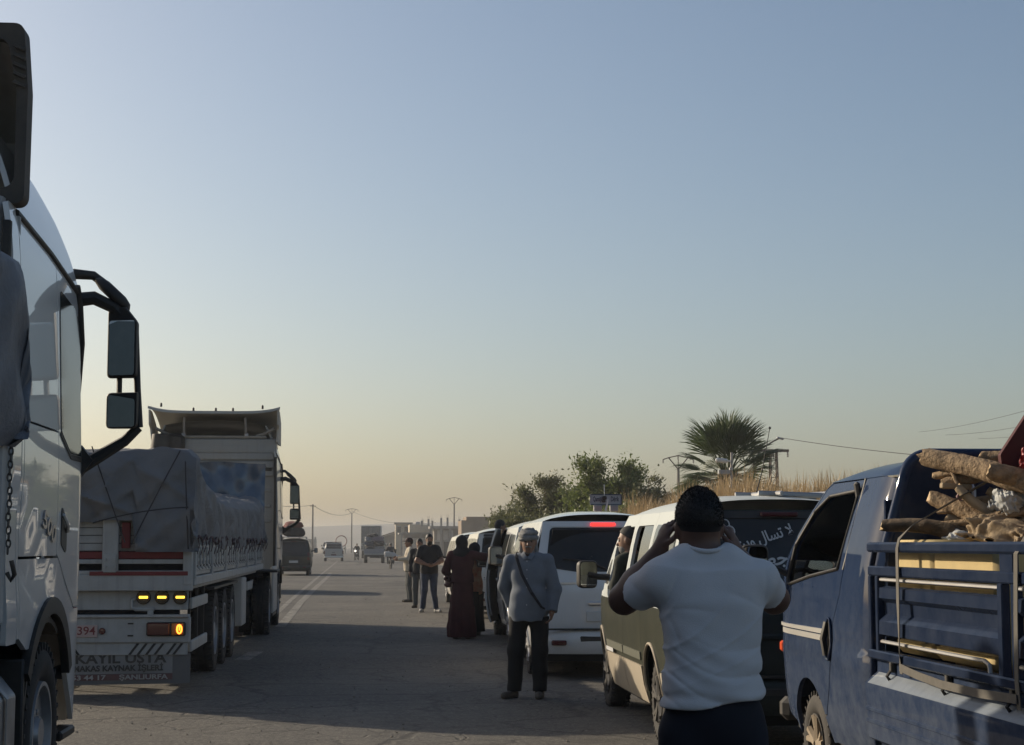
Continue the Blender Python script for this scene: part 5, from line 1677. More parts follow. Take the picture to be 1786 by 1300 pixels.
# flared roof deflector open to the rear
def lip(u, v):
    x = (2 * u - 1)
    zl = 4.13 + 0.09 * abs(x) ** 5
    ylip = -1.35
    t = v ** 1.3
    return Vector((x * (1.27 - 0.14 * v), ylip + 1.9 * v, zl + (3.55 - zl) * t + 0.16 * math.sin(v * 3.14)))
b = MB()
A = [[lip(i / 20, j / 8) for j in range(9)] for i in range(21)]
vs = [p for r in A for p in r] + [p + Vector((0, 0.02, 0.05)) for r in A for p in r]
n_ = 9; m_ = 21
fs = []
for i in range(20):
    for j in range(8):
        fs += [(i * 9 + j, i * 9 + j + 1, i * 9 + 10 + j, i * 9 + 9 + j), (189 + i * 9 + j, 189 + i * 9 + 9 + j, 189 + i * 9 + 10 + j, 189 + i * 9 + j + 1)]
for i in range(20): fs.append((i * 9, i * 9 + 9, 189 + i * 9 + 9, 189 + i * 9))
for j in range(8):
    fs.append((j, 189 + j, 189 + j + 1, j + 1)); fs.append((180 + j, 180 + j + 1, 189 + 180 + j + 1, 189 + 180 + j))
b.add(vs, fs)
sp = b.build('roof_deflector', M_spoil2, TR2, 50)
for s in (-1, 1):
    b = MB(); b.prism([(-1.34, 4.20), (-1.30, 3.92), (-1.12, 3.84), (-1.10, 3.60), (-0.9, 3.58), (0.4, 3.6), (-0.4, 4.0), (-1.0, 4.18)], lambda u, v, q: (s * (q - 0.10 * max(0, 3.95 - v)), u, v), 1.22, 1.255)
    b.build('deflector_cheek', M_spoil2, sp, 30)
    b = MB(); b.tube([(s * 0.62, -0.93, 3.72), (s * 0.60, -1.05, 3.78), (s * 0.59, -1.15, 4.06)], 0.022, 6); b.box((s * 0.61, -1.0, 3.74), (0.07, 0.07, 0.06)); b.build('deflector_strut', M_steel, sp)
    b = MB(); b.tube([(s * 1.15, -1.1, 3.86), (s * 0.95, -0.98, 3.76), (s * 0.8, -0.95, 3.72)], 0.03, 6); b.build('deflector_strut', M_spoil, sp)
bxl('deflector_bar', (0.05, -0.99, 3.70), (1.9, 0.05, 0.045), M_spoil, sp, 0.01)
for x in (-1.02, -0.40, 0.03, 0.36, 0.93):
    b = MB(); b.lathe([(0, .022), (0.06, .022), (0.075, .012), (0.08, 0)], (x, -1.30, 4.17 + 0.08 * abs(x) ** 5), 'z', 8); b.build('marker_lamp', M_black, sp)
b = MB(); b.box((0.02, -0.95, 3.52), (2.36, 0.10, 0.30), None, 0.03)
for k in range(4): b.box((0, -0.975, 3.0 + k * 0.16), (2.3, 0.06, 0.13), None, 0.012)
b.build('rear_panel', M_cabwall, TR2)
bxl('vent_slot', (0.93, -1.012, 3.06), (0.36, 0.02, 0.05), M_black, TR2, 0.005)
b = MB(); b.tube([(-1.02, -1.15, 3.0), (-1.02, -1.18, 3.3), (-1.0, -1.15, 3.72)], [0.20, 0.22, 0.20], 12); b.box((-0.80, -1.12, 3.50), (0.46, 0.24, 0.50), None, 0.08); b.build('air_intake', M_black, TR2, 40)
b = MB(); b.tube([(1.13, 0.6, 3.2), (1.16, 0.55, 4.1)], 0.006, 4); b.build('whip_aerial', M_black, TR2)
for s in (-1, 1):
    bxl('side_cover', (s * 1.215, -1.75, 0.76), (0.06, 1.5, 0.86), M_sidebox, TR2, 0.02)
    bxl('side_cover_lower', (s * 1.212, -1.75, 0.70 - 0.40), (0.05, 1.46, 0.07), M_black, TR2, 0.01)

for o in TR2.children:
    if o.name.split('.')[0] in ('mirror_arm', 'main_mirror', 'wide_mirror', 'kerb_mirror_arm'): o.location.z = -0.24
T2 = thing('semi_trailer', 'flatbed trailer with three axles, lit amber lamps and a painted banner at its tail', 'trailer', (-3.20, 19.0, 0), math.radians(0.3), 'flatbed trailers')
bxl('bed', (0, 6.6, 1.17), (2.44, 13.0, 0.12), M_trwhite, T2, 0.01)
for s in (-1, 1): bxl('chassis_beam', (s * 0.45, 6.6, 0.93), (0.14, 12.8, 0.34), M_dark, T2)
bxl('cross_beam', (0, 0.9, 0.95), (1.9, 0.12, 0.2), M_dark, T2)
bxl('rear_beam', (0, 0.07, 1.19), (2.50, 0.14, 0.18), M_trwhite, T2, 0.008)
bxl('beam_stripe', (0.68, -0.004, 1.288), (1.05, 0.008, 0.045), M_trred, T2); bxl('beam_stripe', (-0.68, -0.004, 1.288), (1.05, 0.008, 0.045), M_trred, T2)
bxl('beam_cap', (0, 0.065, 1.30), (2.46, 0.12, 0.036), M_trwhite, T2, 0.004)
bxl('tailgate_rail', (0, 0.06, 1.415), (2.40, 0.06, 0.05), M_trwhite, T2, 0.006)
bxl('tailgate_rail', (0, 0.065, 1.485), (2.40, 0.05, 0.075), M_trred, T2, 0.006)
for k in range(5): bxl('tailgate_board', (0, 0.10, 1.57 + 0.085 * k), (2.38, 0.03, 0.08), M_trwhite, T2, 0.006)
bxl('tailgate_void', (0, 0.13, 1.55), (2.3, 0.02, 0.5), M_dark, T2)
for s in (-1, 1):
    b = MB(); b.box((s * 0.37, 0.02, 1.58), (0.17, 0.05, 0.58), None, 0.008); b.box((s * 0.37, -0.012, 1.40), (0.14, 0.02, 0.20), None, 0.006)
    for zz in (1.36, 1.44): b.lathe([(-0.03, .018), (0, .018)], (s * 0.37 - 0.05, -0.02, zz), 'y', 8); b.lathe([(-0.03, .018), (0, .018)], (s * 0.37 + 0.05, -0.02, zz), 'y', 8)
    b.build('tailgate_post', M_trwhite, T2)
    bxl('tailgate_post', (s * 0.53, 0.05, 1.70), (0.09, 0.05, 0.28), M_trred, T2, 0.006)
    bxl('corner_post', (s * 1.20, 0.055, 1.36), (0.10, 0.12, 0.40), M_trwhite, T2, 0.008)
bxl('lamp_panel', (0, 0.14, 0.995), (2.40, 0.05, 0.205), M_trwhite, T2, 0.006)
for s in (-1, 1):
    for k in range(3):
        x = s * (0.725 + 0.197 * k)
        b = MB(); b.lathe([(0.0, .078), (-0.035, .078), (-0.045, .068), (-0.03, .064), (-0.03, 0)], (x, 0.114, 1.03), 'y', 24); h_ = b.build('marker_lamp', M_black, T2, 40)
        bxl('lamp_bar', (x, 0.072, 1.03), (0.095, 0.012, 0.026), M_amberon, h_, 0.004)
    b = MB(); b.tube([(s * 0.66, 0.11, 1.03), (s * 0.60, 0.10, 1.0), (s * 0.60, 0.10, 0.92), (s * 0.64, 0.1, 0.90), (s * 0.84, 0.1, 0.90)], 0.022, 6); b.box((s * 0.80, 0.11, 0.87), (0.06, 0.05, 0.10)); b.build('lamp_cable', M_trwhite, T2)
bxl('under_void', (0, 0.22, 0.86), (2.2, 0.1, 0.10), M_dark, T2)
bxl('bumper', (0, 0.11, 0.68), (2.46, 0.14, 0.28), M_trwhite, T2, 0.012); bxl('bumper_lip', (0, 0.10, 0.828), (2.44, 0.18, 0.03), M_trwhite, T2, 0.006)
for s in (-1, 1):
    lb = bxl('tail_lamp', (s * 0.98, 0.025, 0.69), (0.42, 0.05, 0.15), M_black, T2, 0.015)
    bxl('stop_lens', (s * 0.90, -0.004, 0.69), (0.24, 0.02, 0.13), M_redoff, lb, 0.008)
    bxl('indicator_lens', (s * 1.105, -0.004, 0.69), (0.13, 0.02, 0.13), M_amber if s < 0 else M_amber, lb, 0.008)
    b = MB(); P = []
    for i in range(12):
        a = 2 * math.pi * i / 12; P.append((s * 1.125 + 0.024 * math.cos(a), -0.018, 0.69 + 0.045 * math.sin(a)))
    b.tube(P, 0.010, 5, closed=True); b.box((s * 1.125, -0.018, 0.70), (0.012, 0.008, 0.05)); b.build('indicator_light', M_orangeon, lb)
    for z in (0.75, 0.62): bxl('bumper_slot', (s * 0.60, 0.035, z), (0.06, 0.012, 0.016), M_black, T2)
pl_ = bxl('number_plate', (0.0, 0.032, 0.67), (0.50, 0.012, 0.13), mat('pink_plate', (0.50, 0.36, 0.33), 0.5, dust=0.2), T2, 0.004)
text_mesh('plate_number', '394', 0.125, mat('plate_red', (0.20, 0.04, 0.04), 0.5), pl_, frame((0.13, 0.0245, 0.67), (1, 0, 0), (0, 0, 1)), 0.19, 0.001)
b = MB(); b.lathe([(0.03, .03), (-0.01, .036), (-0.02, .028), (-0.022, 0)], (0.30, 0.03, 0.67), 'y', 14); b.build('reflector', M_redoff, T2)
sb = bxl('striped_board', (0, 0.08, 0.475), (2.42, 0.03, 0.13), M_trwhite, T2, 0.004)
for x in (0.02, 0.62, 0.71, 0.80, 0.89, 1.02, 1.09, -0.02, -0.62, -0.71, -0.80, -0.89, -1.02, -1.09):
    sg_ = 1 if x > 0.3 else -1
    b = MB(); b.prism([(x - 0.045, 0.415), (x - 0.015, 0.415), (x + 0.075, 0.535), (x + 0.045, 0.535)] if sg_ > 0 else [(x + 0.015, 0.415), (x + 0.045, 0.415), (x - 0.045, 0.535), (x - 0.075, 0.535)], lambda u, v, q: (u, q, v), 0.058, 0.064)
    b.build('stripe', M_black, sb)
M_flap = mat('mud_flap_sheet', (0.115, 0.115, 0.115), 0.7, dust=0.5, dustcol=(0.19, 0.17, 0.155), dscale=3)
M_flapw = mat('banner_field', (0.30, 0.29, 0.28), 0.7, dust=0.4, dustcol=(0.20, 0.18, 0.16))
M_flapr = mat('banner_red_band', (0.14, 0.05, 0.045), 0.7, dust=0.4, dustcol=(0.20, 0.17, 0.15))
M_ink = mat('banner_ink', (0.030, 0.028, 0.030), 0.7, dust=0.25)
M_inkw = mat('banner_white_ink', (0.42, 0.40, 0.38), 0.7, dust=0.3)
def flapf(u, v): return (u, 0.085 + 0.02 * math.sin(u * 3) * (0.42 - v) * 2, v + 0.012 * u)
fp = panel('mud_flap', rpoly([(-1.24, 0.09), (1.24, 0.09), (1.24, 0.415), (-1.24, 0.415)], 0.01), flapf, M_flap, T2, thick=0.01)
panel('banner', rpoly([(-1.05, 0.205), (1.05, 0.205), (1.05, 0.41), (-1.05, 0.41)], 0.004), flapf, M_flapw, fp, thick=0.002, lift=0.003)
panel('banner_band', rpoly([(-1.05, 0.135), (1.05, 0.135), (1.05, 0.20), (-1.05, 0.20)], 0.004), flapf, M_flapr, fp, thick=0.002, lift=0.003)
def tx(body, size, x, z, width, mt_, bold=0.002):
    return text_mesh('lettering', body, size, mt_, fp, frame((x, 0.078, z + 0.012 * x), (1, 0, 0.012), (0, 0, 1)), width, bold)
tx('OKAYIL USTA', 0.145, 0.42, 0.365, 1.12, M_ink, 0.004)
tx('C. MAKAS KAYNAK İŞLERİ', 0.085, 0.42, 0.262, 1.06, M_ink, 0.003)
tx('53 44 17', 0.07, 0.16, 0.165, 0.36, M_inkw); tx('ŞANLIURFA', 0.07, 0.74, 0.165, 0.52, M_inkw)
for s in (-1, 1):
    for y in (3.35, 4.75, 6.15):
        wheel(T2, (s * 1.09, y, 0.515), 0.515, 0.30, s, 'dual', M_steel, 40)
    bxl('axle_guard', (s * 1.10, 4.75, 1.06), (0.32, 4.0, 0.03), M_black, T2)
    for z in (0.95, 0.48): bxl('side_guard', (s * 1.20, 1.35, z), (0.04, 1.9, 0.12), M_sidebox, T2, 0.01)
    for y in (0.55, 1.4, 2.2): bxl('guard_post', (s * 1.17, y, 0.75), (0.03, 0.06, 0.7), M_black, T2)
    bxl('tool_box', (s * 1.08, 8.35, 0.72), (0.34, 0.85, 0.74), M_sidebox, T2, 0.02)
    bxl('side_guard', (s * 1.20, 10.2, 0.92), (0.04, 1.2, 0.14), M_sidebox, T2, 0.01)
    b = MB(); b.tube([(s * 0.9, 9.6, 0.62), (s * 0.9, 10.6, 0.62)], 0.15, 14); b.build('air_tank', M_steel, T2, 40)
    b = MB(); b.tube([(s * 0.9, 11.2, 0.08), (s * 0.9, 11.2, 1.0)], 0.07, 8); b.box((s * 0.9, 11.2, 0.06), (0.28, 0.28, 0.05)); b.build('landing_leg', M_rust, T2, 40)
    # drop sides with posts, latches and hem hooks
    bxl('side_rail', (s * 1.235, 6.6, 1.20), (0.07, 12.9, 0.10), M_trwhite, T2, 0.01)
    for k in range(6):
        y0 = 0.20 + k * 2.13
        ds = MB(); ds.box((s * 1.225, y0 + 1.04, 1.43), (0.035, 2.04, 0.34), None, 0.008)
        for j in range(3): ds.box((s * 1.245, y0 + 1.04, 1.32 + 0.11 * j), (0.02, 2.0, 0.035), None, 0.006)
        d_ = ds.build('drop_side', M_trwhite, T2)
        bxl('stanchion', (s * 1.235, y0 - 0.015, 1.46), (0.085, 0.09, 0.46), M_trwhite, T2, 0.01)
        for j in range(5):
            b = MB(); yy = y0 + 0.2 + 0.4 * j
            b.box((s * 1.262, yy, 1.47), (0.025, 0.05, 0.20), None, 0.005); b.box((s * 1.262, yy + 0.055, 1.52), (0.022, 0.10, 0.03), None, 0.004); b.tube([(s * 1.27, yy, 1.36), (s * 1.29, yy + 0.02, 1.33), (s * 1.28, yy + 0.05, 1.35)], 0.010, 5)
            b.build('latch', M_trwhite, d_)
        # dark patches standing in for the shade gaps behind latches
        for j in range(4): bxl('shade_patch', (s * 1.246, y0 + 0.42 + 0.4 * j, 1.43), (0.012, 0.12, 0.16), M_rust, d_)
# tarp
o = tarp('tarpaulin', 'dark grey tarpaulin with loose folds over the trailer with the banner', (-3.20, 19.03, 0), 12.2, 1.235,
     pchip([(0, 2.60), (0.35, 2.62), (0.8, 2.54), (1.8, 2.34), (2.8, 2.20), (5, 2.17), (9, 2.22), (12.2, 2.34)]), pchip([(0, 1.62), (3, 1.60), (12.2, 1.62)]), M_tarpg, 11, crown=0.16, fold=0.048,
     rear_drop=lambda x: 1.52 if x > 0.62 else (1.86 if x > 0.2 else 1.84), nu=170, nv=96, ngather=0.035)
b = MB()
for s in (-1, 1):
    pts = [(s * 1.285, 0.2 + 12.3 * k / 120, 1.665 + 0.03 * math.sin(k * 0.9) + 0.012 * math.sin(k * 2.3)) for k in range(121)]
    b.tube(pts, 0.012, 6)
    for k in range(0, 121, 4):
        p = pts[k]; b.tube([p, (p[0] + s * 0.01, p[1] + 0.05, p[2] - 0.08), (p[0] - s * 0.01, p[1] + 0.02, p[2] - 0.17)], 0.006, 5)
hr_ = b.build('hem_rope', mat('dark_red_rope', (0.075, 0.045, 0.048), 0.9), None, 50); hr_.location = (-3.20, 19.03, 0)
tag(hr_, 'dark reddish rope lacing along the tarpaulin hem of the trailer', 'rope')
b = MB()
for path in ([(0.15, 0.03, 2.66), (0.33, -0.10, 2.2), (0.55, -0.13, 1.62)], [(1.10, 0.03, 2.62), (0.85, -0.12, 2.1), (0.62, -0.14, 1.60)], [(1.16, 0.0, 2.5), (1.19, -0.12, 2.05), (1.22, -0.12, 1.55)], [(0.2, -0.10, 1.83), (0.7, -0.13, 1.98), (1.21, -0.12, 2.0)]):
    Pth = [Vector(path[0]) * (1 - t) ** 2 + Vector(path[1]) * 2 * t * (1 - t) + Vector(path[2]) * t * t for t in [k / 12 for k in range(13)]]
    b.tube(Pth, 0.0075, 5)
rp = b.build('tie_rope', M_rope, None, 50); rp.location = (-3.20, 18.955, 0)
tag(rp, 'dark tie ropes crossing the back of the tarpaulin above the banner', 'rope')
# blue plastic sheet over the front wall
b = MB()
def bs(u, v):
    x = -1.22 + 2.46 * u; z = 3.08 - 0.95 * v
    f = 0.035 * math.sin(x * 5 + 3 * z) * v + 0.03 * math.sin(9 * z - 4 * x + 2 * math.sin(3 * x)) + 0.02 * math.sin(17 * x + 8 * z)
    return (x, 12.62 - 0.05 + f - 0.18 * v * v, z + 0.02 * math.sin(4 * x) * (1 - v))
b.grid(bs, 60, 24)
def bs2(u, v): return (-1.22 + 2.46 * u, 12.57 + 0.4 * v, 3.08 + 0.02 * math.sin(4 * (-1.22 + 2.46 * u)) - 0.05 * v)
b.grid(bs2, 30, 2)
o = b.build('plastic_sheet', mat('blue_plastic_sheet', (0.085, 0.12, 0.17), 0.22, coat=0.6, var=0.3, vscale=3, bump=0.01, bscale=10), None, 70)
o.location = (-3.20, 19.03, 0); tag(o, 'shiny blue plastic sheet stretched behind the truck cab', 'sheet')
bxl('front_wall', (0, 12.95, 2.1), (2.40, 0.08, 1.9), M_trwhite, T2, 0.01)

# ------------------------------------------------------------------ blue pickup with its load
M_blue = mat('dusty_blue_paint', (0.012, 0.026, 0.066), 0.5, coat=0.45, coat_rough=0.03, spec=0.0, dust=0.15, dscale=7.5, dz=(0.4, 1.5), dustcol=(0.19, 0.21, 0.24), streak=0.15)
M_bluedk = mat('dark_blue_steel', (0.008, 0.016, 0.040), 0.45, coat=0.3, coat_rough=0.1, spec=0.0, dust=0.12, dscale=6, dustcol=(0.16, 0.18, 0.22))
M_ledge = mat('sky_lit_dusty_ledge', (0.10, 0.125, 0.16), 0.6, coat=0.3, dust=0.5, dscale=7, dustcol=(0.24, 0.27, 0.30))  # sky light on the up-facing ledge painted in as paler colour, with settled dust
def clear_glass(name, tint=(0.75, 0.80, 0.78), gl=0.5):
    m = bpy.data.materials.new(name); m.use_nodes = True; nt = m.node_tree
    for n in list(nt.nodes):
        if n.type != 'OUTPUT_MATERIAL': nt.nodes.remove(n)
    out = nt.nodes['Material Output']
    tr = nt.nodes.new('ShaderNodeBsdfTransparent'); tr.inputs[0].default_value = lin(tint)
    gs_ = nt.nodes.new('ShaderNodeBsdfGlossy'); gs_.inputs['Roughness'].default_value = 0.02
    fr_ = nt.nodes.new('ShaderNodeFresnel'); fr_.inputs[0].default_value = 1.5
    mx = nt.nodes.new('ShaderNodeMixShader')
    nt.links.new(fr_.outputs[0], mx.inputs[0]); nt.links.new(tr.outputs[0], mx.inputs[1]); nt.links.new(gs_.outputs[0], mx.inputs[2]); nt.links.new(mx.outputs[0], out.inputs[0])
    return m
M_clear = clear_glass('window_glass', (0.42, 0.46, 0.44))

PK = thing('pickup_truck', 'dusty dark blue pickup piled with firewood at the right edge', 'pickup', (3.64, 10.95, 0), 0.0)
pw = pchip([(0.38, 0.80), (0.55, 0.845), (0.85, 0.87), (1.05, 0.872), (1.30, 0.865), (1.45, 0.85), (1.75, 0.78), (2.0, 0.70)])
def pxw(y, z):
    r = pw(z)
    t = max(0.0, (y - 0.35) / 0.70); r -= 0.13 * t ** 2.2
    t = max(0.0, (-1.20 - y) / 0.23); r -= 0.07 * t ** 2.2
    if z < 0.98: r += 0.010 * max(0, 1 - abs(z - 0.93) / 0.06)
    return r
def pf(s): return lambda y, z: (s * pxw(y, z), y, z)
po = [(-1.43, 0.42), (-0.50, 0.40)] + arch(0, 0.33, 0.42, 172, 6, 16) + [(0.70, 0.42), (0.98, 0.46), (1.05, 0.60), (1.05, 0.98), (1.0, 1.14), (0.88, 1.30), (0.78, 1.385)] + \
     [(0.60, 1.53), (0.40, 1.68), (0.20, 1.82), (0.0, 1.95), (-0.12, 1.995), (-0.6, 2.0), (-1.2, 2.0), (-1.40, 1.97), (-1.43, 1.6), (-1.43, 1.0)]
win_d = rpoly([(0.50, 1.33, .05), (-0.10, 1.40, .3), (-0.74, 1.455, .03), (-0.82, 1.925, .04), (-0.16, 1.905, .15), (0.10, 1.815, .1), (0.40, 1.60, .05)], 0.05)
door = [(-0.86, 1.985), (-0.845, 1.45), (-0.80, 1.30), (-0.66, 1.13), (-0.60, 0.90), (-0.52, 0.72), (-0.40, 0.56)] + [p for p in arch(0, 0.33, 0.425, 148, 6, 12)] + [(0.47, 0.44), (0.62, 0.46), (0.64, 1.30), (0.58, 1.38), (0.50, 1.55), (0.30, 1.71), (0.10, 1.85), (-0.04, 1.955), (-0.15, 1.985)]
front_ = [p for p in po]
for s in (-1, 1):
    fl = s < 0
    d = panel('cab_door', door, pf(s), M_blue, PK, holes=[win_d], thick=0.03, flip=fl, step=0.09)
    # rear quarter and front wing around the door
    rq = [(-1.43, 0.42), (-0.50, 0.40)] + arch(0, 0.33, 0.42, 172, 150, 3) + [(-0.412, 0.558), (-0.532, 0.718), (-0.612, 0.90), (-0.672, 1.135), (-0.812, 1.305), (-0.857, 1.45), (-0.872, 1.995), (-1.2, 2.0), (-1.40, 1.97), (-1.43, 1.6), (-1.43, 1.0)]
    q = panel('rear_quarter', rq, pf(s), M_blue, PK, thick=0.02, flip=fl, step=0.08)
    fw = [(0.648, 0.455), (0.98, 0.46), (1.05, 0.60), (1.05, 0.98), (1.0, 1.14), (0.88, 1.30), (0.78, 1.385), (0.60, 1.53), (0.40, 1.68), (0.20, 1.82), (0.0, 1.95), (-0.12, 1.995), (-0.868, 2.0), (-0.868, 1.992), (-0.148, 1.991), (-0.034, 1.961), (0.106, 1.856), (0.306, 1.716), (0.506, 1.556), (0.588, 1.384), (0.648, 1.304)]
    w_ = panel('front_wing', fw, pf(s), M_blue, PK, thick=0.02, flip=fl, step=0.09)
    if s > 0:
        panel('window', win_d, pf(s), M_clear, d, thick=0.004, flip=fl, lift=-0.010)
    else:
        panel('window', clip_band(win_d, None, 1.50, 1), pf(s), M_clear, d, thick=0.004, flip=fl, lift=-0.010)
    # window seal ring
    b = MB(); b.tube([Vector(pf(s)(y, z)) + Vector((s * 0.003, 0, 0)) for y, z in win_d], 0.011, 6, closed=True); b.build('window_seal', M_black, d, 60)
    b = MB(); b.tube([Vector(pf(s)(y, z)) + Vector((s * 0.002, 0, 0)) for y, z in [(-0.866, 1.99), (-0.852, 1.45)]], 0.008, 6); b.build('door_seal', M_black, q, 60)
    # chrome strip, bowl handle, side repeater
    panel('chrome_strip', rpoly([(-0.52, 1.055), (0.80, 1.055), (0.80, 1.075), (-0.52, 1.085)], 0.005), pf(s), M_chrome, d, thick=0.012, flip=fl, lift=0.012)
    panel('chrome_strip', rpoly([(-0.52, 1.012), (0.66, 1.012), (0.66, 1.046), (-0.52, 1.046)], 0.005), pf(s), M_chrome, d, thick=0.008, flip=fl, lift=0.008)
    bw = [(-0.60 + 0.055 * math.cos(a), 1.03 + 0.125 * math.sin(a)) for a in [2 * math.pi * i / 24 for i in range(24)]]
    hb = panel('door_handle', bw, pf(s), M_black, d, thick=0.006, flip=fl, lift=0.006)
    b = MB(); b.tube([Vector(pf(s)(y, z)) + Vector((s * 0.008, 0, 0)) for y, z in bw], 0.008, 6, closed=True); b.build('handle_rim', M_blue, hb, 60)
    b = MB(); b.tube([Vector(pf(s)(-0.565 , 1.13)) + Vector((s * 0.012, 0, 0)), Vector(pf(s)(-0.56, 1.03)) + Vector((s * 0.035, 0, 0)), Vector(pf(s)(-0.57, 0.93)) + Vector((s * 0.012, 0, 0))], 0.018, 6); b.build('handle_grip', M_black, hb, 60)
    b = MB(); p0 = Vector(pf(s)(0.93, 0.90)); b.box(p0 + Vector((s * 0.006, 0, 0)), (0.03, 0.085, 0.075), None, 0.014); b.build('side_repeater', mat('orange_repeater', (0.75, 0.10, 0.03), 0.3, coat=0.5), w_)
    # wind deflector over the window
    b = MB(); b.box(Vector(pf(s)(-0.80, 1.93)) + Vector((s * 0.015, 0, -0.01)), (0.03, 0.06, 0.11), (s * 0.15, 'Y'), 0.012); b.build('window_clip', M_black, d)
    wheel(PK, (s * 0.72, 0, 0.33), 0.33, 0.20, s, 'car', mat('brown_dusty_rim', (0.26, 0.20, 0.13), 0.7, dust=0.4), 32)
    wheel(PK, (s * 0.72, -2.55, 0.33), 0.33, 0.20, s, 'car', M_steel, 32)
    # mirror
    xm = pxw(0.55, 1.4)
    b = MB(); b.tube([(s * (xm - 0.02), 0.60, 1.40), (s * (xm + 0.10), 0.64, 1.46), (s * (xm + 0.17), 0.62, 1.47)], [0.022, 0.018, 0.018], 6); b.build('mirror_bracket', M_black, PK, 50)
    mirror_unit(PK, (s * (xm + 0.12), 0.62, 1.47), (s * (xm + 0.21), 0.60, 1.47), (0.19, 0.12, 0.26))
    b = MB(); b.box((s * 0.55, 1.055, 0.92), (0.32, 0.06, 0.20), None, 0.03); b.build('headlamp', M_glassl, PK)
# roof, windscreen, nose, back of the cab
def proof(u, v):
    x = 2 * u - 1; y = -1.40 + 1.30 * v
    return (x * (pxw(max(y, -1.35), 1.99) + 0.004), y - 0.02 * (v < 0.01), 1.993 + 0.135 * (1 - abs(x) ** 2.6) ** 0.8 * (1 - 0.4 * max(0, (v - 0.7) / 0.3) ** 2) * (0.55 + 0.45 * min(1, v / 0.12)))
b = MB(); b.grid(proof, 22, 14); b.build('roof', M_blue, PK, 60)
def pws(u, v):
    x = 2 * u - 1; y = 0.78 - 0.88 * v; z = 1.385 + 0.61 * v
    return (x * (pxw(y, z) - 0.01), y + 0.16 * (1 - x * x), z + 0.05 * v * (1 - x * x))
b = MB(); b.grid(pws, 14, 8); b.build('windscreen', M_clear, PK, 60)
def pno(u, v):
    x = 2 * u - 1; z = 1.385 - 0.93 * v
    y = pchip([(0, 0.78), (0.12, 0.92), (0.28, 1.02), (0.45, 1.06), (1, 1.02)])(v)
    return (x * (pxw(min(y, 1.05), z) - 0.004), y + 0.10 * (1 - x * x), z)
b = MB(); b.grid(pno, 14, 10); b.build('front_panel', M_blue, PK, 60)
b = MB(); b.box((0, 1.08, 0.46), (1.56, 0.16, 0.16), None, 0.04); b.build('front_bumper', M_black, PK)
b = MB(); b.box((0, -1.41, 0.98), (1.52, 0.03, 1.05), None, 0.01); b.box((0, -1.41, 1.85), (1.36, 0.03, 0.24), None, 0.01); b.box((-0.68, -1.41, 1.6), (0.16, 0.03, 0.5)); b.box((0.68, -1.41, 1.6), (0.16, 0.03, 0.5)); b.build('cab_back', M_bluedk, PK)
b = MB(); b.box((0, -1.415, 1.62), (1.2, 0.008, 0.26)); b.build('back_window', M_clear, PK)
b = MB(); b.box((0, -0.35, 0.42), (1.50, 2.1, 0.10)); b.box((0, 0.55, 1.12), (1.5, 0.36, 0.30), None, 0.06); b.box((0, -1.15, 0.9), (1.5, 0.4, 0.6)); b.build('cab_floor', M_dark, PK)
for sx in (-0.40, 0.40):
    b = MB(); b.box((sx, -0.45, 0.80), (0.52, 0.52, 0.20), None, 0.05); b.box((sx, -0.76, 1.15), (0.50, 0.16, 0.66), (0.18, 'X'), 0.05); b.box((sx, -0.86, 1.60), (0.26, 0.09, 0.18), None, 0.04); b.build('seat', M_seat, PK)
b = MB(); b.tube([(-0.40 + 0.19 * math.cos(a), 0.22 + 0.11 * math.sin(a), 1.30 + 0.15 * math.sin(a)) for a in [2 * math.pi * i / 22 for i in range(22)]], 0.016, 6, closed=True); b.build('steering_wheel', M_black, PK, 60)
b = MB(); b.tube([(0.16, 0.2, 1.80), (0.0, 0.22, 1.72), (-0.10, 0.22, 1.66)], 0.012, 6); b.box((0.30, 0.22, 1.66), (0.09, 0.04, 0.26), (0.35, 'Y'), 0.02); b.build('sun_visor', M_black, PK)
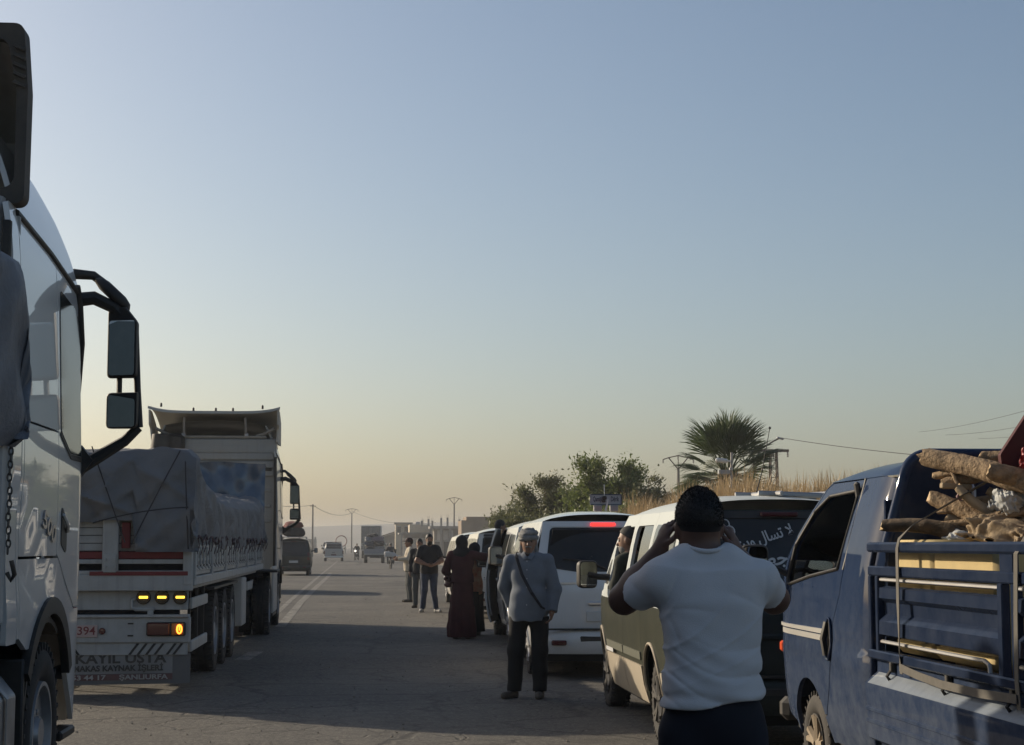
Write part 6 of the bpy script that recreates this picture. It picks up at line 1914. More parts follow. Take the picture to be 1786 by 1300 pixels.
# loading bed
bxl('bed_floor', (0, -2.90, 0.80), (1.70, 2.80, 0.06), M_bluedk, PK, 0.01)
bxl('chassis_beam', (0, -2.4, 0.62), (0.8, 3.4, 0.16), M_dark, PK)
gp = [(0.835, 0.985), (0.845, 0.99), (0.855, 0.975), (0.855, 0.905), (0.925, 0.845), (0.928, 0.835), (0.918, 0.72), (0.928, 0.715), (0.928, 0.700), (0.918, 0.695), (0.916, 0.655), (0.926, 0.65), (0.926, 0.635), (0.916, 0.63), (0.912, 0.55), (0.88, 0.53), (0.85, 0.54), (0.83, 0.80)]
for s in (-1, 1):
    b = MB(); b.loft([[(s * x, y, z) for x, z in gp] for y in (-1.53, -1.56, -2.9, -4.28)]); sg_ = b.build('side_gate', M_blue, PK, 25)
    b = MB(); b.add([(s * 0.8585, -1.57, 0.9045), (s * 0.8585, -4.27, 0.9045), (s * 0.925, -4.27, 0.8475), (s * 0.925, -1.57, 0.8475), (s * 0.8565, -1.57, 0.9025), (s * 0.8565, -4.27, 0.9025), (s * 0.923, -4.27, 0.8455), (s * 0.923, -1.57, 0.8455)], [(0, 1, 2, 3), (7, 6, 5, 4), (0, 4, 5, 1), (1, 5, 6, 2), (2, 6, 7, 3), (3, 7, 4, 0)]); b.build('gate_ledge', M_ledge, sg_, None)
    for y in (-1.85, -2.75, -3.6):
        b = MB(); b.box((s * 0.868, y, 0.965), (0.03, 0.04, 0.09), None, 0.006); b.tube([(s * 0.88, y, 0.93), (s * 0.90, y, 0.90), (s * 0.885, y, 0.88)], 0.009, 5); b.build('gate_hook', M_black, PK)
    b = MB(); b.tube([(s * 0.80, -1.47, 1.30), (s * 0.86, -1.48, 1.02), (s * 0.87, -1.485, 0.78), (s * 0.85, -1.49, 0.50)], 0.022, 7); b.tube([(s * 0.84, -1.455, 1.0), (s * 0.87, -1.455, 0.90), (s * 0.85, -1.455, 0.80)], 0.012, 6); b.build('cab_hose', M_bluedk, PK, 60)
    # rack above the gate
    xr = s * 0.865
    rk = bxl('rack_rail', (xr, -2.88, 1.585), (0.055, 2.80, 0.055), M_bluedk, PK, 0.012)
    bxl('rack_rail', (xr, -2.88, 1.455), (0.045, 2.80, 0.055), M_bluedk, PK, 0.008)
    bxl('rack_rail', (xr, -2.88, 1.00), (0.06, 2.80, 0.05), M_bluedk, PK, 0.008)
    for y, w2 in ((-1.50, 0.05), (-1.63, 0.05), (-3.50, 0.06), (-3.66, 0.05), (-4.25, 0.05)):
        bxl('rack_post', (xr, y, 1.225), (0.04, w2, 0.41), M_bluedk, PK, 0.006)
    b = MB(); b.tube([(xr, -1.49, 1.48), (xr, -1.56, 1.575)], 0.016, 6); b.build('rack_brace', M_bluedk, PK)
    bxl('rack_post', (xr, -3.58, 1.52), (0.03, 0.16, 0.09), M_bluedk, PK, 0.004)
    prof_ = [(0.845, 1.375), (0.875, 1.365), (0.878, 1.31), (0.845, 1.285), (0.842, 1.225), (0.88, 1.185), (0.882, 1.115), (0.85, 1.10), (0.835, 1.11), (0.832, 1.36)]
    for y0, y1 in ((-1.66, -3.465), (-3.69, -4.22)):
        b = MB(); b.loft([[(s * x, y, z) for x, z in prof_] for y in (y0, y0 - 0.01, y1)]); b.build('pressed_board', M_bluedk, PK, 25)
        b = MB(); b.tube([(xr, y0 + 0.01, 1.41), (xr, y1, 1.41)], 0.010, 6); b.build('rack_rod', M_steel, PK)
        b = MB(); b.tube([(xr, y0 + 0.01, 1.075), (xr, y1 + 0.22, 1.075), (xr, y1 + 0.16, 1.06), (xr, y1 + 0.15, 1.02)], 0.010, 6); b.build('rack_rod', M_steel, PK)
bxl('tail_gate', (0, -4.28, 0.76), (1.70, 0.04, 0.42), M_blue, PK, 0.01)
# rounded headboard behind the cab
hb_ = rpoly([(-0.83, 0.98), (0.83, 0.98), (0.80, 1.60, .2), (0.66, 2.10, .16), (-0.66, 2.10, .16), (-0.80, 1.60, .2)], 0.02, 8)
b = MB(); b.prism(hb_, lambda u, v, q: (u, q, v), -1.60, -1.545); b.build('headboard', M_bluedk, PK, 30)
b = MB(); b.tube([(u * 1.0, -1.575, v) for u, v in hb_[2:]], 0.034, 8); b.build('headboard_tube', M_blue, PK, 60)
b = MB(); b.tube([(-0.36, -1.63, 2.0), (-0.33, -1.66, 1.9), (-0.33, -1.66, 1.55), (-0.33, -1.66, 1.2)], 0.013, 6); b.tube([(0.36, -1.63, 2.0), (0.33, -1.66, 1.9), (0.33, -1.66, 1.2)], 0.013, 6); b.build('headboard_rod', M_steel, PK, 60)

# cargo: each log, box and sack is a thing of its own
M_cut = mat('cut_wood', (0.46, 0.34, 0.20), 0.85, var=0.3, vscale=30)
def log(label, a, b_, r0, r1, seed, mt=None, bend=0.018, name='log', group='firewood on the pickup'):
    a, b_ = Vector(a), Vector(b_); L = (b_ - a).length; d = (b_ - a).normalized()
    up = d.orthogonal().normalized(); sd = d.cross(up); r = random.Random(seed)
    n, m = 26, 14; rings = []
    kn = [(r.random(), r.random() * 6.28, 0.3 + 0.5 * r.random()) for _ in range(5)]
    ph = [r.random() * 6.28 for _ in range(6)]
    for i in range(n + 1):
        t = i / n; c = a.lerp(b_, t) + up * (bend * math.sin(t * 3.14 + ph[0])) + sd * (bend * 0.6 * math.sin(t * 5 + ph[1]))
        rr = r0 + (r1 - r0) * t
        if i == 0 or i == n: rr *= 0.90
        ring = []
        for k in range(m):
            an = 2 * math.pi * k / m
            q = 1 + 0.07 * math.sin(2 * an + ph[2] + t * 2) + 0.05 * math.sin(5 * an + ph[3] + 1.5 * t) + 0.03 * math.sin(3 * an - 9 * t + ph[4]) + r.gauss(0, 0.022)
            for (kt, ka, kh) in kn:
                dd = ((t - kt) * L / (rr * 0.9)) ** 2 + ((an - ka + math.pi) % (2 * math.pi) - math.pi) ** 2 * 2.2
                q += kh * math.exp(-dd) * 0.35
            jag = 0.6 * rr * r.gauss(0, 0.35) if i in (0, n) else 0
            ring.append(c + (up * math.cos(an) + sd * math.sin(an)) * rr * q + d * jag)
        rings.append(ring)
    b = MB(); b.loft(rings); b.mi[-1] = 1; b.mi[-2] = 1; o = b.build(name, [mt or M_wood, M_cut], None, 60)
    # put the origin at the log's middle
    mid = (a + b_) / 2
    o.data.transform(Matrix.Translation(-mid)); o.location = mid
    return tag(o, label, 'log', group)
log('thick pale log lying highest on the pickup load', (2.93, 9.02, 2.065), (3.36, 8.45, 1.905), 0.046, 0.058, 1)
log('gnarled log end at the right edge below the red panel', (3.16, 8.58, 1.965), (3.60, 8.2, 1.86), 0.045, 0.055, 17, bend=0.05)
log('dark gnarled log resting on the top rail of the pickup rack', (2.72, 9.05, 1.705), (3.16, 8.72, 1.63), 0.034, 0.046, 2, mat('dark_bark', (0.15, 0.105, 0.065), 0.9, col2=(0.06, 0.045, 0.03), vscale=12, bump=0.012, bscale=22), 0.02)
log('blunt pale log stub in the middle of the pickup load', (2.96, 8.98, 1.845), (3.22, 8.70, 1.69), 0.042, 0.046, 6)
log('split pale branch slanting down behind the strap', (3.06, 8.80, 1.90), (3.28, 8.60, 1.66), 0.024, 0.034, 8, mat('split_wood', (0.36, 0.28, 0.18), 0.85, col2=(0.22, 0.16, 0.10), vscale=10, bump=0.008, bscale=25))
log('broken splintered branch under the log stub', (3.02, 8.92, 1.715), (3.25, 8.75, 1.64), 0.030, 0.040, 9, MATS['split_wood'], 0.03)
for (a_, b2_, r1_, r2_, sd_, lb_) in (((3.02, 8.95, 1.93), (3.40, 8.55, 1.98), 0.034, 0.04, 81, 'middling log just below the highest log'), ((3.05, 8.9, 1.78), (3.42, 8.6, 1.86), 0.036, 0.042, 82, 'middling log behind the blunt stub'), ((2.98, 9.0, 1.97), (3.2, 8.75, 2.02), 0.02, 0.026, 83, 'short thin log tucked under the highest log'), ((3.2, 8.85, 2.08), (3.5, 8.6, 2.0), 0.03, 0.036, 84, 'log leaning on the dark red panel'), ((2.99, 8.95, 1.79), (3.30, 8.60, 1.78), 0.012, 0.018, 71, 'thin crooked stick crossing the firewood'), ((3.05, 8.9, 1.98), (3.16, 8.7, 1.70), 0.012, 0.015, 72, 'thin dark stick leaning against the headboard'), ((2.96, 8.9, 1.70), (3.2, 8.6, 1.74), 0.014, 0.02, 73, 'short stick below the blunt log stub'), ((3.10, 8.7, 1.72), (3.34, 8.5, 1.80), 0.015, 0.02, 74, 'stick poking out beside the white cloth')):
    log(lb_, a_, b2_, r1_, r2_, sd_, bend=0.02)
log('thin forked branch beside the beige sack', (3.18, 8.75, 1.86), (3.36, 8.55, 1.68), 0.022, 0.03, 13, MATS['split_wood'], 0.04)
b = MB(); b.box((3.06, 8.86, 1.905), (0.16, 0.05, 0.028), (0.06, 'Y'), 0.004); o = b.build('plank', MATS['split_wood'], None); tag(o, 'short flat plank of wood behind the strap', 'plank')
b = MB(); b.tube([(3.10, 8.86, 1.90), (3.07, 8.86, 1.85), (3.09, 8.85, 1.81), (3.20, 8.80, 1.745), (3.26, 8.78, 1.70)], 0.011, 8); o = b.build('bent_pipe', mat('pink_pipe', (0.22, 0.10, 0.11), 0.5), None, 60); tag(o, 'bent dull pink pipe among the firewood', 'pipe')
M_foam = mat('yellow_foam', (0.55, 0.42, 0.19), 0.85, var=0.12, dust=0.15)
for (x0, x1, y0, y1, z0, z1, lab) in ((2.84, 3.10, 8.62, 9.25, 1.02, 1.625, 'yellow foam block showing left behind the pickup rack'), (2.84, 3.12, 7.72, 8.60, 1.02, 1.60, 'longer yellow foam block under the beige sack'), (3.14, 4.40, 7.4, 9.2, 0.90, 1.50, 'large yellow mattress stack lying in the pickup bed')):
    b = MB(); b.box(((x0 + x1) / 2, (y0 + y1) / 2, (z0 + z1) / 2), (x1 - x0, y1 - y0, z1 - z0), None, 0.03); tag(b.build('foam_block', M_foam, None, 40), lab, 'foam block', 'yellow foam on the pickup')
def sack(name, label, cat, c, d, mt, seed, rot=0.0, amp=0.04):
    o = bundle(name, label, cat, c, d, mt, seed, amp=amp * 0.5, fr=2.8, res=44); o.rotation_euler = (0.2, 0.1, rot); return o
M_sackb = mat('beige_sackcloth', (0.34, 0.255, 0.16), 0.9, var=0.35, vscale=8, bump=0.004, bscale=90)
M_sackw = mat('white_woven_sack', (0.50, 0.51, 0.50), 0.95, spec=0.1, var=0.15, vscale=10)
sack('sack', 'crumpled beige sack on the foam at the right edge', 'sack', (3.19, 8.50, 1.655), (0.30, 0.34, 0.13), M_sackb, 5, 0.5, 0.05)
sack('sack', 'small beige sack half hidden behind the larger one', 'sack', (3.30, 8.30, 1.615), (0.22, 0.26, 0.11), M_sackb, 25, 0.9, 0.04)
sack('cloth_bundle', 'white crumpled cloth wedged between the branches', 'cloth', (3.27, 8.62, 1.815), (0.18, 0.16, 0.12), M_sackw, 7, 0.4, 0.026)
sack('cloth_bundle', 'pale rag lying under the log stub', 'cloth', (3.10, 8.80, 1.635), (0.22, 0.2, 0.07), M_sackw, 27, 0.2, 0.014)
M_redp = mat('dark_red_panel', (0.060, 0.008, 0.011), 0.6, spec=0.2, dust=0.05)
b = MB(); b.prism(rpoly([(3.24, 1.72), (3.95, 1.72), (3.95, 2.75), (3.72, 2.74), (3.37, 2.29), (3.21, 2.06)], 0.015), lambda u, v, q: (u, q, v), 8.60, 8.64); o = b.build('metal_panel', M_redp, None, 30); tag(o, 'dark red metal panel standing tilted at the right edge of the load', 'panel')
o = sack('bag', 'bright red printed bag in front of the dark red panel', 'bag', (3.37, 8.50, 1.99), (0.17, 0.12, 0.17), mat('red_plastic_bag', (0.26, 0.022, 0.028), 0.45, var=0.4, vscale=9), 33, 0.2, 0.03)
b = MB(); b.box((3.75, 7.9, 1.85), (0.9, 0.8, 0.75), None, 0.03); o = b.build('box', mat('brown_cardboard', (0.24, 0.16, 0.09), 0.85), None); tag(o, 'brown box standing behind the red bag, mostly out of frame', 'box')
# straps
M_strap = mat('grey_webbing', (0.115, 0.105, 0.09), 0.85, var=0.2, vscale=20)
def strap(label, pts, w, sides):
    b = MB(); b.strap(pts, w, 0.004, sides); o = b.build('ratchet_strap', M_strap, None, 30); return tag(o, label, 'strap', 'load straps')
strap('grey strap crossing the load and hanging down the pickup rack on the left', [(3.50, 8.52, 2.10), (3.20, 8.68, 1.945), (2.96, 8.80, 1.79), (2.82, 8.86, 1.70), (2.755, 8.88, 1.63), (2.742, 8.88, 1.58), (2.738, 8.87, 1.30), (2.738, 8.86, 1.02), (2.745, 8.86, 0.93)],
      0.045, [(-0.2, 0.9, -0.5), (0, 1, -0.4), (0, 1, -0.3), (0, 1, -0.2), (0, 1, 0), (0, 1, 0), (0, 1, 0), (0.3, 1, 0), (0, 1, 0)])
strap('grey strap hanging down the pickup rack at the right edge', [(3.0, 7.20, 1.75), (2.80, 7.20, 1.65), (2.742, 7.20, 1.56), (2.738, 7.21, 1.30), (2.738, 7.22, 1.02), (2.745, 7.22, 0.90)], 0.045, (0, 1, 0))
strap('loose grey strap slung along the top of the pickup side gate', [(2.735, 8.86, 0.965), (2.732, 8.55, 0.945), (2.732, 8.2, 0.93), (2.735, 7.7, 0.93), (2.735, 7.22, 0.945)], 0.04, (0, 0.0, 1))

# ------------------------------------------------------------------ people
def s_loc(f, c, R):
    """evaluate f only near its own bounding sphere"""
    c = np.array(c, np.float32)
    def g(P):
        D = P - c
        d = np.sqrt((D * D).sum(1)) - R
        out = d + 0.05
        m = d < 0.06
        if m.any(): out[m] = f(P[m])
        return out
    return g
def cone(a, b, ra, rb):
    a_, b_ = np.array(a, float), np.array(b, float)
    return s_loc(s_cone(a, b, ra, rb), (a_ + b_) / 2, np.linalg.norm(b_ - a_) / 2 + max(ra, rb))
def ell(c, r, R=None):
    return s_loc(s_ell(c, r, R), c, max(r))

def hand_prims(wr, d, n, s, curl=0.5, k=1.0, spread=0.0):
    wr, d, n, s = Vector(wr), Vector(d).normalized(), Vector(n), Vector(s)
    n = (n - d * n.dot(d)).normalized(); s = (s - d * s.dot(d) - n * s.dot(n)).normalized()
    Rm = np.array([[d.x, s.x, n.x], [d.y, s.y, n.y], [d.z, s.z, n.z]])
    pr = [ell(tuple(wr + d * 0.045 * k), (0.052 * k, 0.040 * k, 0.017 * k), Rm), cone(tuple(wr - d * 0.02), tuple(wr + d * 0.03 * k), 0.027 * k, 0.024 * k)]
    fg = []
    for i, L in enumerate((0.070, 0.078, 0.072, 0.056)):
        base = wr + d * (0.082 - 0.004 * abs(i - 1)) * k + s * (0.030 - 0.0195 * i) * k
        dv = d + s * spread * (1.5 - i) * 0.12
        a = base - d * 0.02; ang = 0.0
        for j, f in enumerate((0.45, 0.32, 0.23)):
            ang += curl * (0.75 if j == 0 else 1.0) * (1 + 0.06 * i)
            dir_ = (dv.normalized() * math.cos(ang) + n * math.sin(ang))
            b_ = a + dir_ * (L * f * k + (0.02 if j == 0 else 0))
            fg.append(cone(tuple(a), tuple(b_), (0.0095 - 0.0008 * j) * k, (0.0090 - 0.0010 * j) * k)); a = b_
    t0 = wr + d * 0.022 * k + s * 0.028 * k; t1 = t0 + (s * 0.75 + d * 0.6 + n * 0.25).normalized() * 0.036 * k; t2 = t1 + (d * 0.9 + n * 0.45 + s * 0.1).normalized() * 0.032 * k
    fg += [cone(tuple(t0), tuple(t1), 0.013 * k, 0.0105 * k), cone(tuple(t1), tuple(t2), 0.0105 * k, 0.0085 * k)]
    return pr, fg

SKIN = {}
def skin(name, c):
    if name not in SKIN:
        m = mat('skin_' + name, c, 0.5, var=0.12, vscale=20)
        m.node_tree.nodes['Principled BSDF'].inputs['Subsurface Weight'].default_value = 0.05
        SKIN[name] = m
    return SKIN[name]
M_hair = mat('black_hair', (0.008, 0.007, 0.007), 0.6)
M_eye = mat('eye', (0.05, 0.04, 0.035), 0.2)
M_shoe = mat('dark_shoe', (0.018, 0.016, 0.015), 0.6, dust=0.3)

def default_joints():
    J = dict(head=(0, 0.02, 1.62), neck=(0, -0.01, 1.46), chest=(0, 0, 1.28), belly=(0, 0.01, 1.06), pelvis=(0, 0, 0.94))
    for n, s in (('L', -1), ('R', 1)):
        J['sh' + n] = (s * 0.185, -0.01, 1.42); J['el' + n] = (s * 0.235, -0.03, 1.14); J['wr' + n] = (s * 0.24, 0.04, 0.90)
        J['hip' + n] = (s * 0.095, 0, 0.90); J['kn' + n] = (s * 0.105, 0.02, 0.49); J['an' + n] = (s * 0.11, -0.02, 0.085); J['toe' + n] = (s * 0.13, 0.15, 0.035)
    return J

def person(label, loc, rz, J=None, scale=1.0, sk='tan', skc=(0.26, 0.15, 0.10), shirt=None, pants=None, shoes=None, head=None, hands=None, vox=0.013, group='people standing by the queue',
           girth=1.0, cat='person', legs=True, extra=None, name='person'):
    jj = default_joints()
    jj.update(J or {})
    J = {k: np.array(v, float) for k, v in jj.items()}
    M_sk = skin(sk, skc); head = head or {}
    g = girth
    hd, yaw, pit = J['head'], head.get('yaw', 0.0), head.get('pitch', 0.0)
    Rh = np.array(Matrix.Rotation(yaw, 3, 'Z') @ Matrix.Rotation(pit, 3, 'X'))
    def H(x, y, z): return tuple(hd + Rh @ np.array([x, y, z]))
    def hell(c, r): return ell(H(*c), r, Rh)
    torso = [ell(tuple(J['chest']), (0.160 * g, 0.108 * g, 0.20)), ell(tuple(J['belly']), (0.145 * g, 0.115 * g, 0.17)), ell(tuple(J['pelvis']), (0.158 * g, 0.118 * g, 0.125)),
             cone(tuple(J['shL']), tuple(J['shR']), 0.062, 0.062), cone(tuple((J['shL'] + J['neck']) / 2), tuple((J['shR'] + J['neck']) / 2), 0.055, 0.055)]
    neck = [cone(tuple(J['neck'] - np.array([0, 0, 0.06])), tuple(hd + np.array([0, -0.012, -0.05])), 0.062 * head.get('neckw', 1), 0.055 * head.get('neckw', 1))]
    hp = [hell((0, -0.012, 0.022), (0.077, 0.097, 0.104)), hell((0, 0.028, -0.042), (0.061, 0.070, 0.084)), hell((0, 0.066, -0.098), (0.030, 0.028, 0.024))]
    fine = [cone(H(0, 0.090, 0.012), H(0, 0.116, -0.026), 0.009, 0.015), cone(H(-0.034, 0.083, 0.030), H(0.034, 0.083, 0.030), 0.012, 0.012), hell((0, 0.090, -0.062), (0.024, 0.012, 0.011)),
            hell((-0.078, -0.006, -0.006), (0.012, 0.024, 0.033)), hell((0.078, -0.006, -0.006), (0.012, 0.024, 0.033))]
    sock = [hell((sx * 0.032, 0.101, 0.008), (0.019, 0.016, 0.013)) for sx in (-1, 1)]
    arms, fingers, palms = [], [], []
    for n, s in (('L', -1), ('R', 1)):
        sh, el_, wr = J['sh' + n], J['el' + n], J['wr' + n]
        arms += [cone(tuple(sh), tuple(el_), 0.053 * g, 0.046 * g), cone(tuple(el_), tuple(el_ + (wr - el_) * 0.35), 0.046 * g, 0.044 * g), cone(tuple(el_ + (wr - el_) * 0.35), tuple(wr), 0.044 * g, 0.029)]
        hs = (hands or {}).get(n, {})
        d = hs.get('d', tuple(wr - el_)); nn = hs.get('n', (-s, 0.2, 0)); sd = hs.get('s', (0, 1, 0.2))
        pr, fg = hand_prims(tuple(wr), d, nn, sd, hs.get('curl', 0.45), 1.0, hs.get('spread', 0.0))
        palms += pr; fingers += fg
    lg = []
    for n in 'LR':
        hip, kn, an, toe = J['hip' + n], J['kn' + n], J['an' + n], J['toe' + n]
        lg += [cone(tuple(hip), tuple(kn), 0.085 * g, 0.056), cone(tuple(kn), tuple(kn + (an - kn) * 0.35), 0.054, 0.056), cone(tuple(kn + (an - kn) * 0.35), tuple(an), 0.056, 0.036), cone(tuple(an - np.array([0, 0, 0.03])), tuple(toe), 0.034, 0.026)]
    fb = s_union(torso + neck + arms + lg, 0.035); fh = s_union(hp, 0.03); ff = s_union(fine, 0.008) ; fp_ = s_union(palms, 0.012); fg_ = s_union(fingers, 0.004)
    def body(P):
        h = smin(fh(P), ff(P), 0.010)
        for q in sock: h = -smin(-h, q(P), 0.008)
        r = smin(fb(P), h, 0.025)
        r = smin(r, fp_(P), 0.014)
        return smin(r, fg_(P), 0.006)
    A = np.array(list(J.values())); lo = A.min(0) - 0.20; hi = A.max(0) + 0.20; lo[2] = max(-0.02, A.min(0)[2] - 0.07)
    root = sdf_obj(name, body, lo, hi, vox, M_sk)
    root.location = loc; root.rotation_euler = (0, 0, rz); root.scale = (scale,) * 3
    tag(root, label, cat, group)
    for sx in (-1, 1):
        b = MB(); b.lathe([(-0.011, 0), (-0.008, .008), (0, .011), (0.008, .008), (0.011, 0)], H(sx * 0.032, 0.081, 0.008), 'y', 10); b.build('eye', M_eye, root, 60)
    # ---- shirt
    if shirt:
        hem = shirt.get('hem', 0.86); lo_ = shirt.get('loose', 0.02); nk = shirt.get('neck', 1.475)
        tz = [ell(tuple(J['chest']), (0.160 * g + lo_, 0.108 * g + lo_, 0.215)), ell(tuple(J['belly']), (0.150 * g + lo_, 0.118 * g + lo_ * 1.2, 0.20)), ell(tuple(J['pelvis']), (0.160 * g + lo_, 0.120 * g + lo_, 0.15)),
              cone(tuple(J['shL']), tuple(J['shR']), 0.068, 0.068), cone(tuple((J['shL'] + J['neck']) / 2), tuple((J['shR'] + J['neck']) / 2), 0.062, 0.062)]
        if hem < 0.9 and J['knL'][2] < 0.7:
            tz.append(s_loc(s_cone(tuple(J['belly'] - np.array([0, 0, .04])), tuple(J['pelvis'] - np.array([0, 0, 0.94 - hem + 0.06])), 0.150 * g + lo_, shirt.get('skirt', 0.162 * g + lo_), (1, 0.80, 1)), tuple(J['pelvis'] - np.array([0, 0, 0.1])), 0.6))
        fs = s_union(tz, 0.05)
        sl = []
        for n in 'LR':
            sh, el_, wr = J['sh' + n], J['el' + n], J['wr' + n]
            if shirt.get('sleeve') == 'short':
                e = sh + (el_ - sh) * 0.78; dv = (el_ - sh) / np.linalg.norm(el_ - sh)
                sl.append((s_and(s_cone(tuple(sh), tuple(e + dv * 0.06), 0.058 * g + lo_ * 0.4, 0.060 * g + lo_ * 0.6), s_plane(tuple(e), tuple(dv))), (sh + e) / 2, np.linalg.norm(e - sh) / 2 + 0.12))
            else:
                dv = (wr - el_) / np.linalg.norm(wr - el_)
                sl.append((s_cone(tuple(sh), tuple(el_), 0.058 * g + lo_ * 0.4, 0.052 * g + lo_ * 0.5), (sh + el_) / 2, np.linalg.norm(el_ - sh) / 2 + 0.12))
                sl.append((s_and(s_cone(tuple(el_), tuple(wr + dv * 0.05), 0.052 * g + lo_ * 0.5, 0.036 + lo_ * 0.5), s_plane(tuple(wr), tuple(dv))), (el_ + wr) / 2, np.linalg.norm(wr - el_) / 2 + 0.12))
        sl = [s_loc(a, tuple(c), R_) for a, c, R_ in sl]
        wa, wf, sd_ = shirt.get('wr', 0.006), shirt.get('wf', 26), shirt.get('seed', 1)
        tilt = shirt.get('tilt', 0.0)
        hole = s_cone(tuple(J['neck'] - np.array([0, -0.02, 0.03])), tuple(J['neck'] + np.array([0, 0.0, 0.12])), 0.066 * head.get('neckw', 1), 0.072 * head.get('neckw', 1))
        def fsh(P):
            r = fs(P)
            for q in sl: r = smin(r, q(P), 0.03)
            r = r + wrinkle(P, sd_, wa, wf)
            r = np.maximum(r, hem + tilt * P[:, 0] + 0.006 * np.sin(P[:, 0] * 40) - P[:, 2])
            return np.maximum(r, -hole(P))
        A2 = np.array([J[k] for k in J if k[:2] not in ('kn', 'an', 'to')]); l2 = A2.min(0) - 0.2; h2 = A2.max(0) + 0.2; l2[2] = hem - 0.04; h2[2] = J['neck'][2] + 0.14
        for n in 'LR': h2[2] = max(h2[2], J['el' + n][2] + 0.1)
        o = sdf_obj(shirt.get('name', 'shirt'), fsh, l2, h2, vox * 0.9, shirt['mat'], root)
        if shirt.get('label'): o['label'] = shirt['label']
    if pants:
        w_ = pants.get('wide', 0.016); fl_ = pants.get('flare', 0.0); cuff = pants.get('cuff', 0.07)
        pz = [ell(tuple(J['pelvis']), (0.160 * g + w_, 0.120 * g + w_, 0.14))]
        for n in 'LR':
            hip, kn, an = J['hip' + n], J['kn' + n], J['an' + n]
            pz += [s_loc(s_cone(tuple(hip), tuple(kn), 0.088 * g + w_, 0.060 + w_ + fl_ * 0.5), tuple((hip + kn) / 2), 0.4), s_loc(s_cone(tuple(kn), tuple(an - np.array([0, 0, .05])), 0.060 + w_ + fl_ * 0.5, 0.045 + w_ + fl_), tuple((kn + an) / 2), 0.42)]
        fpz = s_union(pz, 0.03); wz_ = pants.get('waist', (shirt['hem'] + 0.05) if shirt and 'hem' in shirt else J['pelvis'][2] + 0.07); sdp = pants.get('seed', 3)
        fps = lambda P: np.maximum(np.maximum(fpz(P) + wrinkle(P, sdp, pants.get('wr', 0.006), 22, (0.1, 0.3, 1)), P[:, 2] - wz_), cuff - P[:, 2])
        A2 = np.array([J[k] for k in J if k[:2] in ('hi', 'kn', 'an', 'pe')]); l2 = A2.min(0) - 0.26; h2 = A2.max(0) + 0.26; l2[2] = cuff - 0.03; h2[2] = wz_ + 0.04
        sdf_obj('trousers', fps, l2, h2, vox, pants['mat'], root)
    if shoes is not False and legs:
        for n in 'LR':
            an, toe = J['an' + n], J['toe' + n]
            f = s_union([s_cone(tuple(an - np.array([0, 0.02, 0.045])), tuple(toe), 0.047, 0.040), s_cone(tuple(an), tuple(an - np.array([0, 0, 0.05])), 0.044, 0.047)], 0.02)
            base = an[2] - 0.085
            fz = lambda P, f=f, base=base: np.maximum(f(P), base + 0.002 - P[:, 2])
            l2 = np.minimum(an, toe) - 0.08; h2 = np.maximum(an, toe) + 0.08; l2[2] = base - 0.02
            sdf_obj('shoe', fz, l2, h2, 0.011, shoes or M_shoe, root)
    # ---- head wear, hair, beard
    sty = head.get('style', 'hair')
    sc = s_ell(H(0, -0.012, 0.024), (0.084, 0.105, 0.112), Rh)
    up = Rh @ np.array([0, 0, 1.0]); fw = Rh @ np.array([0, 1.0, 0])
    l2, h2 = hd - 0.17, hd + 0.17
    if sty in ('hair', 'cap'):
        hl = head.get('hairline', 0.0)
        cut = s_plane(H(0, 0.02, hl + 0.005), tuple(-up + 0.75 * fw))
        cut2 = s_plane(H(0, 0.0, -0.045 + hl), tuple(-up))
        fr = s_plane(H(0, 0.07, 0.055), tuple(fw - 0.9 * up))
        rs_ = head.get('rough', 0.004)
        sdf_obj('hair', lambda P: np.maximum(np.maximum(np.maximum(sc(P) + rs_ * np.sin(P[:, 0] * 210) * np.sin(P[:, 1] * 190) * np.sin(P[:, 2] * 200), cut(P)), cut2(P)), fr(P)), l2, h2, min(vox, 0.008) if vox < 0.01 else 0.009, head.get('hairmat', M_hair), root)
    if sty == 'cap':
        dome = s_and(s_ell(H(0, -0.008, 0.040), (0.092, 0.112, 0.100), Rh), s_plane(H(0, 0, 0.038), tuple(-up)))
        brim = s_and(s_ell(H(0, 0.115, 0.040), (0.075, 0.085, 0.010), Rh))
        sdf_obj('cap', lambda P: smin(dome(P), brim(P), 0.01), hd - 0.2, hd + 0.25, 0.009, head['mat'], root)
    if sty == 'turban':
        b = MB(); r = random.Random(5)
        for k, (z, R_, tl, th) in enumerate(((0.035, 0.092, 0.10, 0.026), (0.060, 0.094, -0.16, 0.028), (0.083, 0.088, 0.14, 0.026), (0.102, 0.074, -0.08, 0.024), (0.118, 0.050, 0.10, 0.024), (0.070, 0.098, 0.34, 0.018))):
            Rt = Matrix.Rotation(tl, 3, 'Y') @ Matrix.Rotation(tl * 0.6, 3, 'X')
            P = [Vector(H(*(Rt @ Vector((R_ * 0.88 * math.cos(a), R_ * 1.12 * math.sin(a), 0)) + Vector((0, -0.01, z + 0.004 * math.sin(3 * a + k)))))) for a in [2 * math.pi * i / 28 for i in range(28)]]
            b.tube(P, th, 8, closed=True)
        b.build('turban', head['mat'], root, 70)
        sdf_obj('turban_crown', s_and(s_ell(H(0, -0.01, 0.05), (0.090, 0.11, 0.10), Rh), s_plane(H(0, 0, 0.045), tuple(-up))), l2, h2, 0.012, head['mat'], root)
        dr = s_union([s_cone(H(-0.062, -0.05, 0.04), H(-0.07, -0.05, -0.15), 0.03, 0.035), s_cone(H(0.062, -0.05, 0.04), H(0.075, -0.04, -0.13), 0.03, 0.03), s_cone(H(-0.04, -0.10, 0.03), H(0.04, -0.10, -0.12), 0.03, 0.03)], 0.03)
        sdf_obj('head_cloth', dr, hd - 0.24, hd + 0.17, 0.012, head['mat'], root)
